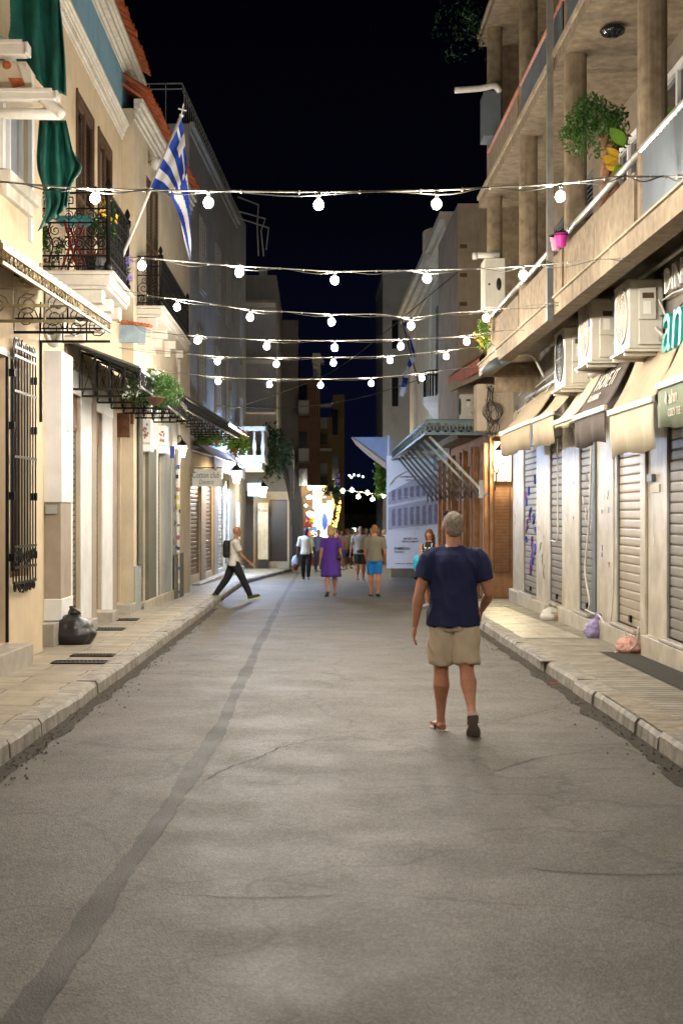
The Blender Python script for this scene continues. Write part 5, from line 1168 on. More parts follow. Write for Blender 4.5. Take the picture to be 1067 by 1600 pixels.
# security mesh in niche
ms = empty('mesh_gate', P(783,830,34.8), 'rusty wire mesh grille standing in the orange niche below the lamp', 'grille')
q = MB(); x0, x1, z0, z1 = P(771,0,34.8).x, P(796,0,34.8).x, P(0,894,34.8).z, P(0,760,34.8).z
for a, b_ in (((x0,z0),(x1,z0)),((x1,z0),(x1,z1)),((x1,z1),(x0,z1)),((x0,z1),(x0,z0))): q.beam((a[0],34.8,a[1]),(b_[0],34.8,b_[1]),.03,.03)
q.build('frame', brown, ms)
q = MB()
for k in range(1,8): x = x0+(x1-x0)*k/8; q.tube([(x,34.8,z0),(x,34.8,z1)],.005,4)
for k in range(1,26): z = z0+(z1-z0)*k/26; q.tube([(x0,34.8,z),(x1,34.8,z)],.005,4)
q.build('mesh', brown, ms)
ln = lantern('glowing lamp over the orange niche beside the truss canopy', P(781,712,34.5), 300, 1.1, cm=(1,.82,.48), wallx=None)
q = MB(); c = P(776,735,34.85); q.tube(bez([c+Vector((-.05,0,-.5)),c+Vector((0,0,-.1)),c+Vector((.1,0,.15)),c+Vector((.25,0,.2))],5),.018,5); q.tube(bez([c+Vector((0,0,-.1)),c+Vector((-.12,0,.1)),c+Vector((-.1,0,.25))],5),.018,5); q.build('bracket', iron, ln)
# upper wall over the orange building
uw = empty('old_plaster_building', (4.6,40,gz(40)+PV), 'old brownish plaster building with a high blank wall left of the apartment block', 'building')
pw = mat('old_plaster', (.34,.27,.20), .95, var=.15, scale=2, bump=.4, streak=.4)
q = MB(); q.box(P(750,0,30).x,8,30.6,31.2,3.5,P(0,600,30.6).z); q.build('mezzanine_wall', pw, uw)
q = MB(); q.box(P(715,0,38).x,9,38,44,3.72,P(0,318,38).z); q.build('wall', pw, uw)
for py in (385,430,475): q = MB(); q.box(P(718,0,38).x,P(729,0,38).x,37.96,37.998,P(0,py+3,38).z,P(0,py-3,38).z); q.build('vent', brown, uw)
q = MB(); q.prism([P(700,590,36.5),P(748,560,33.5),P(752,578,33.5),P(702,606,36.5)],(.3,1.5,.3)); q.build('lean_to_roof', tile, uw)
q = MB(); q.prism([P(700,598,36.3),P(770,566,33.3),P(772,580,33.3),P(702,612,36.3)],(.1,.1,.02)); q.build('eave_board', pw, uw)
wd_ = ac_unit('small white air conditioner standing on end above the truss canopy', 0, .5, P(0,655,36.5).z, .64, .34, fr=Fr(4.42,36.5,0,'R'), wo=.3, fan=True)
# ---- truss canopy
tcn = empty('truss_canopy', (3.8,38,3.7), 'blue-grey steel truss canopy on long diagonal struts over the orange facade', 'canopy')
zt, zb = P(0,661,34).z, P(0,679,34).z
A_, B_, C2 = P(778,661,33.5), P(665,661,33.5), P(604,705,46)
A_.z = B_.z = zt; zt2 = zt
corner = Vector((B_.x,33.5,zt)); far = Vector((P(606,0,52).x+.0,52,zt)); 
def truss(mb, a, b_, h, n):
    a, b_ = Vector(a), Vector(b_); dz = Vector((0,0,-h)); mb.beam(a,b_,.05,.06); mb.beam(a+dz,b_+dz,.05,.06)
    for k in range(n):
        p_, r_ = a.lerp(b_,k/n), a.lerp(b_,(k+1)/n); mb.beam(p_+dz,r_,.02,.02); mb.beam(p_,r_+dz,.02,.02); mb.beam(p_,p_+dz,.02,.025)
q = MB(); truss(q,(4.3,33.5,zt),corner,.28,9); q.build('front_truss', teal, tcn)
far = Vector((2.75,50,zt)); q = MB(); truss(q, corner, far, .28, 22); q.build('side_truss', teal, tcn)
q = MB(); q.hexa([Vector((4.3,33.6,zt+.03)),corner+Vector((.03,.1,.03)),far+Vector((0,0,.03)),Vector((4.2,50,zt+.03)),Vector((4.3,33.6,zt+.07)),corner+Vector((.03,.1,.07)),far+Vector((0,0,.07)),Vector((4.2,50,zt+.07))]); q.build('deck', mat('canopy_underside',(.07,.085,.09),.7,var=.2), tcn)
for k in range(9):
    y = 34.4+k*1.75; f = (y-33.5)/16.5; xo = corner.x+(far.x-corner.x)*f; q = MB(); q.beam((xo+.15,y,zt-.3),(FO.pt(y-35,0).x-.12 if y > 35 else 4.2,y,zt-1.75),.05,.06); q.build('strut', teal if k else mat('pale_strut',(.45,.50,.47),.5), tcn)
q = MB()
for k in range(10): y = 34.6+k*1.5; x = 4.12-.012*(y-35); q.tube(spiral((x-.12,y,zt-1.65),(0,1,0),(0,0,1),.2,.03,1.5,k),.012,4)
q.build('scroll_bracket', iron, tcn)
q = MB(); c = P(751,765,33.6); q.box(c.x-.05,c.x+.05,33.5,33.53,c.z-.2,c.z+.22); q.build('wall_anchor', zinc, tcn)
# ---- white neoclassical building
nb = empty('neoclassical_building', (4.9,52,gz(50)), 'white neoclassical building with rounded stone balconies and a tall shuttered window', 'building')
nm_ = mat('neo_white', (.70,.65,.55), .85, var=.07, scale=2, bump=.1, streak=.3)
FN = Fr(4.5,44.1,0,'R'); un1 = FN.u(640); zN = P(0,365,48).z
zN = FN.z(700,365)
wall(MB(), FN, 0, un1, 3.2, zN, [(FN.u(696)-.0,FN.u(690)+1.0,FN.z(690,610),FN.z(690,470))], .3, 8).build('wall', nm_, nb)
h = (FN.u(696),FN.u(690)+1.0,FN.z(690,610),FN.z(690,470)); window(FN, nb, h[0]+.1, h[1]-.1, h[2], h[3], -.12, white, glassd, .08, 1)
for uu_ in (h[0]-.75, h[1]+.05): louvre(FN, nb, uu_, uu_+.7, h[2], h[3], .01, corr, 1, .1)
q = MB()
for a in (FN.u(714), FN.u(674), FN.u(650)): q.fb(FN,a-.3,a+.3,3.2,zN-.9,.003,.12)
q.build('pilaster', nm_, nb, bevel=.02)
cornice(FN, nb, 0, un1, [(zN-.9,zN-.7,.10),(zN-.7,zN-.5,.25),(zN-.5,zN-.25,.45),(zN-.25,zN,.60)], nm_)
def round_balc(u, z, r, label=None, rail=None):
    c = FN.pt(u, z, 0); q = MB(); n = 16; prof = [(.25,-.75),(.55,-.55),(.7,-.4),(.72,-.34),(.95,-.15),(1,-.08),(1,.1)]
    b = len(q.v)
    for (k, dz) in prof:
        for i in range(n+1):
            a = math.pi*i/n; q.v.append(c+FN.n*(r*k*math.sin(a)*.85)+FN.d*(r*k*1.3*math.cos(a))+Vector((0,0,dz)))
    m = n+1
    for j in range(len(prof)-1):
        for i in range(n): q.f.append([j*m+i, j*m+i+1, (j+1)*m+i+1, (j+1)*m+i]); q.mi.append(0)
    q.f.append([(len(prof)-1)*m+i for i in range(m)]); q.mi.append(0)
    o = q.build('stone_balcony', nm_, nb, smooth=False)
    q = MB()
    for i in range(n+1):
        a = math.pi*i/n; p_ = c+FN.n*(r*.95*math.sin(a)*.85)+FN.d*(r*.95*1.3*math.cos(a)); q.tube([p_+Vector((0,0,.1)),p_+Vector((0,0,1.0))],.018 if rail is iron else .05,5)
    q.tube([c+FN.n*(r*.95*math.sin(math.pi*i/n)*.85)+FN.d*(r*.95*1.3*math.cos(math.pi*i/n))+Vector((0,0,1.0)) for i in range(n+1)],.03,5)
    q.build('balcony_rail', rail or nm_, o)
round_balc(FN.u(690)+.3, FN.z(690,625), .75, rail=iron); round_balc(FN.u(690)+.3, FN.z(690,405), .75)
q = MB(); q.fb(FN,0,un1,3.2,4.4,.004,.3); q.build('lower_band', corr, nb)
f2 = empty('wall_flag', FN.pt(FN.u(650),6,.5), 'dim blue and white flag hanging limp on a slanted pole before the white building', 'flag')
q = MB(); q.tube([P(654,600,52),P(628,500,52)],.03,6); q.build('pole', brown, f2)
q = MB(); pts = [[(630,505),(637,520),(641,550),(630,590),(624,618)],[(634,500),(642,530),(640,560),(638,590),(630,620)],[(640,520),(648,548),(644,570),(628,585),(636,612)]]
rows = [[P(*pt_px,52+.1*math.sin(i*2+j)) for j, pt_px in enumerate(bez([Vector((a,b_,0)) for a, b_ in l],4)) for pt_px in [(pt_px.x,pt_px.y)]] for i, l in enumerate(pts)]
for i in range(2):
    for j in range(len(rows[0])-1): q.cur = (j//2) % 2; q.poly([rows[i][j],rows[i+1][j],rows[i+1][j+1],rows[i][j+1]])
q.build('cloth', [fb_, fw_], f2, smooth=True)
# pale block behind
pb = empty('distant_pale_block', P(620,900,76), 'bluish pale building rising behind the white neoclassical one', 'building')
q = MB(); Yb = 75; q.box(P(598,0,Yb).x,9,Yb,Yb+8,gz(75)-.5,P(0,436,Yb).z); q.build('wall', greyp, pb)
q = MB(); q.box(P(597,0,Yb).x,9,Yb-.15,Yb+8,P(0,436,Yb).z+.002,P(0,425,Yb).z); q.build('cornice', greyp, pb)
for py in (500,590): q = MB(); q.box(P(612,0,Yb).x,P(622,0,Yb).x,Yb-.03,Yb-.001,P(0,py+45,Yb).z,P(0,py,Yb).z); q.build('window', glassd, pb)
# hoarding
ho = empty('construction_hoarding', P(647,888,50), 'tall pale blue printed construction hoarding with a building picture, text ERMEION PHASE B', 'hoarding')
Yh = 50; a, c = P(604,888,Yh), P(692,712,Yh)
hm = mat('hoarding_print', (.74,.76,.82), .45, var=.05, scale=1.5)
q = MB(); q.box(a.x,c.x,Yh,Yh+.08,a.z,c.z); q.build('panel', hm, ho)
vio = mat('print_violet', (.20,.20,.29), .5, var=.25, scale=6); pal = mat('print_pale', (.62,.64,.74), .5, var=.1); mid = mat('print_mid', (.40,.41,.50), .5, var=.15)
q = MB(); q.prism([P(606,790,Yh-.004),P(606,770,Yh-.004),P(640,752,Yh-.004),P(690,738,Yh-.004),P(690,818,Yh-.004),P(606,828,Yh-.004)],(0,-.004,0)); q.build('printed_picture', mid, ho)
q = MB()
for k in range(8):
    x = 612+k*9.5; t = k/8
    for (y0, y1) in ((796-9*t,822-5*t),(766-14*t,782-12*t)): q.prism([P(x,y1,Yh-.01),P(x+5.5,y1,Yh-.01),P(x+5.5,y0-1,Yh-.01),P(x,y0,Yh-.01)],(0,-.003,0))
q.build('printed_windows', vio, ho)
q = MB(); q.prism([P(606,789,Yh-.012),P(690,772,Yh-.012),P(690,776,Yh-.012),P(606,793,Yh-.012)],(0,-.003,0)); q.prism([P(614,826,Yh-.012),P(655,824,Yh-.012),P(655,827,Yh-.012),P(614,829,Yh-.012)],(0,-.003,0))
q.tube([P(608+k*6.4,758-24*math.sin(math.pi*k/12)**.7,Yh-.012) for k in range(13)],.03,5,flat=.2); q.tube([P(605+k*6,777+1.5*math.sin(k),Yh-.012) for k in range(14)],.025,5,flat=.2)
q.build('printed_highlights', pal, ho)
for (s_, px, py, wpx, hpx) in (('ERMEION',628,857,24,4.2),('PHASE B',623.5,862.5,15,3),('MIXED-USE',641,841.5,21,2.6),('DEVELOPMENT',641,846,26,2.6),('www.charagionis.gr',645,880.5,56,3),('CHARAGIONIS',640,745,30,2.5),('GROUP',641,750,15,2.5)):
    text('lettering', s_, ltr_d, P(px,py,Yh-.008), (1,0,0), (0,0,1), wpx*Yh/F, hpx*Yh/F, ho, .003, bold=.012)
q = MB(); q.box(a.x+.15,c.x,Yh-.1,Yh+.4,gz(Yh)-.05,a.z-.01); q.build('concrete_base', concd, ho)
q = MB(); q.box(c.x,c.x+.35,Yh-.02,Yh+.1,gz(Yh),c.z); q.build('side_panel', mat('sage_panel',(.22,.30,.28),.6), ho)
sa = empty('shade_sail', P(585,690,54), 'large pale angular shade sail with warm light painted on its underside, beyond the hoarding', 'shade sail')
q = MB(); q.prism([P(549,683,54),P(612,683,54),P(612,735,54),P(603,733,54)],(0,.06,0)); q.build('upper_face', mat('sail_blue',(.26,.32,.48),.7,var=.05), sa)
q = MB(); q.prism([P(549,684,53.9),P(556,688,53.9),P(603,723,53.9),P(603,733,53.9),P(575,712,53.9),P(556,695,53.9)],(0,.06,0)); q.build('lower_face', mat('sail_painted_warm_light',(.55,.42,.30),.7,var=.05), sa)  # warm light on the underside painted as a second colour of the same sail
q = MB(); q.tube([P(607,758,54),P(607,680,54)],.04,6); q.build('pole', pvc, sa); q = MB(); q.tube([P(620,740,50.5),P(617,700,50.5)],.05,6); q.build('pole', pvc, sa)

# padlocks, stickers and cable runs on the right facade
for i, h in enumerate(hR[:5]):
    q = MB(); q.fb(FR,(h[0]+h[1])/2-.05,(h[0]+h[1])/2+.05,h[2]+.05,h[2]+.14,-.028,-.0); q.build('padlock', iron, ap, bevel=.004)
rd = random.Random(91); q = MB()
for k in range(26):
    px = rd.choice((804,806,842,850,884,896,942,950,1020)); u = uR(px+rd.uniform(-2,2)); z = rd.uniform(.9,2.2); w_ = rd.uniform(.03,.08); h_ = rd.uniform(.03,.1); q.cur = rd.randrange(5)
    q.fb(FR,u-w_/2,u+w_/2,z,z+h_,.0045,.0065)
q.build('stickers', stm, ap)
for k, (y0, y1, z0, sag) in enumerate(((12,29,4.18,.10),(15,27,4.10,.16),(17,30,4.02,.22),(20,30,3.98,.30))):
    q = MB(); q.tube([Vector((FR.pt(uu(y0+(y1-y0)*t/24),0,.08+.03*math.sin(t*1.7+k)).x, y0+(y1-y0)*t/24, z0-sag*abs(math.sin(t*.55+k)))) for t in range(25)],.009,5); q.build('wall_cable', black if k % 2 else pvc, ap, smooth=True)
# ======================= FAR END OF THE STREET =======================
bb_ = empty('brown_apartment_block', (-2.2,82,gz(82)), 'dim brown brick apartment block with stacked balconies far down the left side', 'building')
Yb = 82; mbk = mat('far_brown', (.17,.10,.075), .9, var=.2, scale=1, bump=.2); mbk2 = mat('far_grey', (.22,.2,.19), .9, var=.15, scale=1)
q = MB(); q.box(P(395,0,Yb).x,P(466,0,Yb).x,Yb,Yb+10,gz(82)-1,P(0,500,Yb).z); q.build('wall', mbk2, bb_)
q = MB(); q.box(P(466,0,Yb).x+.003,P(500,0,Yb).x,Yb+.3,Yb+10,gz(82)-1,P(0,590,Yb).z); q.build('wall', mbk, bb_)
for py in (648,722,780):
    q = MB(); q.box(P(466,0,Yb).x,P(484,0,Yb).x,Yb-1.2,Yb+.29,P(0,py+3,Yb).z,P(0,py,Yb).z); q.build('balcony_slab', mbk2, bb_)
    q = MB(); q.box(P(467,0,Yb).x,P(483,0,Yb).x,Yb-1.2,Yb-1.12,P(0,py-.5,Yb).z,P(0,py-20,Yb).z); q.build('balcony_front', greyp, bb_)
    q = MB(); q.box(P(467,0,Yb).x,P(480,0,Yb).x,Yb+.25,Yb+.295,P(0,py-1,Yb).z,P(0,py-48,Yb).z); q.build('window', glassd, bb_)
for py in (610,690,760):
    q = MB()
    for px in (485,489,493,497): q.box(P(px,0,Yb).x,P(px+1.3,0,Yb).x,Yb+.1,Yb+.296,P(0,py+48,Yb).z,P(0,py,Yb).z)
    q.build('shutter_slats', mat('far_orange_brown',(.30,.15,.08),.8,var=.2), bb_)
tb_ = empty('tan_apartment_block', (-.4,90,gz(90)), 'narrow tan apartment block with dark balconies at the end of the left row', 'building')
Yt = 90; mt = mat('far_tan', (.30,.21,.10), .9, var=.12, scale=1)
q = MB(); q.box(P(500,0,Yt).x,P(538,0,Yt).x,Yt,Yt+9,gz(90)-1,P(0,652,Yt).z); q.box(P(520,0,Yt).x,P(538,0,Yt).x,Yt+.3,Yt+8,P(0,652,Yt).z,P(0,616,Yt).z); q.build('wall', mt, tb_)
for py in (635,703):
    q = MB(); q.box(P(500,0,Yt).x,P(518,0,Yt).x,Yt-1.4,Yt-.003,P(0,py+3,Yt).z,P(0,py-1,Yt).z); q.build('balcony_slab', white2, tb_)
for py in (655,680,725,745):
    q = MB(); q.box(P(500.5,0,Yt).x,P(511,0,Yt).x,Yt-1.35,Yt-1.28,P(0,py+16,Yt).z,P(0,py,Yt).z); q.build('balcony_front', greyp if py in (655,725) else iron, tb_)
for py in (640,710): q = MB(); q.box(P(519,0,Yt).x,P(528,0,Yt).x,Yt-.05,Yt-.003,P(0,py+40,Yt).z,P(0,py,Yt).z); q.build('window', glassd, tb_)
hb = empty('rooftop_hut', P(500,590,84), 'small pale rooftop structure with a pointed cap above the brown block', 'hut')
q = MB(); q.box(P(489,0,84).x,P(501,0,84).x,84,85,P(0,592,84).z,P(0,566,84).z); q.build('wall', white2, hb)
q = MB(); q.prism([P(487,566,83.8),P(507,566,83.8),P(500,552,83.8),P(489,552,83.8)],(0,1.6,0)); q.build('cap', white2, hb)
# left flank infill behind building E (dim)
ie = empty('dim_rear_block', (-5,62,gz(62)), 'dim slab of building showing above the stone balcony, behind the festoon bulbs', 'building')
q = MB(); q.box(-12,P(432,0,66).x,66,78,gz(66)-1,P(0,430,66).z); q.build('wall', greyw, ie)
for py in (470,560,640):
    q = MB(); q.box(P(378,0,65).x,P(430,0,65).x,64.6,65.99,P(0,py+5,65).z,P(0,py,65).z); q.build('balcony_slab', greyw, ie)
    q = MB()
    for k in range(20): x = P(380+k*2.6,0,65).x; q.tube([(x,64.7,P(0,py,65).z+.003),(x,64.7,P(0,py-32,65).z)],.015,4)
    q.beam((P(378,0,65).x,64.7,P(0,py-33,65).z),(P(431,0,65).x,64.7,P(0,py-33,65).z),.03,.03); q.build('railing', greyw, ie)
    q = MB(); q.box(P(405,0,66).x,P(418,0,66).x,65.9,65.995,P(0,py+1,66).z,P(0,py-50,66).z); q.build('window', greyp, ie)
# rooftop frame wires over grey house
rw = MB(); 
for pts in ([(372,308),(404,320),(402,350),(404,400)],[(372,330),(415,342),(408,360),(412,400)],[(370,340),(420,356),(416,390)]): rw.tube([P(a,b_,50) for a,b_ in pts],.03,4)
rw.build('rooftop_frame', zinc, E_)
# hills with lights
hl = MB(); n = 60
for i in range(n):
    x0, x1 = -420+i*14, -420+(i+1)*14; h0, h1 = 5+9*mnoise.noise(Vector((i*.21,0,0)))+4, 5+9*mnoise.noise(Vector(((i+1)*.21,0,0)))+4
    hl.poly([(x0,420,-8),(x1,420,-8),(x1,480,h1),(x0,480,h0)]); hl.poly([(x0,480,h0),(x1,480,h1),(x1,560,-8),(x0,560,-8)])
tag(hl.build('hills', mat('hill_dark',(.02,.025,.035),.95,var=.2,scale=.05), smooth=True), kind='structure')
hm_ = mat('town_light',(.8,.95,1),.5,var=0,emit=14)
for k, (px, py) in enumerate(((546,743),(553,742),(549,746),(560,743),(567,745))):
    q = MB(); q.ell(P(px,py,380),.22,6,4); tag(q.build('hillside_light', hm_), ('leftmost of the','second from the left of the','lowest of the','second from the right of the','rightmost of the')[k]+' five tiny white lights on the dark hillside', 'light', 'hillside lights')
# low dark roofs closing the street
lr = empty('low_dark_pavilion', (2.6,108,gz(100)), 'low dark-roofed pavilion closing the end of the street under the far bulbs', 'building')
Yp_ = 104
q = MB(); q.box(P(528,0,Yp_).x,P(640,0,Yp_).x,Yp_,Yp_+6,gz(100)-1.5,P(0,806,Yp_).z); q.build('wall', mat('far_olive',(.07,.075,.04),.9,var=.3,scale=1), lr)
q = MB(); q.prism([P(518,803,Yp_-1),P(645,803,Yp_-1),P(620,765,Yp_+3),P(560,765,Yp_+3)],(0,3,0)); q.build('roof', mat('far_roof',(.035,.03,.028),.9,var=.3), lr)
q = MB(); q.box(P(530,0,Yp_).x,P(640,0,Yp_).x,Yp_-.3,Yp_-.003,P(0,812,Yp_).z,P(0,800,Yp_).z); q.build('frieze', mat('far_olive2',(.12,.11,.05),.9,var=.4,scale=2), lr)
for (px,py,Y,r_,sd,lab) in ((599,745,64,(.45,1.2,1.1),61,'dark tree crown peeping past the left edge of the printed hoarding'),(585,790,98,(2.2,1.5,1.3),62,'dark tree beyond the far bulb string near the pavilion')):
    t = empty('street_tree', (P(px,0,Y).x+.3,Y,gz(Y)), lab, 'tree'); c = P(px,py,Y)
    q = MB(); q.tube([(c.x+.3,Y,gz(Y)),(c.x+.2,Y,c.z)],[.14,.07],6); q.build('trunk', MC['bark'], t); leaves(MB(), c, r_, 700, .11, sd).build('crown', green, t)
# souvenir shop glow
sh = empty('souvenir_shop', P(490,880,66), 'brightly lit souvenir shop front with hanging goods beyond the hoarding on the left', 'shop')
Ys = 66
q = MB(); q.box(P(470,0,Ys).x,P(521,0,Ys).x,Ys+1.2,Ys+6,gz(66)-.3,P(0,758,Ys).z); q.build('wall', mat('shop_wall',(.12,.08,.05),.8,var=.1), sh)
q = MB(); q.box(P(499,0,Ys).x,P(511,0,Ys).x,Ys+.9,Ys+1.05,P(0,850,Ys).z,P(0,787,Ys).z); q.build('lit_panel', mat('shop_panel_white',(.9,.95,.92),.5,var=0,emit=2.2,ecol=(.85,1,.95)), sh)
q = MB(); q.box(P(489,0,Ys).x,P(502,0,Ys).x,Ys+.6,Ys+.75,P(0,795,Ys).z,P(0,778,Ys).z); q.build('lit_sign', mat('shop_panel_mint',(.7,.9,.8),.5,var=0,emit=1.6,ecol=(.6,1,.85)), sh)
q = MB(); q.box(P(511,0,Ys).x,P(521,0,Ys).x,Ys+.8,Ys+1.0,P(0,850,Ys).z,P(0,782,Ys).z); q.build('grey_panel', greyp, sh)
q = MB(); q.box(P(478,0,Ys).x,P(500,0,Ys).x,Ys+1.1,Ys+1.18,gz(66)+.4,P(0,800,Ys).z); q.build('lit_interior', mat('shop_interior',(.9,.75,.5),.5,var=.4,scale=3,emit=.35,ecol=(1,.78,.5)), sh)
q = MB(); q.ell(P(484,803,Ys),.14,12,8); q.ell(P(495,797,Ys+.3),.11,12,8); q.build('globe_lamp', mat('shop_globe',(1,.9,.7),.5,var=0,emit=1.6,ecol=(1,.86,.6)), sh, smooth=True)
rd = random.Random(19)
gm_ = [mat('goods_red',(.45,.04,.04),.6,var=0), mat('goods_blue',(.04,.12,.5),.6,var=0), mat('goods_yellow',(.6,.45,.05),.6,var=0), mat('goods_green',(.05,.25,.1),.6,var=0), mat('goods_white',(.6,.6,.6),.6,var=0), mat('goods_violet',(.2,.15,.4),.6,var=0)]
for k, (px, y0, y1, lab) in enumerate(((481,806,868,'string of red and striped souvenirs hanging at the left of the lit shop'),(486.5,812,880,'rack of yellow and green goods hanging in the lit shop'),(492.5,818,885,'rack of violet and white goods hanging in the lit shop'))):
    q = MB()
    for j in range(26):
        q.cur = [(0,4,1),(2,3,0,4),(5,4,1)][k][rd.randrange(3)]; c = P(px+rd.uniform(-2.6,2.6), y0+(y1-y0)*j/26, Ys-.2+rd.uniform(0,.3)); s_ = rd.uniform(.05,.11); q.box(c.x-s_,c.x+s_,c.y-.03,c.y+.03,c.z-s_,c.z+s_*.8)
    tag(q.build('souvenir_rack', gm_), lab, 'souvenirs')
q = MB(); q.ell(P(507,815,Ys+.3),(.13,.08,.42),10,8); q.tube([P(507,798,Ys+.3),P(507,790,Ys+.3)],.01,4); tag(q.build('folded_parasol', gm_[1], smooth=True), 'blue folded parasol hanging before the white lit panel', 'parasol')
q = MB(); 
ac2 = empty('air_conditioner', P(500,775,Ys), 'cream air conditioner with a round fan above the lit souvenir shop', 'air conditioner')
a, c = P(489,774,Ys), P(509,758,Ys); q.box(a.x,c.x,Ys+.5,Ys+.9,a.z,c.z); q.build('casing', mat('ac_far',(.55,.46,.33),.6), ac2, bevel=.02)
q = MB(); cc = P(497,766,Ys); q.tube([(cc.x,Ys+.46,cc.z),(cc.x,Ys+.52,cc.z)],.17,16); q.tube([(cc.x,Ys+.44,cc.z),(cc.x,Ys+.46,cc.z)],.05,10); q.build('fan_grille', taupe, ac2)
q = MB(); q.box(P(478,0,Ys).x,P(510,0,Ys).x,Ys+.4,Ys+1.1,P(0,778,Ys).z,P(0,775,Ys).z); q.build('bracket', taupe, ac2)
f3 = empty('small_flag', P(520,790,66), 'small far flag with pink and blue stripes above the golden lit tree', 'flag')
q = MB(); q.tube([P(517,775,65),P(529,732,65)],.03,5); q.build('pole', brown, f3)
q = MB()
for j in range(8):
    a0, a1 = 735+j*4.6, 735+(j+1)*4.6; q.cur = j % 2; q.poly([P(528.5-j*.7,a0,65),P(530+j*.3,a0,65.1),P(531+j*.1,a1,65),P(527-j*.7,a1,65.1)])
q.build('cloth', [fb_, mat('flag_pink',(.5,.3,.3),.7,var=0)], f3)
# golden light-wrapped tree
gt_ = empty('light_wrapped_tree', P(516,890,63), 'tree trunk wrapped in golden fairy lights beside the souvenir shop', 'tree')
q = MB(); tp = bez([P(514,890,63),P(516,850,63),P(521,815,63),P(527,780,63)],6); q.tube(tp,[.13-.004*k for k in range(len(tp))],8); q.build('trunk', MC['bark'], gt_, smooth=True)
q = MB(); rd = random.Random(3)
for k in range(150):
    f = rd.random(); i = min(int(f*(len(tp)-1)), len(tp)-2); c = tp[i].lerp(tp[i+1], f*(len(tp)-1)-i); a = rd.uniform(0,6.28); q.ell(c+Vector((.19*math.cos(a),.19*math.sin(a),rd.uniform(-.05,.05))), .022, 6, 4)
tag(q.build('fairy_lights', mat('fairy_gold',(1,.6,.12),.5,var=0,emit=11,ecol=(1,.52,.08)), gt_), kind='stuff')
leaves(MB(), P(524,770,63), (.7,.6,.35), 300, .09, 71).build('crown', greend, gt_)
st_ = empty('market_stall', P(565,880,86), 'pale lit market stall glimpsed behind the crowd at the street end', 'stall')
q = MB(); q.box(P(536,0,86).x,P(603,0,86).x,86,86.3,P(0,868,86).z,P(0,850,86).z); q.build('lit_counter', mat('stall_glow',(.8,.75,.65),.5,var=.4,scale=3,emit=.9,ecol=(1,.88,.7)), st_)
q = MB(); q.box(P(534,0,86).x,P(603,0,86).x,85.2,86.6,P(0,843,86).z,P(0,840,86).z); q.build('roof', MC['far_roof'], st_)
for px in (535,558,580,602): q = MB(); q.box(P(px,0,86).x-.04,P(px,0,86).x+.04,85.9,85.98,gz(86),P(0,843,86).z); q.build('post', iron, st_)
for k, (px, py) in enumerate(((497,812),(503,838),(478,790),(516,842),(489,832))):
    q = MB(); q.ell(P(px,py,65.6),.055,10,6); tag(q.build('shop_bulb', mat('shop_bulb_%d' % (k % 2),(1,.9,.7),.5,var=0,emit=60,ecol=((1,.8,.5),(.8,1,.95))[k % 2]), smooth=True), ('lower middle','lowest right','upper left','right','lower left')[k]+' small bulb among the goods of the lit souvenir shop', 'bulb', 'small bulbs in the souvenir shop')
# white frame stand, tablet-like lit screen
q = MB(); a, c = P(512,862,60), P(525,826,60)
for (x0,x1,z0,z1) in ((a.x,a.x+.04,gz(60),c.z),(c.x-.04,c.x,gz(60),c.z),(a.x+.04,c.x-.04,c.z-.05,c.z)): q.box(x0,x1,60,60.04,z0,z1)
tag(q.build('clothes_rail', zinc), 'thin white metal rail frame standing behind the woman in the purple dress', 'rail')
ls = empty('lit_screen', P(552,836,80), 'small glowing cyan screen on a post in the distance left of the bearded man', 'screen')
q = MB(); a, c = P(550,834,80), P(556,825,80); q.box(a.x,c.x,80,80.1,a.z,c.z); q.build('panel', mat('screen_cyan',(.6,.9,1),.5,var=0,emit=2.6,ecol=(.6,.95,1)), ls)
q = MB(); q.box((a.x+c.x)/2-.04,(a.x+c.x)/2+.04,80.02,80.08,gz(80),a.z); q.build('post', iron, ls)
# ======================= FESTOON BULB STRINGS =======================
cab = mat('cable_pale', (.24,.225,.19), .6, var=.3, scale=20); cabd = mat('cable_dark', (.05,.05,.045), .6, var=.3); sock = mat('socket_black', (.02,.02,.02), .4, var=0)
bw_ = mat('bulb_cool', (1,1,1), .3, var=0, emit=BULB, ecol=(1.0,.92,.80)); bwm = mat('bulb_warm', (1,1,1), .3, var=0, emit=BULB, ecol=(1.0,.84,.64))
bfar = mat('bulb_far', (1,1,1), .3, var=0, emit=300, ecol=(1.0,.84,.60))
def festoon(label, cable, bulbs, Y, warm=(), r=.045, rc=.013):
    t = empty('bulb_string', P(490,cable[len(cable)//2][1],Y), label, 'string lights', 'strings of bulbs across the street')
    pts = bez([P(c[0],c[1],c[2] if len(c) > 2 else Y) for c in cable], 6); L_ = len(pts)
    q = MB(); q.tube(pts, rc, 6); q.build('cable', cab, t, smooth=True)
    q = MB(); q.tube([p_+Vector((0,.02*math.sin(i*.8),-.012+.02*math.cos(i*.8)-.012*abs(math.sin(i*.35)))) for i, p_ in enumerate(pts)], rc*.75, 5); q.build('cable', cabd if rc < .009 else cab, t, smooth=True)
    q = MB()
    for i in range(2, L_, 3): q.tube([pts[i]+Vector((0,0,rc*1.3)), pts[i]-Vector((0,0,rc*2.2))], rc*1.0, 5)
    q.build('cable_ties', pvc, t)
    for i, (px, py) in enumerate(bulbs):
        c = P(px,py,Y); b_ = MB(); b_.ell(c, (r,r,r*1.1), 14, 10); bo = b_.build('bulb', (bfar if Y > 50 else bwm if i in warm else bw_), t, smooth=True)
        s_ = MB(); s_.lathe((c.x,c.y,c.z+r*.85),[(r*.45,0),(r*.42,r*.9),(r*.5,r*1.0),(r*.36,r*1.6)],10); s_.build('socket', sock, bo)
    return t
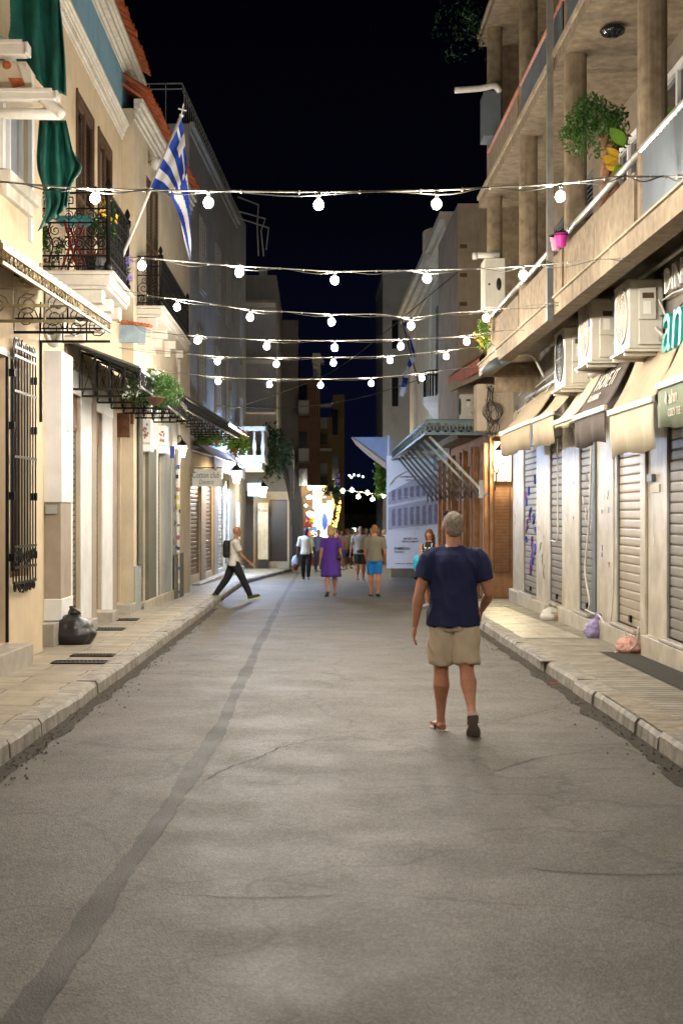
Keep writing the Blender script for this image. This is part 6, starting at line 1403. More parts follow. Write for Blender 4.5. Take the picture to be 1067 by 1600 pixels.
festoon('nearest and thickest bulb string, highest across the street, with five bulbs', [(-75,280),(-10,283),(90,292),(149,295),(240,297),(326,298),(498,300),(683,297),(780,292),(875,287),(955,277),(1000,276),(1045,276),(1078,276,11.76)], [(149,310),(326,317),(498,320),(682,319),(875,307)], 12.3, (3,), .042, .0085)
festoon('second bulb string from the camera, passing just under the flag, with five bulbs', [(196,402,17.8),(222,403,16),(300,410),(374,416),(450,420),(523,424),(600,423),(667,422),(760,419),(817,416),(900,409,14.6),(985,402,14.2)], [(222,415),(374,426),(523,438),(667,435),(817,430)], 14.9, (2,), .042, .0055)
festoon('third bulb string from the camera, starting at the plain iron balcony, with five bulbs', [(188,452,20),(240,463,18.8),(300,470),(391,484),(450,487),(518,491),(590,491),(642,496),(700,489),(759,485),(880,472,18)], [(277,480),(391,496),(518,503),(642,509),(759,497)], 18.4, (4,), .043, .0052)
festoon('fourth bulb string from the camera, with a pinkish second bulb', [(205,505,25),(240,518,23),(309,525),(417,531),(523,532),(626,530),(700,527),(729,524),(800,515,21),(880,508,20.6)], [(309,532),(417,541),(523,543),(626,541),(729,534)], 21.2, (1,3), .044, .0050)
festoon('fifth bulb string from the camera, just above the lowest one', [(170,542,26.5),(270,550),(340,557),(432,559),(521,558),(609,556),(697,547),(760,541),(800,538)], [(340,565),(432,569),(521,567),(609,563),(697,557)], 25, (4,), .046, .0050)
festoon('lowest of the overhead bulb strings, over the iron canopy', [(215,573,28.5),(280,582),(341,589),(421,592),(501,592),(580,590),(659,583),(740,573),(800,566)], [(341,596),(421,601),(501,602),(580,599),(659,591)], 28, (), .048, .0050)
festoon('small distant bulb string in front of the dark pavilion', [(482,762),(515,764),(535,766),(560,768),(575,770),(600,772)], [(484,762),(483,777),(535,767),(550,766),(560,776),(574,770),(582,780),(599,774)], 66, (0,1,2,3,4,5,6,7), .08, .010)
# a string overhead just out of view continues the row
festoon('bulb string just above the top of the view', [(-700,-260),(0,-240),(500,-235),(1100,-250),(1700,-270)], [(-560,-225),(-180,-215),(200,-205),(560,-205),(900,-212),(1300,-225)], 5.4, (2,), .036, .010)
# single thin cables
for (pts, lab) in (([(360,640,30),(470,602,33),(550,560,37),(715,425,38)],'long thin cable slanting up from the grey house to the white building'),([(340,634,30),(450,637,36),(560,622,42),(660,592,46)],'thin low cable sagging beneath the lowest bulb string'),([(0,283,12.5),(-60,280,13)],None),([(0,395,14),(60,400,15.4)],None)):
    if lab: q = MB(); q.tube(bez([P(*p_) for p_ in pts],8),.012,5); tag(q.build('overhead_cable', cabd), lab, 'cable')
# ======================= BAGS =======================
def bag(name, label, c, r, h, m, seed, knot=True, handles=False, wr=.10):
    t = empty(name, c, label, 'rubbish bag'); c = Vector(c); n, mm_ = 40, 24; q = MB()
    for j in range(mm_+1):
        v = j/mm_; prof = (.78+.25*math.sin(math.pi*min(1,v/.62))) if v < .55 else max(.12, .868*math.cos((v-.55)/.45*1.45)**.85)
        for i in range(n):
            a = 2*math.pi*i/n; pl = 1+wr*(mnoise.noise(Vector((math.cos(a)*1.6,math.sin(a)*1.6,v*.6+seed)))*1.3+ (.25+1.3*v)*(abs(math.sin(a*6.5+seed+3*mnoise.noise(Vector((a,v*2,seed)))))-.6) *1.1 + .5*mnoise.noise(Vector((math.cos(a)*5,math.sin(a)*5,v*4+seed))))
            q.v.append(c+Vector((r[0]*prof*pl*math.cos(a), r[1]*prof*pl*math.sin(a), h*v*(1+.0*pl))))
    for j in range(mm_):
        for i in range(n): q.f.append([j*n+i, j*n+(i+1) % n, (j+1)*n+(i+1) % n, (j+1)*n+i]); q.mi.append(0)
    q.f.append([i for i in range(n)][::-1]); q.mi.append(0); q.f.append([mm_*n+i for i in range(n)]); q.mi.append(0)
    q.build('sack', m, t, smooth=True)
    if knot: q = MB(); q.ell(c+Vector((.03,0,h+.015)),(r[0]*.24,r[1]*.22,.05),10,6); q.ell(c+Vector((.05,0,h+.05)),(r[0]*.30,r[1]*.16,.035),9,6,Matrix.Rotation(.6,3,'Y')); q.ell(c+Vector((.01,.01,h+.06)),(r[0]*.2,r[1]*.16,.03),8,6,Matrix.Rotation(-.7,3,'Y')); q.build('knot', m, t, smooth=True)
    if handles:
        for s_ in (-1,1): q = MB(); q.tube(bez([c+Vector((s_*.02,0,h-.02)),c+Vector((s_*.05,0,h+.05)),c+Vector((s_*.02+.03,.01,h+.12))],4),[.02,.017,.015,.014,.013,.012,.01,.008,.006],6,flat=.4); q.build('handle', m, t, smooth=True)
    return t
def gpt(px, py, h0=PV):
    Y = 15.0
    for _ in range(25): Y = F*(H-gz(Y)-h0)/(py-CY)
    return P(px,py,Y)
blackbag = mat('black_bin_plastic', (.012,.012,.013), .28, var=0, spec=.6, bump=.5, bscale=28)
c = gpt(112,1006); bag('rubbish_bag','shiny black bin bag tied at the top, slumped against the cream pier on the left', c, (.33,.24), .40, blackbag, 3, wr=.10)
wp = mat('white_bag_plastic', (.62,.60,.56), .4, var=.1, bump=.5, bscale=30); c = gpt(861,969); c.y -= .12; c.x -= .03; t = bag('rubbish_bag','white carrier bag with green and red print, standing by the marble step', c, (.18,.13), .23, wp, 5, knot=False, handles=True)
text('print','BETA',mat('print_green',(.05,.35,.15),.5,var=0),c+Vector((.03,-.133,.14)),(1,0,0),(0,.1,1),.09,.03,t,.003)
q = MB(); [q.box(c.x-.0,c.x+.09,c.y-.134,c.y-.130,c.z+.06+k*.017,c.z+.068+k*.017) for k in range(3)]; q.build('print', mat('print_red',(.6,.1,.06),.5,var=0), t)
vp = mat('violet_bag_plastic', (.26,.20,.48), .3, var=.25, scale=18, bump=.6, bscale=30, c2=(.42,.36,.62)); c = gpt(932,996); c.y -= .05; c.x -= .03; bag('rubbish_bag','knotted translucent violet bag on the right pavement between the other two bags', c, (.15,.14), .27, vp, 9, wr=.2)
pp = mat('pink_bag_plastic', (.62,.20,.17), .3, var=.3, scale=24, bump=.6, bscale=30, c2=(.75,.52,.42)); c = gpt(987,1019); c.y -= .12; c.x -= .06; bag('rubbish_bag','pink translucent bag with long tied handles, nearest bag on the right', c, (.165,.15), .21, pp, 12, knot=False, handles=True, wr=.22)
q = MB(); c = gpt(880,966); c.y += .35; q.prism([c+Vector((-.05,0,0)),c+Vector((.06,0,0)),c+Vector((.05,0,.16)),c+Vector((-.04,0,.17))],(0,.12,0)); tag(q.build('blue_carton', mat('carton_blue',(.02,.08,.35),.5,var=0), bevel=.01), 'small blue carton tucked behind the white carrier bag', 'carton')
q = MB(); a = gpt(995,1030); b_ = gpt(1067,1050); c = gpt(1067,1075); d = gpt(960,1030)
mt_ = MB(); pts = [FR.pt(u,0,.1) for u in (uR(1000),uR(1130))]; u0, u1 = -4.0, uR(1000)
for k in range(8):
    a0, a1 = u0+(u1-u0)*k/8, u0+(u1-u0)*(k+1)/8; p_ = [FR.pt(a0,0,.095),FR.pt(a0,0,.50),FR.pt(a1,0,.50),FR.pt(a1,0,.095)]
    mt_.poly([Vector((v.x,v.y,gz(v.y)+PV+.009)) for v in p_])
tag(mt_.build('dark_paving_strip', mat('dark_strip',(.035,.032,.028),.85,var=.3,scale=8,bump=.3)), kind='structure')
q = MB(); q.tube(bez([FR.pt(uR(1011),gR(0)+.35,.11),FR.pt(uR(1009),gR(0)+.1,.14),FR.pt(uR(1002),gR(0)+.012,.25),gpt(960,1021)+Vector((0,0,.012))],6),.012,6); tag(q.build('garden_hose', pvc, smooth=True), 'pale thin hose curling down the marble fin under the pink bag', 'hose')
q = MB(); c = gpt(865,1069,0); q.box(c.x-.06,c.x+.06,c.y-.01,c.y+.012,c.z+.002,c.z+.012); o_ = q.build('red_stick', mat('red_plastic',(.6,.02,.02),.4,var=0)); o_.rotation_euler.z = R(25); tag(o_,'short red plastic stick lying in the gutter on the right','litter')

# ======================= PEOPLE =======================
def remesh(mb, vox, smooth=4, disp=0.0):
    me = bpy.data.meshes.new('tmp'); me.from_pydata(mb.v, [], mb.f); me.update(); o = bpy.data.objects.new('tmp', me); col.objects.link(o)
    m = o.modifiers.new('r','REMESH'); m.mode = 'VOXEL'; m.voxel_size = vox; m.use_smooth_shade = True
    s_ = o.modifiers.new('s','SMOOTH'); s_.factor = .5; s_.iterations = smooth
    dg = bpy.context.evaluated_depsgraph_get(); out = bpy.data.meshes.new_from_object(o.evaluated_get(dg)); bpy.data.objects.remove(o); bpy.data.meshes.remove(me)
    if disp: 
        out.update(); ns = [v.normal.copy() for v in out.vertices]
        for v, n_ in zip(out.vertices, ns):
            c = v.co; k = mnoise.noise(Vector((c.x*9+c.z*5,c.y*9,c.z*4-c.x*6)))+.6*(1-2.4*abs(mnoise.noise(Vector((c.x*13+c.z*6,c.y*11,c.z*5-c.x*4)))))
            v.co += n_*disp*k
    out.polygons.foreach_set('use_smooth',[True]*len(out.polygons)); return out
def addmesh(name, me, m, parent):
    o = bpy.data.objects.new(name, me); col.objects.link(o); o.parent = parent; me.materials.clear(); me.materials.append(m); WO[o.name] = Vector((0,0,0)); return o
def person(label, px, py, Y, h, heading, L_=(0,0), R_=(0,0), aL=(0,8,10,0), aR=(0,8,10,0), skin=(.45,.22,.14), hair=(.05,.03,.02), hairlen=0, top=None, bottom=None, shoes=None, fem=False, fat=1.0, vox=.013, lean=0, headp=0, group=None, footL=None, footR=None, headyaw=0, topmat=None, disp=.006, sleeve=.55, bald=0, fine=False, zoff=0.0, beard=None, spread=0.0):
    gY = gz(Y)+zoff; x = (px-CX)*Y/F
    t = empty('person', (x,Y,gY), label, 'person', group, rz=R(-heading))
    tag_m = lambda c, nm, **k: mat(nm+'_%02d_%02d_%02d' % tuple(int(v*99) for v in c), c, **k)
    sk = tag_m(skin,'skin',rough=.5,var=.10,scale=30,big=0,sss=.15); k = h; W = fat
    d = lambda a: Vector((0, math.sin(R(a)), -math.cos(R(a))))
    J = {}
    hw = .052*k*(1.05 if fem else 1)
    low = 1e9
    for s_, nm, (sw, bend), ft in ((-1,'L',L_,footL),(1,'R',R_,footR)):
        hp = Vector((s_*hw,0,.515*k)); kn = hp+d(sw)*.245*k+Vector((s_*spread*.5,0,0)); an = kn+d(sw-bend)*.232*k+Vector((s_*spread*.3,0,0)); p_ = R(ft if ft is not None else 0)
        fd = Vector((s_*.12,math.cos(p_),math.sin(p_))).normalized(); dn = Vector((0,math.sin(p_),-math.cos(p_)))
        heel = an+dn*.033*k-fd*.028*k; toe = heel+fd*.145*k; J[nm] = (hp,kn,an,heel,toe,fd,dn); low = min(low, heel.z-.012*k, toe.z-.012*k)
    off = Vector((0,0,-low)); sh_y = math.sin(R(lean))*.3*k
    for nm in 'LR': J[nm] = tuple((v+off if i < 5 else v) for i, v in enumerate(J[nm]))
    def T(x_, y_, z_): # torso coordinates with lean
        f = max(0, z_-.515)/.3; return Vector((x_*k, y_*k+sh_y*f, z_*k))+off
    sw_ = (.098 if fem else .112)*(.5+.5*W)
    A = {}
    for s_, nm, (sw, ab, bend, inn) in ((-1,'l',aL),(1,'r',aR)):
        sh = T(s_*sw_*.97, 0, .783); a_, b_ = R(ab), R(sw)
        e_ = sh+Vector((s_*math.sin(a_), math.cos(a_)*math.sin(b_), -math.cos(a_)*math.cos(b_)))*.172*k
        a2, b2 = R(ab-inn), R(sw+bend); fd = Vector((s_*math.sin(a2), math.cos(a2)*math.sin(b2), -math.cos(a2)*math.cos(b2))); wr = e_+fd*.148*k
        A[nm] = (sh,e_,wr,fd)
    # --- body
    b = MB(); g_ = 1.0
    secs = [(.455,.055,.045),(.49,.088*W,.064*W),(.53,.094*W*(1.05 if fem else 1),.066*W),(.575,.084*W,.060*W),(.62,.074*W*(.93 if fem else 1.02),.054*W),(.67,.080*W,.056*W),(.72,.092*W,.062*W),(.765,.100*W*(.93 if fem else 1),.060*W),(.80,.094*W,.050*W),(.825,.062,.040),(.845,.036,.036)]
    pts = []
    for (z_, rx, ry) in secs: v = T(0,0,z_); pts.append((v.x,v.y,v.z,rx*k,ry*k))
    b.loft(pts, 20)
    nk = [T(0,-.004,.82),T(0,.002,.86),T(0,.010,.89)]; b.tube(nk,[.036*k*(.85 if fem else 1.05),.032*k*(.85 if fem else 1.05),.034*k*(.85 if fem else 1)],12)
    HR = Matrix.Rotation(R(-headyaw),3,'Z') @ Matrix.Rotation(R(headp),3,'X'); hc = T(0,.012,.932)
    def hp_(x_,y_,z_): return hc+HR@Vector((x_*k,y_*k,z_*k))
    b.ell(hc+HR@Vector((0,-.006*k,.008*k)),(.0455*k,.056*k,.057*k),16,12,HR)
    b.ell(hp_(0,.014,-.026),(.037*k,.038*k,.040*k),12,10,HR); b.ell(hp_(0,.036,-.052),(.018*k,.016*k,.013*k),10,8,HR)
    b.ell(hp_(0,.053,-.010),(.0075*k,.012*k,.015*k),8,6,HR); b.ell(hp_(0,.046,.012),(.030*k,.008*k,.006*k),10,6,HR); b.ell(hp_(0,.049,-.034),(.013*k,.006*k,.006*k),8,6,HR)
    for s_ in (-1,1): b.ell(hp_(s_*.049,-.004,-.008),(.006*k,.011*k,.018*k),8,8,HR)
    for nm in 'LR':
        hp, kn, an, heel, toe, fd, dn = J[nm]; m1 = hp.lerp(kn,.5); c1 = kn.lerp(an,.32)+Vector((0,-.012*k,0)); w_ = .5+.5*W
        b.tube([hp+Vector((0,0,.02*k)),hp.lerp(kn,.2),m1,kn.lerp(hp,.12),kn,kn.lerp(an,.12),c1,kn.lerp(an,.62),kn.lerp(an,.88),an,an+dn*.02*k],[.048*k*w_,.053*k*w_,.046*k*w_,.037*k,.034*k,.034*k,.037*k*w_,.027*k,.0195*k,.020*k,.022*k],14)
        b.tube([heel+fd*.002*k,heel+fd*.03*k-dn*.012*k,heel+fd*.07*k-dn*.004*k,heel+fd*.11*k,toe-fd*.004*k],[.021*k,.024*k,.024*k,.024*k,.015*k],12,flat=.62)
        if fine:
            sd = fd.cross(dn).normalized()
            for j, (o_, l_) in enumerate(((-.016,.012),(-.006,.013),(.003,.010),(.011,.006),(.018,.0))):
                b.ell(toe+sd*o_*k*(1 if nm == 'L' else -1)*-1+fd*l_*k*.6-dn*.0*k,(.0062*k,.0062*k,.0062*k) if j else (.0085*k,)*3,8,6)
    for nm, s_ in (('l',-1),('r',1)):
        sh, e_, wr, fd = A[nm]; w_ = .5+.5*W
        b.tube([sh+Vector((-s_*.035*k,0,.012*k)),sh+Vector((0,0,.004*k)),sh.lerp(e_,.3),sh.lerp(e_,.65),e_,e_.lerp(wr,.25),e_.lerp(wr,.65),wr],[.026*k,.034*k*w_,.031*k*w_,.0265*k*w_,.0225*k,.0245*k*w_,.0185*k,.0145*k],12)
        # hand
        sd = fd.cross(Vector((s_,0,0))); sd = sd.normalized() if sd.length > .1 else Vector((0,1,0))
        pc = wr+fd*.027*k; nn = fd.cross(sd).normalized(); RM = Matrix((sd, nn, fd)).transposed()
        b.ell(pc,(.0215*k,.0115*k,.032*k),12,8,RM)
        fr_ = max(.0050*k, vox*.62)
        for j in range(4):
            o_ = (j-1.5)*.0112*k; l_ = (.038,.044,.041,.032)[j]*k; b0 = wr+fd*.048*k+sd*o_; cur = nn*(-s_)*(1)
            b.tube([b0-fd*.01*k,b0+fd*l_*.4+cur*.003*k,b0+fd*l_*.75+cur*.010*k,b0+fd*l_*.93+cur*.019*k],[fr_,fr_,fr_*.92,fr_*.8],8)
        tb0 = wr+fd*.014*k+sd*.015*k; b.tube([tb0,tb0+sd*.014*k+fd*.018*k,tb0+sd*.018*k+fd*.036*k+nn*(-s_)*.006*k],[fr_*1.25,fr_*1.1,fr_*.9],8)
    body = addmesh('body', remesh(b, vox*(.62 if fine else 1), 3), sk, t)
    # --- eyes
    for s_ in (-1,1):
        q = MB(); q.ell(hp_(s_*.0165,.0475,.002),(.006*k,.004*k,.004*k),8,6,HR); q.build('eye', mat('eye_dark',(.03,.02,.02),.2,var=0), t, local=True)
    q = MB(); q.ell(hp_(0,.0535,-.034),(.012*k,.003*k,.0028*k),8,5,HR); q.build('mouth', mat('lip',(.30,.09,.07),.5,var=0), t, local=True)
    # --- hair
    if not bald:
        hm2 = tag_m(hair,'hair',rough=.8,var=.5,scale=120,bump=.9,bscale=260,big=0) if not fine else mat('cropped_grey_hair',(.32,.30,.27),rough=.8,var=.35,scale=38,bump=.9,bscale=300,big=0,c2=(.52,.42,.34)); q = MB()
        q.ell(hc+HR@Vector((0,-.013*k,.016*k)),(.0485*k,.056*k,.055*k),16,12,HR)
        q.ell(hc+HR@Vector((0,-.030*k,-.010*k)),(.041*k,.034*k,.040*k),14,10,HR)
        if hairlen:
            hl_ = hairlen
            q.tube([hp_(0,-.035,.0),hp_(0,-.05,-.04),hp_(0,-.052,-.04-hl_*.5),hp_(0,-.045,-.04-hl_)],[.046*k,.05*k,.046*k,.028*k],14,flat=.6)
            for s_ in (-1,1): q.tube([hp_(s_*.035,.0,.02),hp_(s_*.046,-.004,-.03),hp_(s_*.048,-.002,-.03-hl_*.8)],[.022*k,.02*k,.012*k],8)
        if hairlen and hairlen < .05:
            rd = random.Random(int(px))
            for _ in range(22): a = rd.uniform(0,6.28); e2 = rd.uniform(.1,1.3); q.ell(hp_(.046*math.cos(a)*math.sin(e2),-.012+.05*math.sin(a)*math.sin(e2)*(1 if math.sin(a) < 0 else .6),.018+.055*math.cos(e2)),.016*k,8,6)
        addmesh('hair', remesh(q, max(.007,vox*.7), 2, .003), hm2, t)
    if beard: q = MB(); q.ell(hp_(0,.036,-.045),(.027*k,.022*k,.028*k),12,8,HR); addmesh('beard', remesh(q, .01, 1), tag_m(beard,'beard',rough=.8,var=.3,scale=50), t)
    # --- top
    if top:
        q = MB(); infl = .009; z0 = .475 if not (bottom and bottom[0] == 'dress') else .50
        ss_ = [(z0,.112*W,.086*W),(.52,.110*W,.084*W),(.58,.099*W,.078*W),(.63,.094*W*(.93 if fem else 1.02),.074*W),(.69,.098*W,.074*W),(.735,.106*W,.076*W),(.77,.112*W*(.93 if fem else 1),.073*W),(.80,.106*W*(.95 if fem else 1),.062*W),(.826,.072,.050),(.840,.046,.044)]
        q.loft([(lambda v: (v.x,v.y,v.z,rx*k,ry*k))(T(0,0,z_)) for (z_, rx, ry) in ss_], 24)
        if sleeve > 0:
            for nm, s_ in (('l',-1),('r',1)):
                sh, e_, wr, fd = A[nm]; path = [sh+Vector((-s_*.05*k,0,.020*k)),sh+Vector((-s_*.014*k,0,.008*k)),sh+Vector((s_*.004*k,0,.0)),sh.lerp(e_,.3),sh.lerp(e_,min(1,sleeve))]; rr = [.030*k,.042*k,.0455*k,.044*k,.042*k]
                if sleeve > 1: path += [e_.lerp(wr,.5),e_.lerp(wr,.9)]; rr = [.030*k,.041*k,.043*k,.042*k,.037*k,.032*k,.026*k]
                q.tube(path, rr, 14)
        addmesh('shirt' if not (bottom and bottom[0] == 'dress') else 'dress_top', remesh(q, vox*(.8 if fine else 1), 3, disp), topmat or tag_m(top,'cloth',rough=.85,var=.08,scale=5,bump=.15,bscale=200,big=0), t)
    # --- bottom
    if bottom:
        kind, bc = bottom; q = MB(); bm_ = tag_m(bc,'cloth',rough=.85,var=.08,scale=5,bump=.15,bscale=200,big=0)
        if kind in ('shorts','trousers'):
            q.loft([(lambda v: (v.x,v.y,v.z,rx*k,ry*k))(T(0,0,z_)) for (z_, rx, ry) in [(.455,.092*W,.070*W),(.49,.101*W,.077*W),(.53,.101*W,.077*W),(.575,.093*W,.070*W)]], 22)
            for nm in 'LR':
                hp, kn, an, heel, toe, fd, dn = J[nm]; w_ = .5+.5*W
                if kind == 'shorts': q.tube([hp+Vector((0,0,.03*k)),hp.lerp(kn,.3),hp.lerp(kn,.62),hp.lerp(kn,.90)],[.052*k*w_,.060*k*w_,.058*k*w_,.055*k*w_],16)
                else: q.tube([hp+Vector((0,0,.03*k)),hp.lerp(kn,.3),hp.lerp(kn,.7),kn,kn.lerp(an,.4),kn.lerp(an,.8),an+dn*.01*k],[.054*k*w_,.061*k*w_,.054*k*w_,.047*k,.045*k,.038*k,.037*k],14)
            addmesh(kind, remesh(q, vox*(.8 if fine else 1), 3, disp), bm_, t)
        else:
            kx = (J['L'][1].x+J['R'][1].x)/2; ky = (J['L'][1].y+J['R'][1].y)/2; kz = J['L'][1].z; hem = .26 if kind == 'dress' else .30; n = 40; m = 10
            for j in range(m+1):
                f = j/m; z_ = .64-(.64-hem)*f; rx = (.083+.040*f**.8)*W; ry = (.066+.042*f**.8)*W; v = T(0,0,max(z_,.515)); 
                for i in range(n): a = 2*math.pi*i/n; wv = 1+.07*f*math.sin(a*7+1)+.03*f*math.sin(a*13); q.v.append(Vector((v.x+rx*k*wv*math.cos(a), v.y+ky*f*.7+ry*k*wv*math.sin(a), z_*k+off.z)))
            for j in range(m):
                for i in range(n): q.f.append([j*n+i,(j+1)*n+i,(j+1)*n+(i+1) % n,j*n+(i+1) % n]); q.mi.append(0)
            o = q.build('dress_skirt' if kind == 'dress' else 'skirt', bm_, t, smooth=True, local=True); so = o.modifiers.new('t','SOLIDIFY'); so.thickness = .008
    # --- shoes
    if shoes:
        sm_ = tag_m(shoes[1],'shoe',rough=.6,var=.1)
        for nm in 'LR':
            hp, kn, an, heel, toe, fd, dn = J[nm]; sd = fd.cross(dn).normalized(); q = MB()
            if shoes[0] == 'flip':
                out = [(-.030,.016),(-.022,.025),(.0,.026),(.05,.019),(.09,.031),(.12,.032),(.142,.024),(.154,.008)]
                base = heel+dn*.015*k; pl = [base+fd*a*k+sd*w_*k for a, w_ in out]+[base+fd*a*k-sd*w_*k for a, w_ in out[::-1]]
                q.prism(pl, dn*.013*k); so_ = q.build('flip_flop', sm_, t, local=True, bevel=.003)
                q = MB(); tp = base+fd*.118*k-dn*.026*k
                for s_ in (-1,1): q.tube(bez([base+fd*.045*k+sd*s_*.024*k,base+fd*.075*k+sd*s_*.021*k-dn*.026*k,tp],4),.0035*k,6)
                q.build('strap', black, so_, local=True)
            else:
                q.tube([heel-fd*.012*k,heel+fd*.02*k-dn*.006*k,heel+fd*.06*k-dn*.002*k,heel+fd*.11*k,toe+fd*.008*k],[.024*k,.031*k,.029*k,.029*k,.018*k],12,flat=.8)
                q.tube([an+dn*.02*k,an+dn*.004*k],[.029*k,.028*k],12)
                so_ = addmesh('shoe', remesh(q, max(.008,vox*.8), 2), sm_, t)
                q = MB(); base = heel+dn*.014*k; out = [(-.03,.02),(-.01,.028),(.05,.026),(.10,.030),(.14,.024),(.16,.008)]; q.prism([base+fd*a*k+sd*w_*k for a, w_ in out]+[base+fd*a*k-sd*w_*k for a, w_ in out[::-1]], dn*.014*k); q.build('sole', tag_m(shoes[2] if len(shoes) > 2 else (.5,.5,.5),'sole',rough=.7,var=.05), so_, local=True)
    return t, J, A, T, hp_, k
# main man
mt1 = person('nearest person, grey hair, navy shirt, beige shorts and flip flops, walking away', 708, 1150, 11.7, 1.775, -2, L_=(4,3), R_=(-12,30), footL=0, footR=-44, aL=(-6,16,14,10), aR=(-6,17,62,24), skin=(.58,.28,.18), hair=(.33,.29,.245), top=(.020,.028,.10), bottom=('shorts',(.72,.62,.48)), shoes=('flip',(.42,.35,.33)), fat=1.11, vox=.010, fine=True, disp=.018, headp=0, sleeve=.60, spread=.008)
t, J, A, T, hp_, k = mt1
q = MB(); 
for s_ in (-1,1): q.tube([hp_(s_*.048,-.02,.005),hp_(s_*.047,.02,.022),hp_(s_*.044,.045,.052)],.0018*k,5)
for s_ in (-1,1): q.ell(hp_(s_*.02,.038,.061),(.020*k,.008*k,.014*k),12,8)
q.build('sunglasses', black, t, local=True)
# man with backpack crossing
t, J, A, T, hp_, k = person('bald man in white shirt and black trousers with backpack striding off the left kerb', 366, 930, 33.0, 1.74, 84, L_=(-24,12), R_=(27,2), footL=-28, footR=14, aL=(-28,6,35,0), aR=(22,4,26,2), skin=(.36,.17,.10), bald=1, top=(.62,.60,.55), bottom=('trousers',(.012,.013,.018)), shoes=('shoe',(.04,.04,.03),(.55,.55,.08)), vox=.013, headp=-8, lean=4, sleeve=.7, zoff=.02)
q = MB(); c = T(0,-.115,.70); q.loft([(c.x,c.y,c.z-.12*k,.06*k,.035*k),(c.x,c.y,c.z-.09*k,.075*k,.05*k),(c.x,c.y,c.z+.05*k,.078*k,.05*k),(c.x,c.y+.01,c.z+.11*k,.055*k,.04*k)],16,2.6); bp = addmesh('backpack', remesh(q,.012,3), mat('black_fabric',(.012,.012,.013),.8,var=.1), t)
q = MB()
for s_ in (-1,1): q.tube(bez([T(s_*.055,-.08,.80),T(s_*.06,.0,.842),T(s_*.06,.07,.78),T(s_*.075,.03,.66),T(s_*.07,-.09,.62)],5),.012,5,flat=.5)
q.tube([T(-.03,-.10,.60),T(-.03,-.12,.50)],.008,4); q.build('strap', black, bp, local=True)
# woman in purple dress
t, J, A, T, hp_, k = person('blond woman in a purple dress with a dark shoulder bag, walking away', 517, 937, 35.6, 1.70, 0, L_=(-16,8), R_=(4,2), footL=-30, footR=0, aL=(-6,12,10,4), aR=(-2,11,8,4), skin=(.45,.20,.12), hair=(.52,.35,.14), hairlen=.035, top=(.085,.03,.30), bottom=('dress',(.085,.03,.30)), shoes=('flip',(.22,.17,.14)), fem=True, fat=1.2, vox=.013, sleeve=.6, headyaw=8)
q = MB(); c = T(.118,-.03,.56); q.loft([(c.x,c.y,c.z-.06*k,.03*k,.06*k),(c.x,c.y,c.z-.03*k,.035*k,.08*k),(c.x,c.y,c.z+.03*k,.025*k,.06*k)],14,2.5); hb_ = addmesh('handbag', remesh(q,.011,2), mat('dark_leather',(.025,.017,.014),.4,var=.2), t)
q = MB(); q.tube(bez([T(.118,-.06,.59),T(.108,-.06,.72),T(.085,-.03,.825),T(.10,.05,.76),T(.118,.02,.59)],5),.010,5,flat=.5); q.build('strap', MC['dark_leather'], hb_, local=True)
# man in grey tee and blue shorts
person('man in grey shirt and bright blue shorts walking away, right of the purple dress', 585, 937, 35.6, 1.74, 6, L_=(2,4), R_=(-4,8), footL=0, footR=-14, aL=(2,6,30,8), aR=(-4,12,40,16), skin=(.48,.20,.11), hair=(.30,.17,.07), top=(.20,.19,.15), bottom=('shorts',(.01,.17,.55)), shoes=('flip',(.03,.025,.03)), fat=1.08, vox=.013, sleeve=.75)
# man in white tee with bags
t, J, A, T, hp_, k = person('man in printed white shirt and black trousers carrying pale bags, facing us', 478, 905, 48, 1.72, 182, L_=(12,16), R_=(-2,4), footR=0, footL=-8, aL=(4,12,16,4), aR=(0,14,14,4), skin=(.045,.025,.018), hair=(.02,.02,.02), top=(.62,.60,.55), bottom=('trousers',(.02,.02,.02)), shoes=('shoe',(.12,.09,.06)), vox=.016, sleeve=.95)
text('shirt_print','NY/27',mat('print_coral',(.6,.15,.08),.6,var=0),T(0,.083,.69),(-1,0,0),(0,0,1),.20,.09,t,.003)
o_ = kids(t)[-1]
for (sx_, nm, m_, lab) in ((1,'carrier_bag',mat('bag_pale_blue',(.45,.55,.65),.5,var=.2),'bunch of pale blue plastic bags held in the right hand of the man in white'),):
    wr = A['r'][2]; M_ = t.matrix_basis; cw = Vector((t.location.x,t.location.y,t.location.z))+Matrix.Rotation(R(-182),3,'Z')@(wr+Vector((.03,0,-.12)))
    q = MB()
    for j in range(4): q.ell(cw+Vector((-.03*j,.02*j,-.10-.06*(j % 2))),(.07,.05,.20-.02*j),10,8)
    tag(addmesh('carrier_bags', remesh(q,.014,2,.012), m_, None), lab, 'bag')
cwm = Vector(t.location)+Matrix.Rotation(R(-182),3,'Z')@(A['r'][2]+Vector((.04,0,-.42))); q = MB(); q.ell(cwm,(.09,.07,.13),10,8); tag(q.build('dark_pouch', mat('pouch_dark_red',(.10,.02,.02),.6,var=.4,scale=20), smooth=True), 'dark red and black pouch hanging lowest from the hand of the man in white', 'bag')
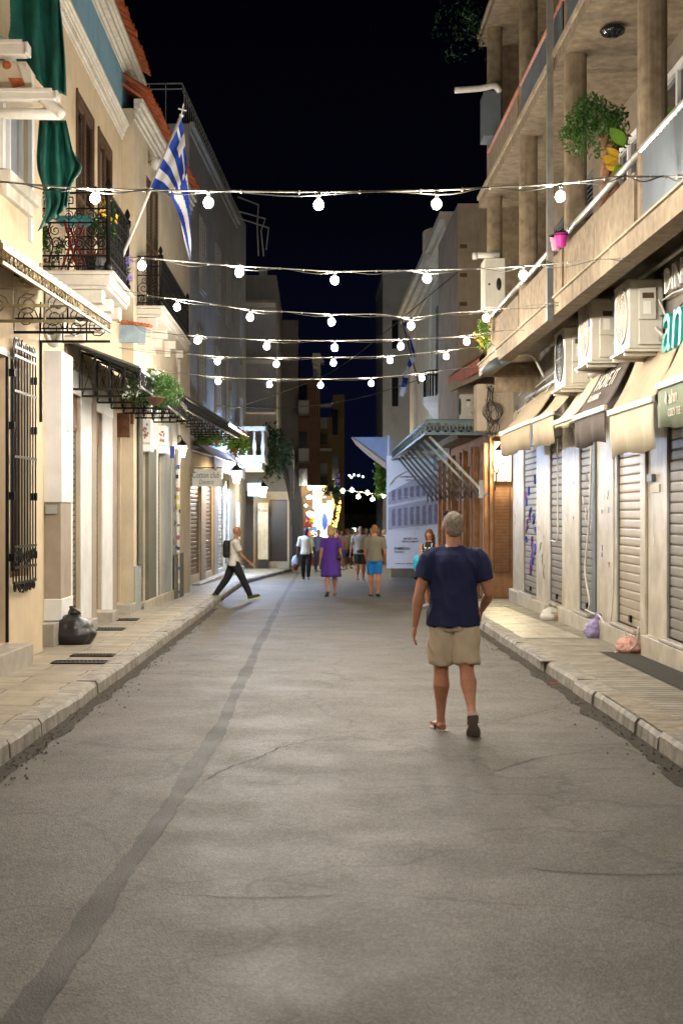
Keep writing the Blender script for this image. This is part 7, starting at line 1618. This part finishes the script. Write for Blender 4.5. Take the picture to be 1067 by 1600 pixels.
# bearded man grey tank + black shorts
t, J, A, T, hp_, k = person('bald bearded man in grey shirt and black shorts with a belt bag, facing us', 563, 906, 47.5, 1.78, 178, L_=(4,6), R_=(8,10), footL=0, footR=0, aL=(2,10,8,2), aR=(2,14,14,4), skin=(.32,.15,.09), bald=1, beard=(.35,.32,.30), top=(.30,.29,.28), bottom=('shorts',(.02,.02,.022)), shoes=('flip',(.05,.03,.02)), fat=1.28, vox=.016, sleeve=.6)
q = MB(); q.ell(T(0,.095,.53),(.08*k,.03*k,.035*k),12,8); bb2 = q.build('belt_bag', black, t, smooth=True, local=True)
q = MB(); pts = [T(-.04,.093,.735),T(-.02,.094,.722),T(.0,.094,.728),T(.045,.090,.75)]; q.tube(bez(pts,4),[.004*k,.008*k,.011*k,.012*k,.013*k,.012*k,.011*k,.009*k,.008*k,.006*k,.005*k,.004*k,.002*k],6,flat=.3); q.build('shirt_logo', black, t, local=True)
# woman with phone
t, J, A, T, hp_, k = person('dark-haired woman in a black and white dress looking down at her phone', 671, 945, 30.5, 1.66, 205, L_=(2,3), R_=(-3,5), footL=0, footR=0, aL=(18,4,85,26), aR=(16,6,80,26), skin=(.42,.18,.10), hair=(.10,.045,.02), hairlen=.13, top=(.02,.02,.02), bottom=('dress',(.06,.055,.055)), shoes=('shoe',(.5,.5,.5)), fem=True, vox=.013, sleeve=0, headp=-30)
q = MB(); rd = random.Random(5)
for j in range(44): a = rd.uniform(0,6.28); z_ = rd.uniform(.60,.77); v = T(.095*math.cos(a),.074*math.sin(a),z_); q.ell(v,(.020,.012,.014),8,5)
q.build('white_pattern', ltr_w, t, local=True)
q = MB()
for s_ in (-1,1): q.tube(bez([T(s_*.05,.066,.77),T(s_*.05,.045,.82),T(s_*.045,-.03,.825),T(s_*.05,-.07,.77)],4),.007,4)
q.tube([T(.07,.0,.815),T(-.02,.085,.70),T(-.10,.07,.58)],.010,4,flat=.5); q.build('strap', ltr_w, t, local=True)
for s_ in (-1,1): q = MB(); q.ell(hp_(s_*.051,-.002,-.034),(.004*k,.012*k,.016*k),8,6); q.build('earring', mat('gold_white',(.7,.6,.4),.4,var=0), t, local=True)
hm_l = (A['l'][2]+A['r'][2])/2+A['l'][3]*.07
q = MB(); pw_ = Vector(t.location)+Matrix.Rotation(R(-205),3,'Z')@(hm_l+Vector((0,.03,.02))); q.box(pw_.x-.035,pw_.x+.035,pw_.y-.07,pw_.y+.06,pw_.z-.005,pw_.z+.006); tag(q.build('mobile_phone', black, bevel=.003), 'dark mobile phone in both hands of the woman by the hoarding', 'phone')
bgw = Vector(t.location)+Vector((-.24,-.05,.93)); q = MB(); q.ell(bgw,(.12,.09,.2),12,8); tag(addmesh('shopping_bag', remesh(q,.012,2,.014), mat('bag_turquoise',(.01,.35,.52),.4,var=.15), None), 'turquoise shopping bag beside the woman looking at her phone', 'bag')
# distant crowd
crowd = [
 (526,885,68,1.70,20,(.30,.10,.10),('trousers',(.05,.05,.07)),(.05,.03,.02),'distant person in dark red near the golden lit tree'),
 (541,884,76,1.76,185,(.07,.10,.16),('trousers',(.10,.09,.08)),(.05,.03,.02),'distant person in navy half hidden in the crowd centre'),
 (557,885,68,1.62,10,(.55,.50,.45),('skirt',(.30,.10,.12)),(.10,.06,.03),'distant person in a pale top and red skirt in the crowd'),
 (579,884,74,1.80,175,(.16,.14,.12),('shorts',(.20,.18,.15)),(.04,.03,.02),'tall distant person in brown rising behind the two shorts wearers'),
 (592,884,62,1.72,10,(.10,.10,.11),('shorts',(.05,.05,.05)),(.35,.3,.28),'distant person in dark clothes just left of the printed hoarding'),
 (572,884,64,1.74,150,(.45,.36,.22),('trousers',(.05,.06,.10)),(.06,.04,.03),'distant person in a cream shirt behind the bearded man'),
 (583,884,66,1.70,200,(.08,.07,.07),('trousers',(.04,.04,.05)),(.04,.03,.02),'distant dark-haired person in black between the two nearer men'),
 (545,886,62,1.72,170,(.50,.42,.22),('shorts',(.02,.03,.08)),(.06,.03,.02),'distant person in a pale yellow top and dark shorts'),
 (551,884,72,1.75,20,(.45,.42,.36),('trousers',(.35,.30,.22)),(.10,.06,.03),'distant person in a beige outfit with their back turned'),
 (534,887,60,1.66,190,(.40,.20,.14),('shorts',(.10,.12,.20)),(.12,.06,.03),'distant person in a reddish top right behind the purple dress'),
 (498,888,58,1.68,160,(.12,.13,.22),('trousers',(.06,.06,.08)),(.05,.03,.02),'distant person in slate blue beside the souvenir racks'),
 (600,885,70,1.70,185,(.60,.60,.58),('shorts',(.15,.14,.13)),(.5,.48,.45),'distant person in white at the edge of the hoarding')]
for i, (px,py,Y,h_,hd_,tp_,bt_,hr_,lab) in enumerate(crowd):
    person(lab, px, py, Y, h_, hd_, L_=(8,8), R_=(-6,4), footL=0, footR=0, aL=(8,8,20,2), aR=(-4,8,20,2), skin=(.40,.20,.12), hair=hr_, hairlen=.10 if i % 3 == 2 else 0, top=tp_, bottom=bt_, shoes=('shoe',(.2,.18,.16)), vox=.024, sleeve=.6, group='far pedestrians')
bpy.context.view_layer.update()
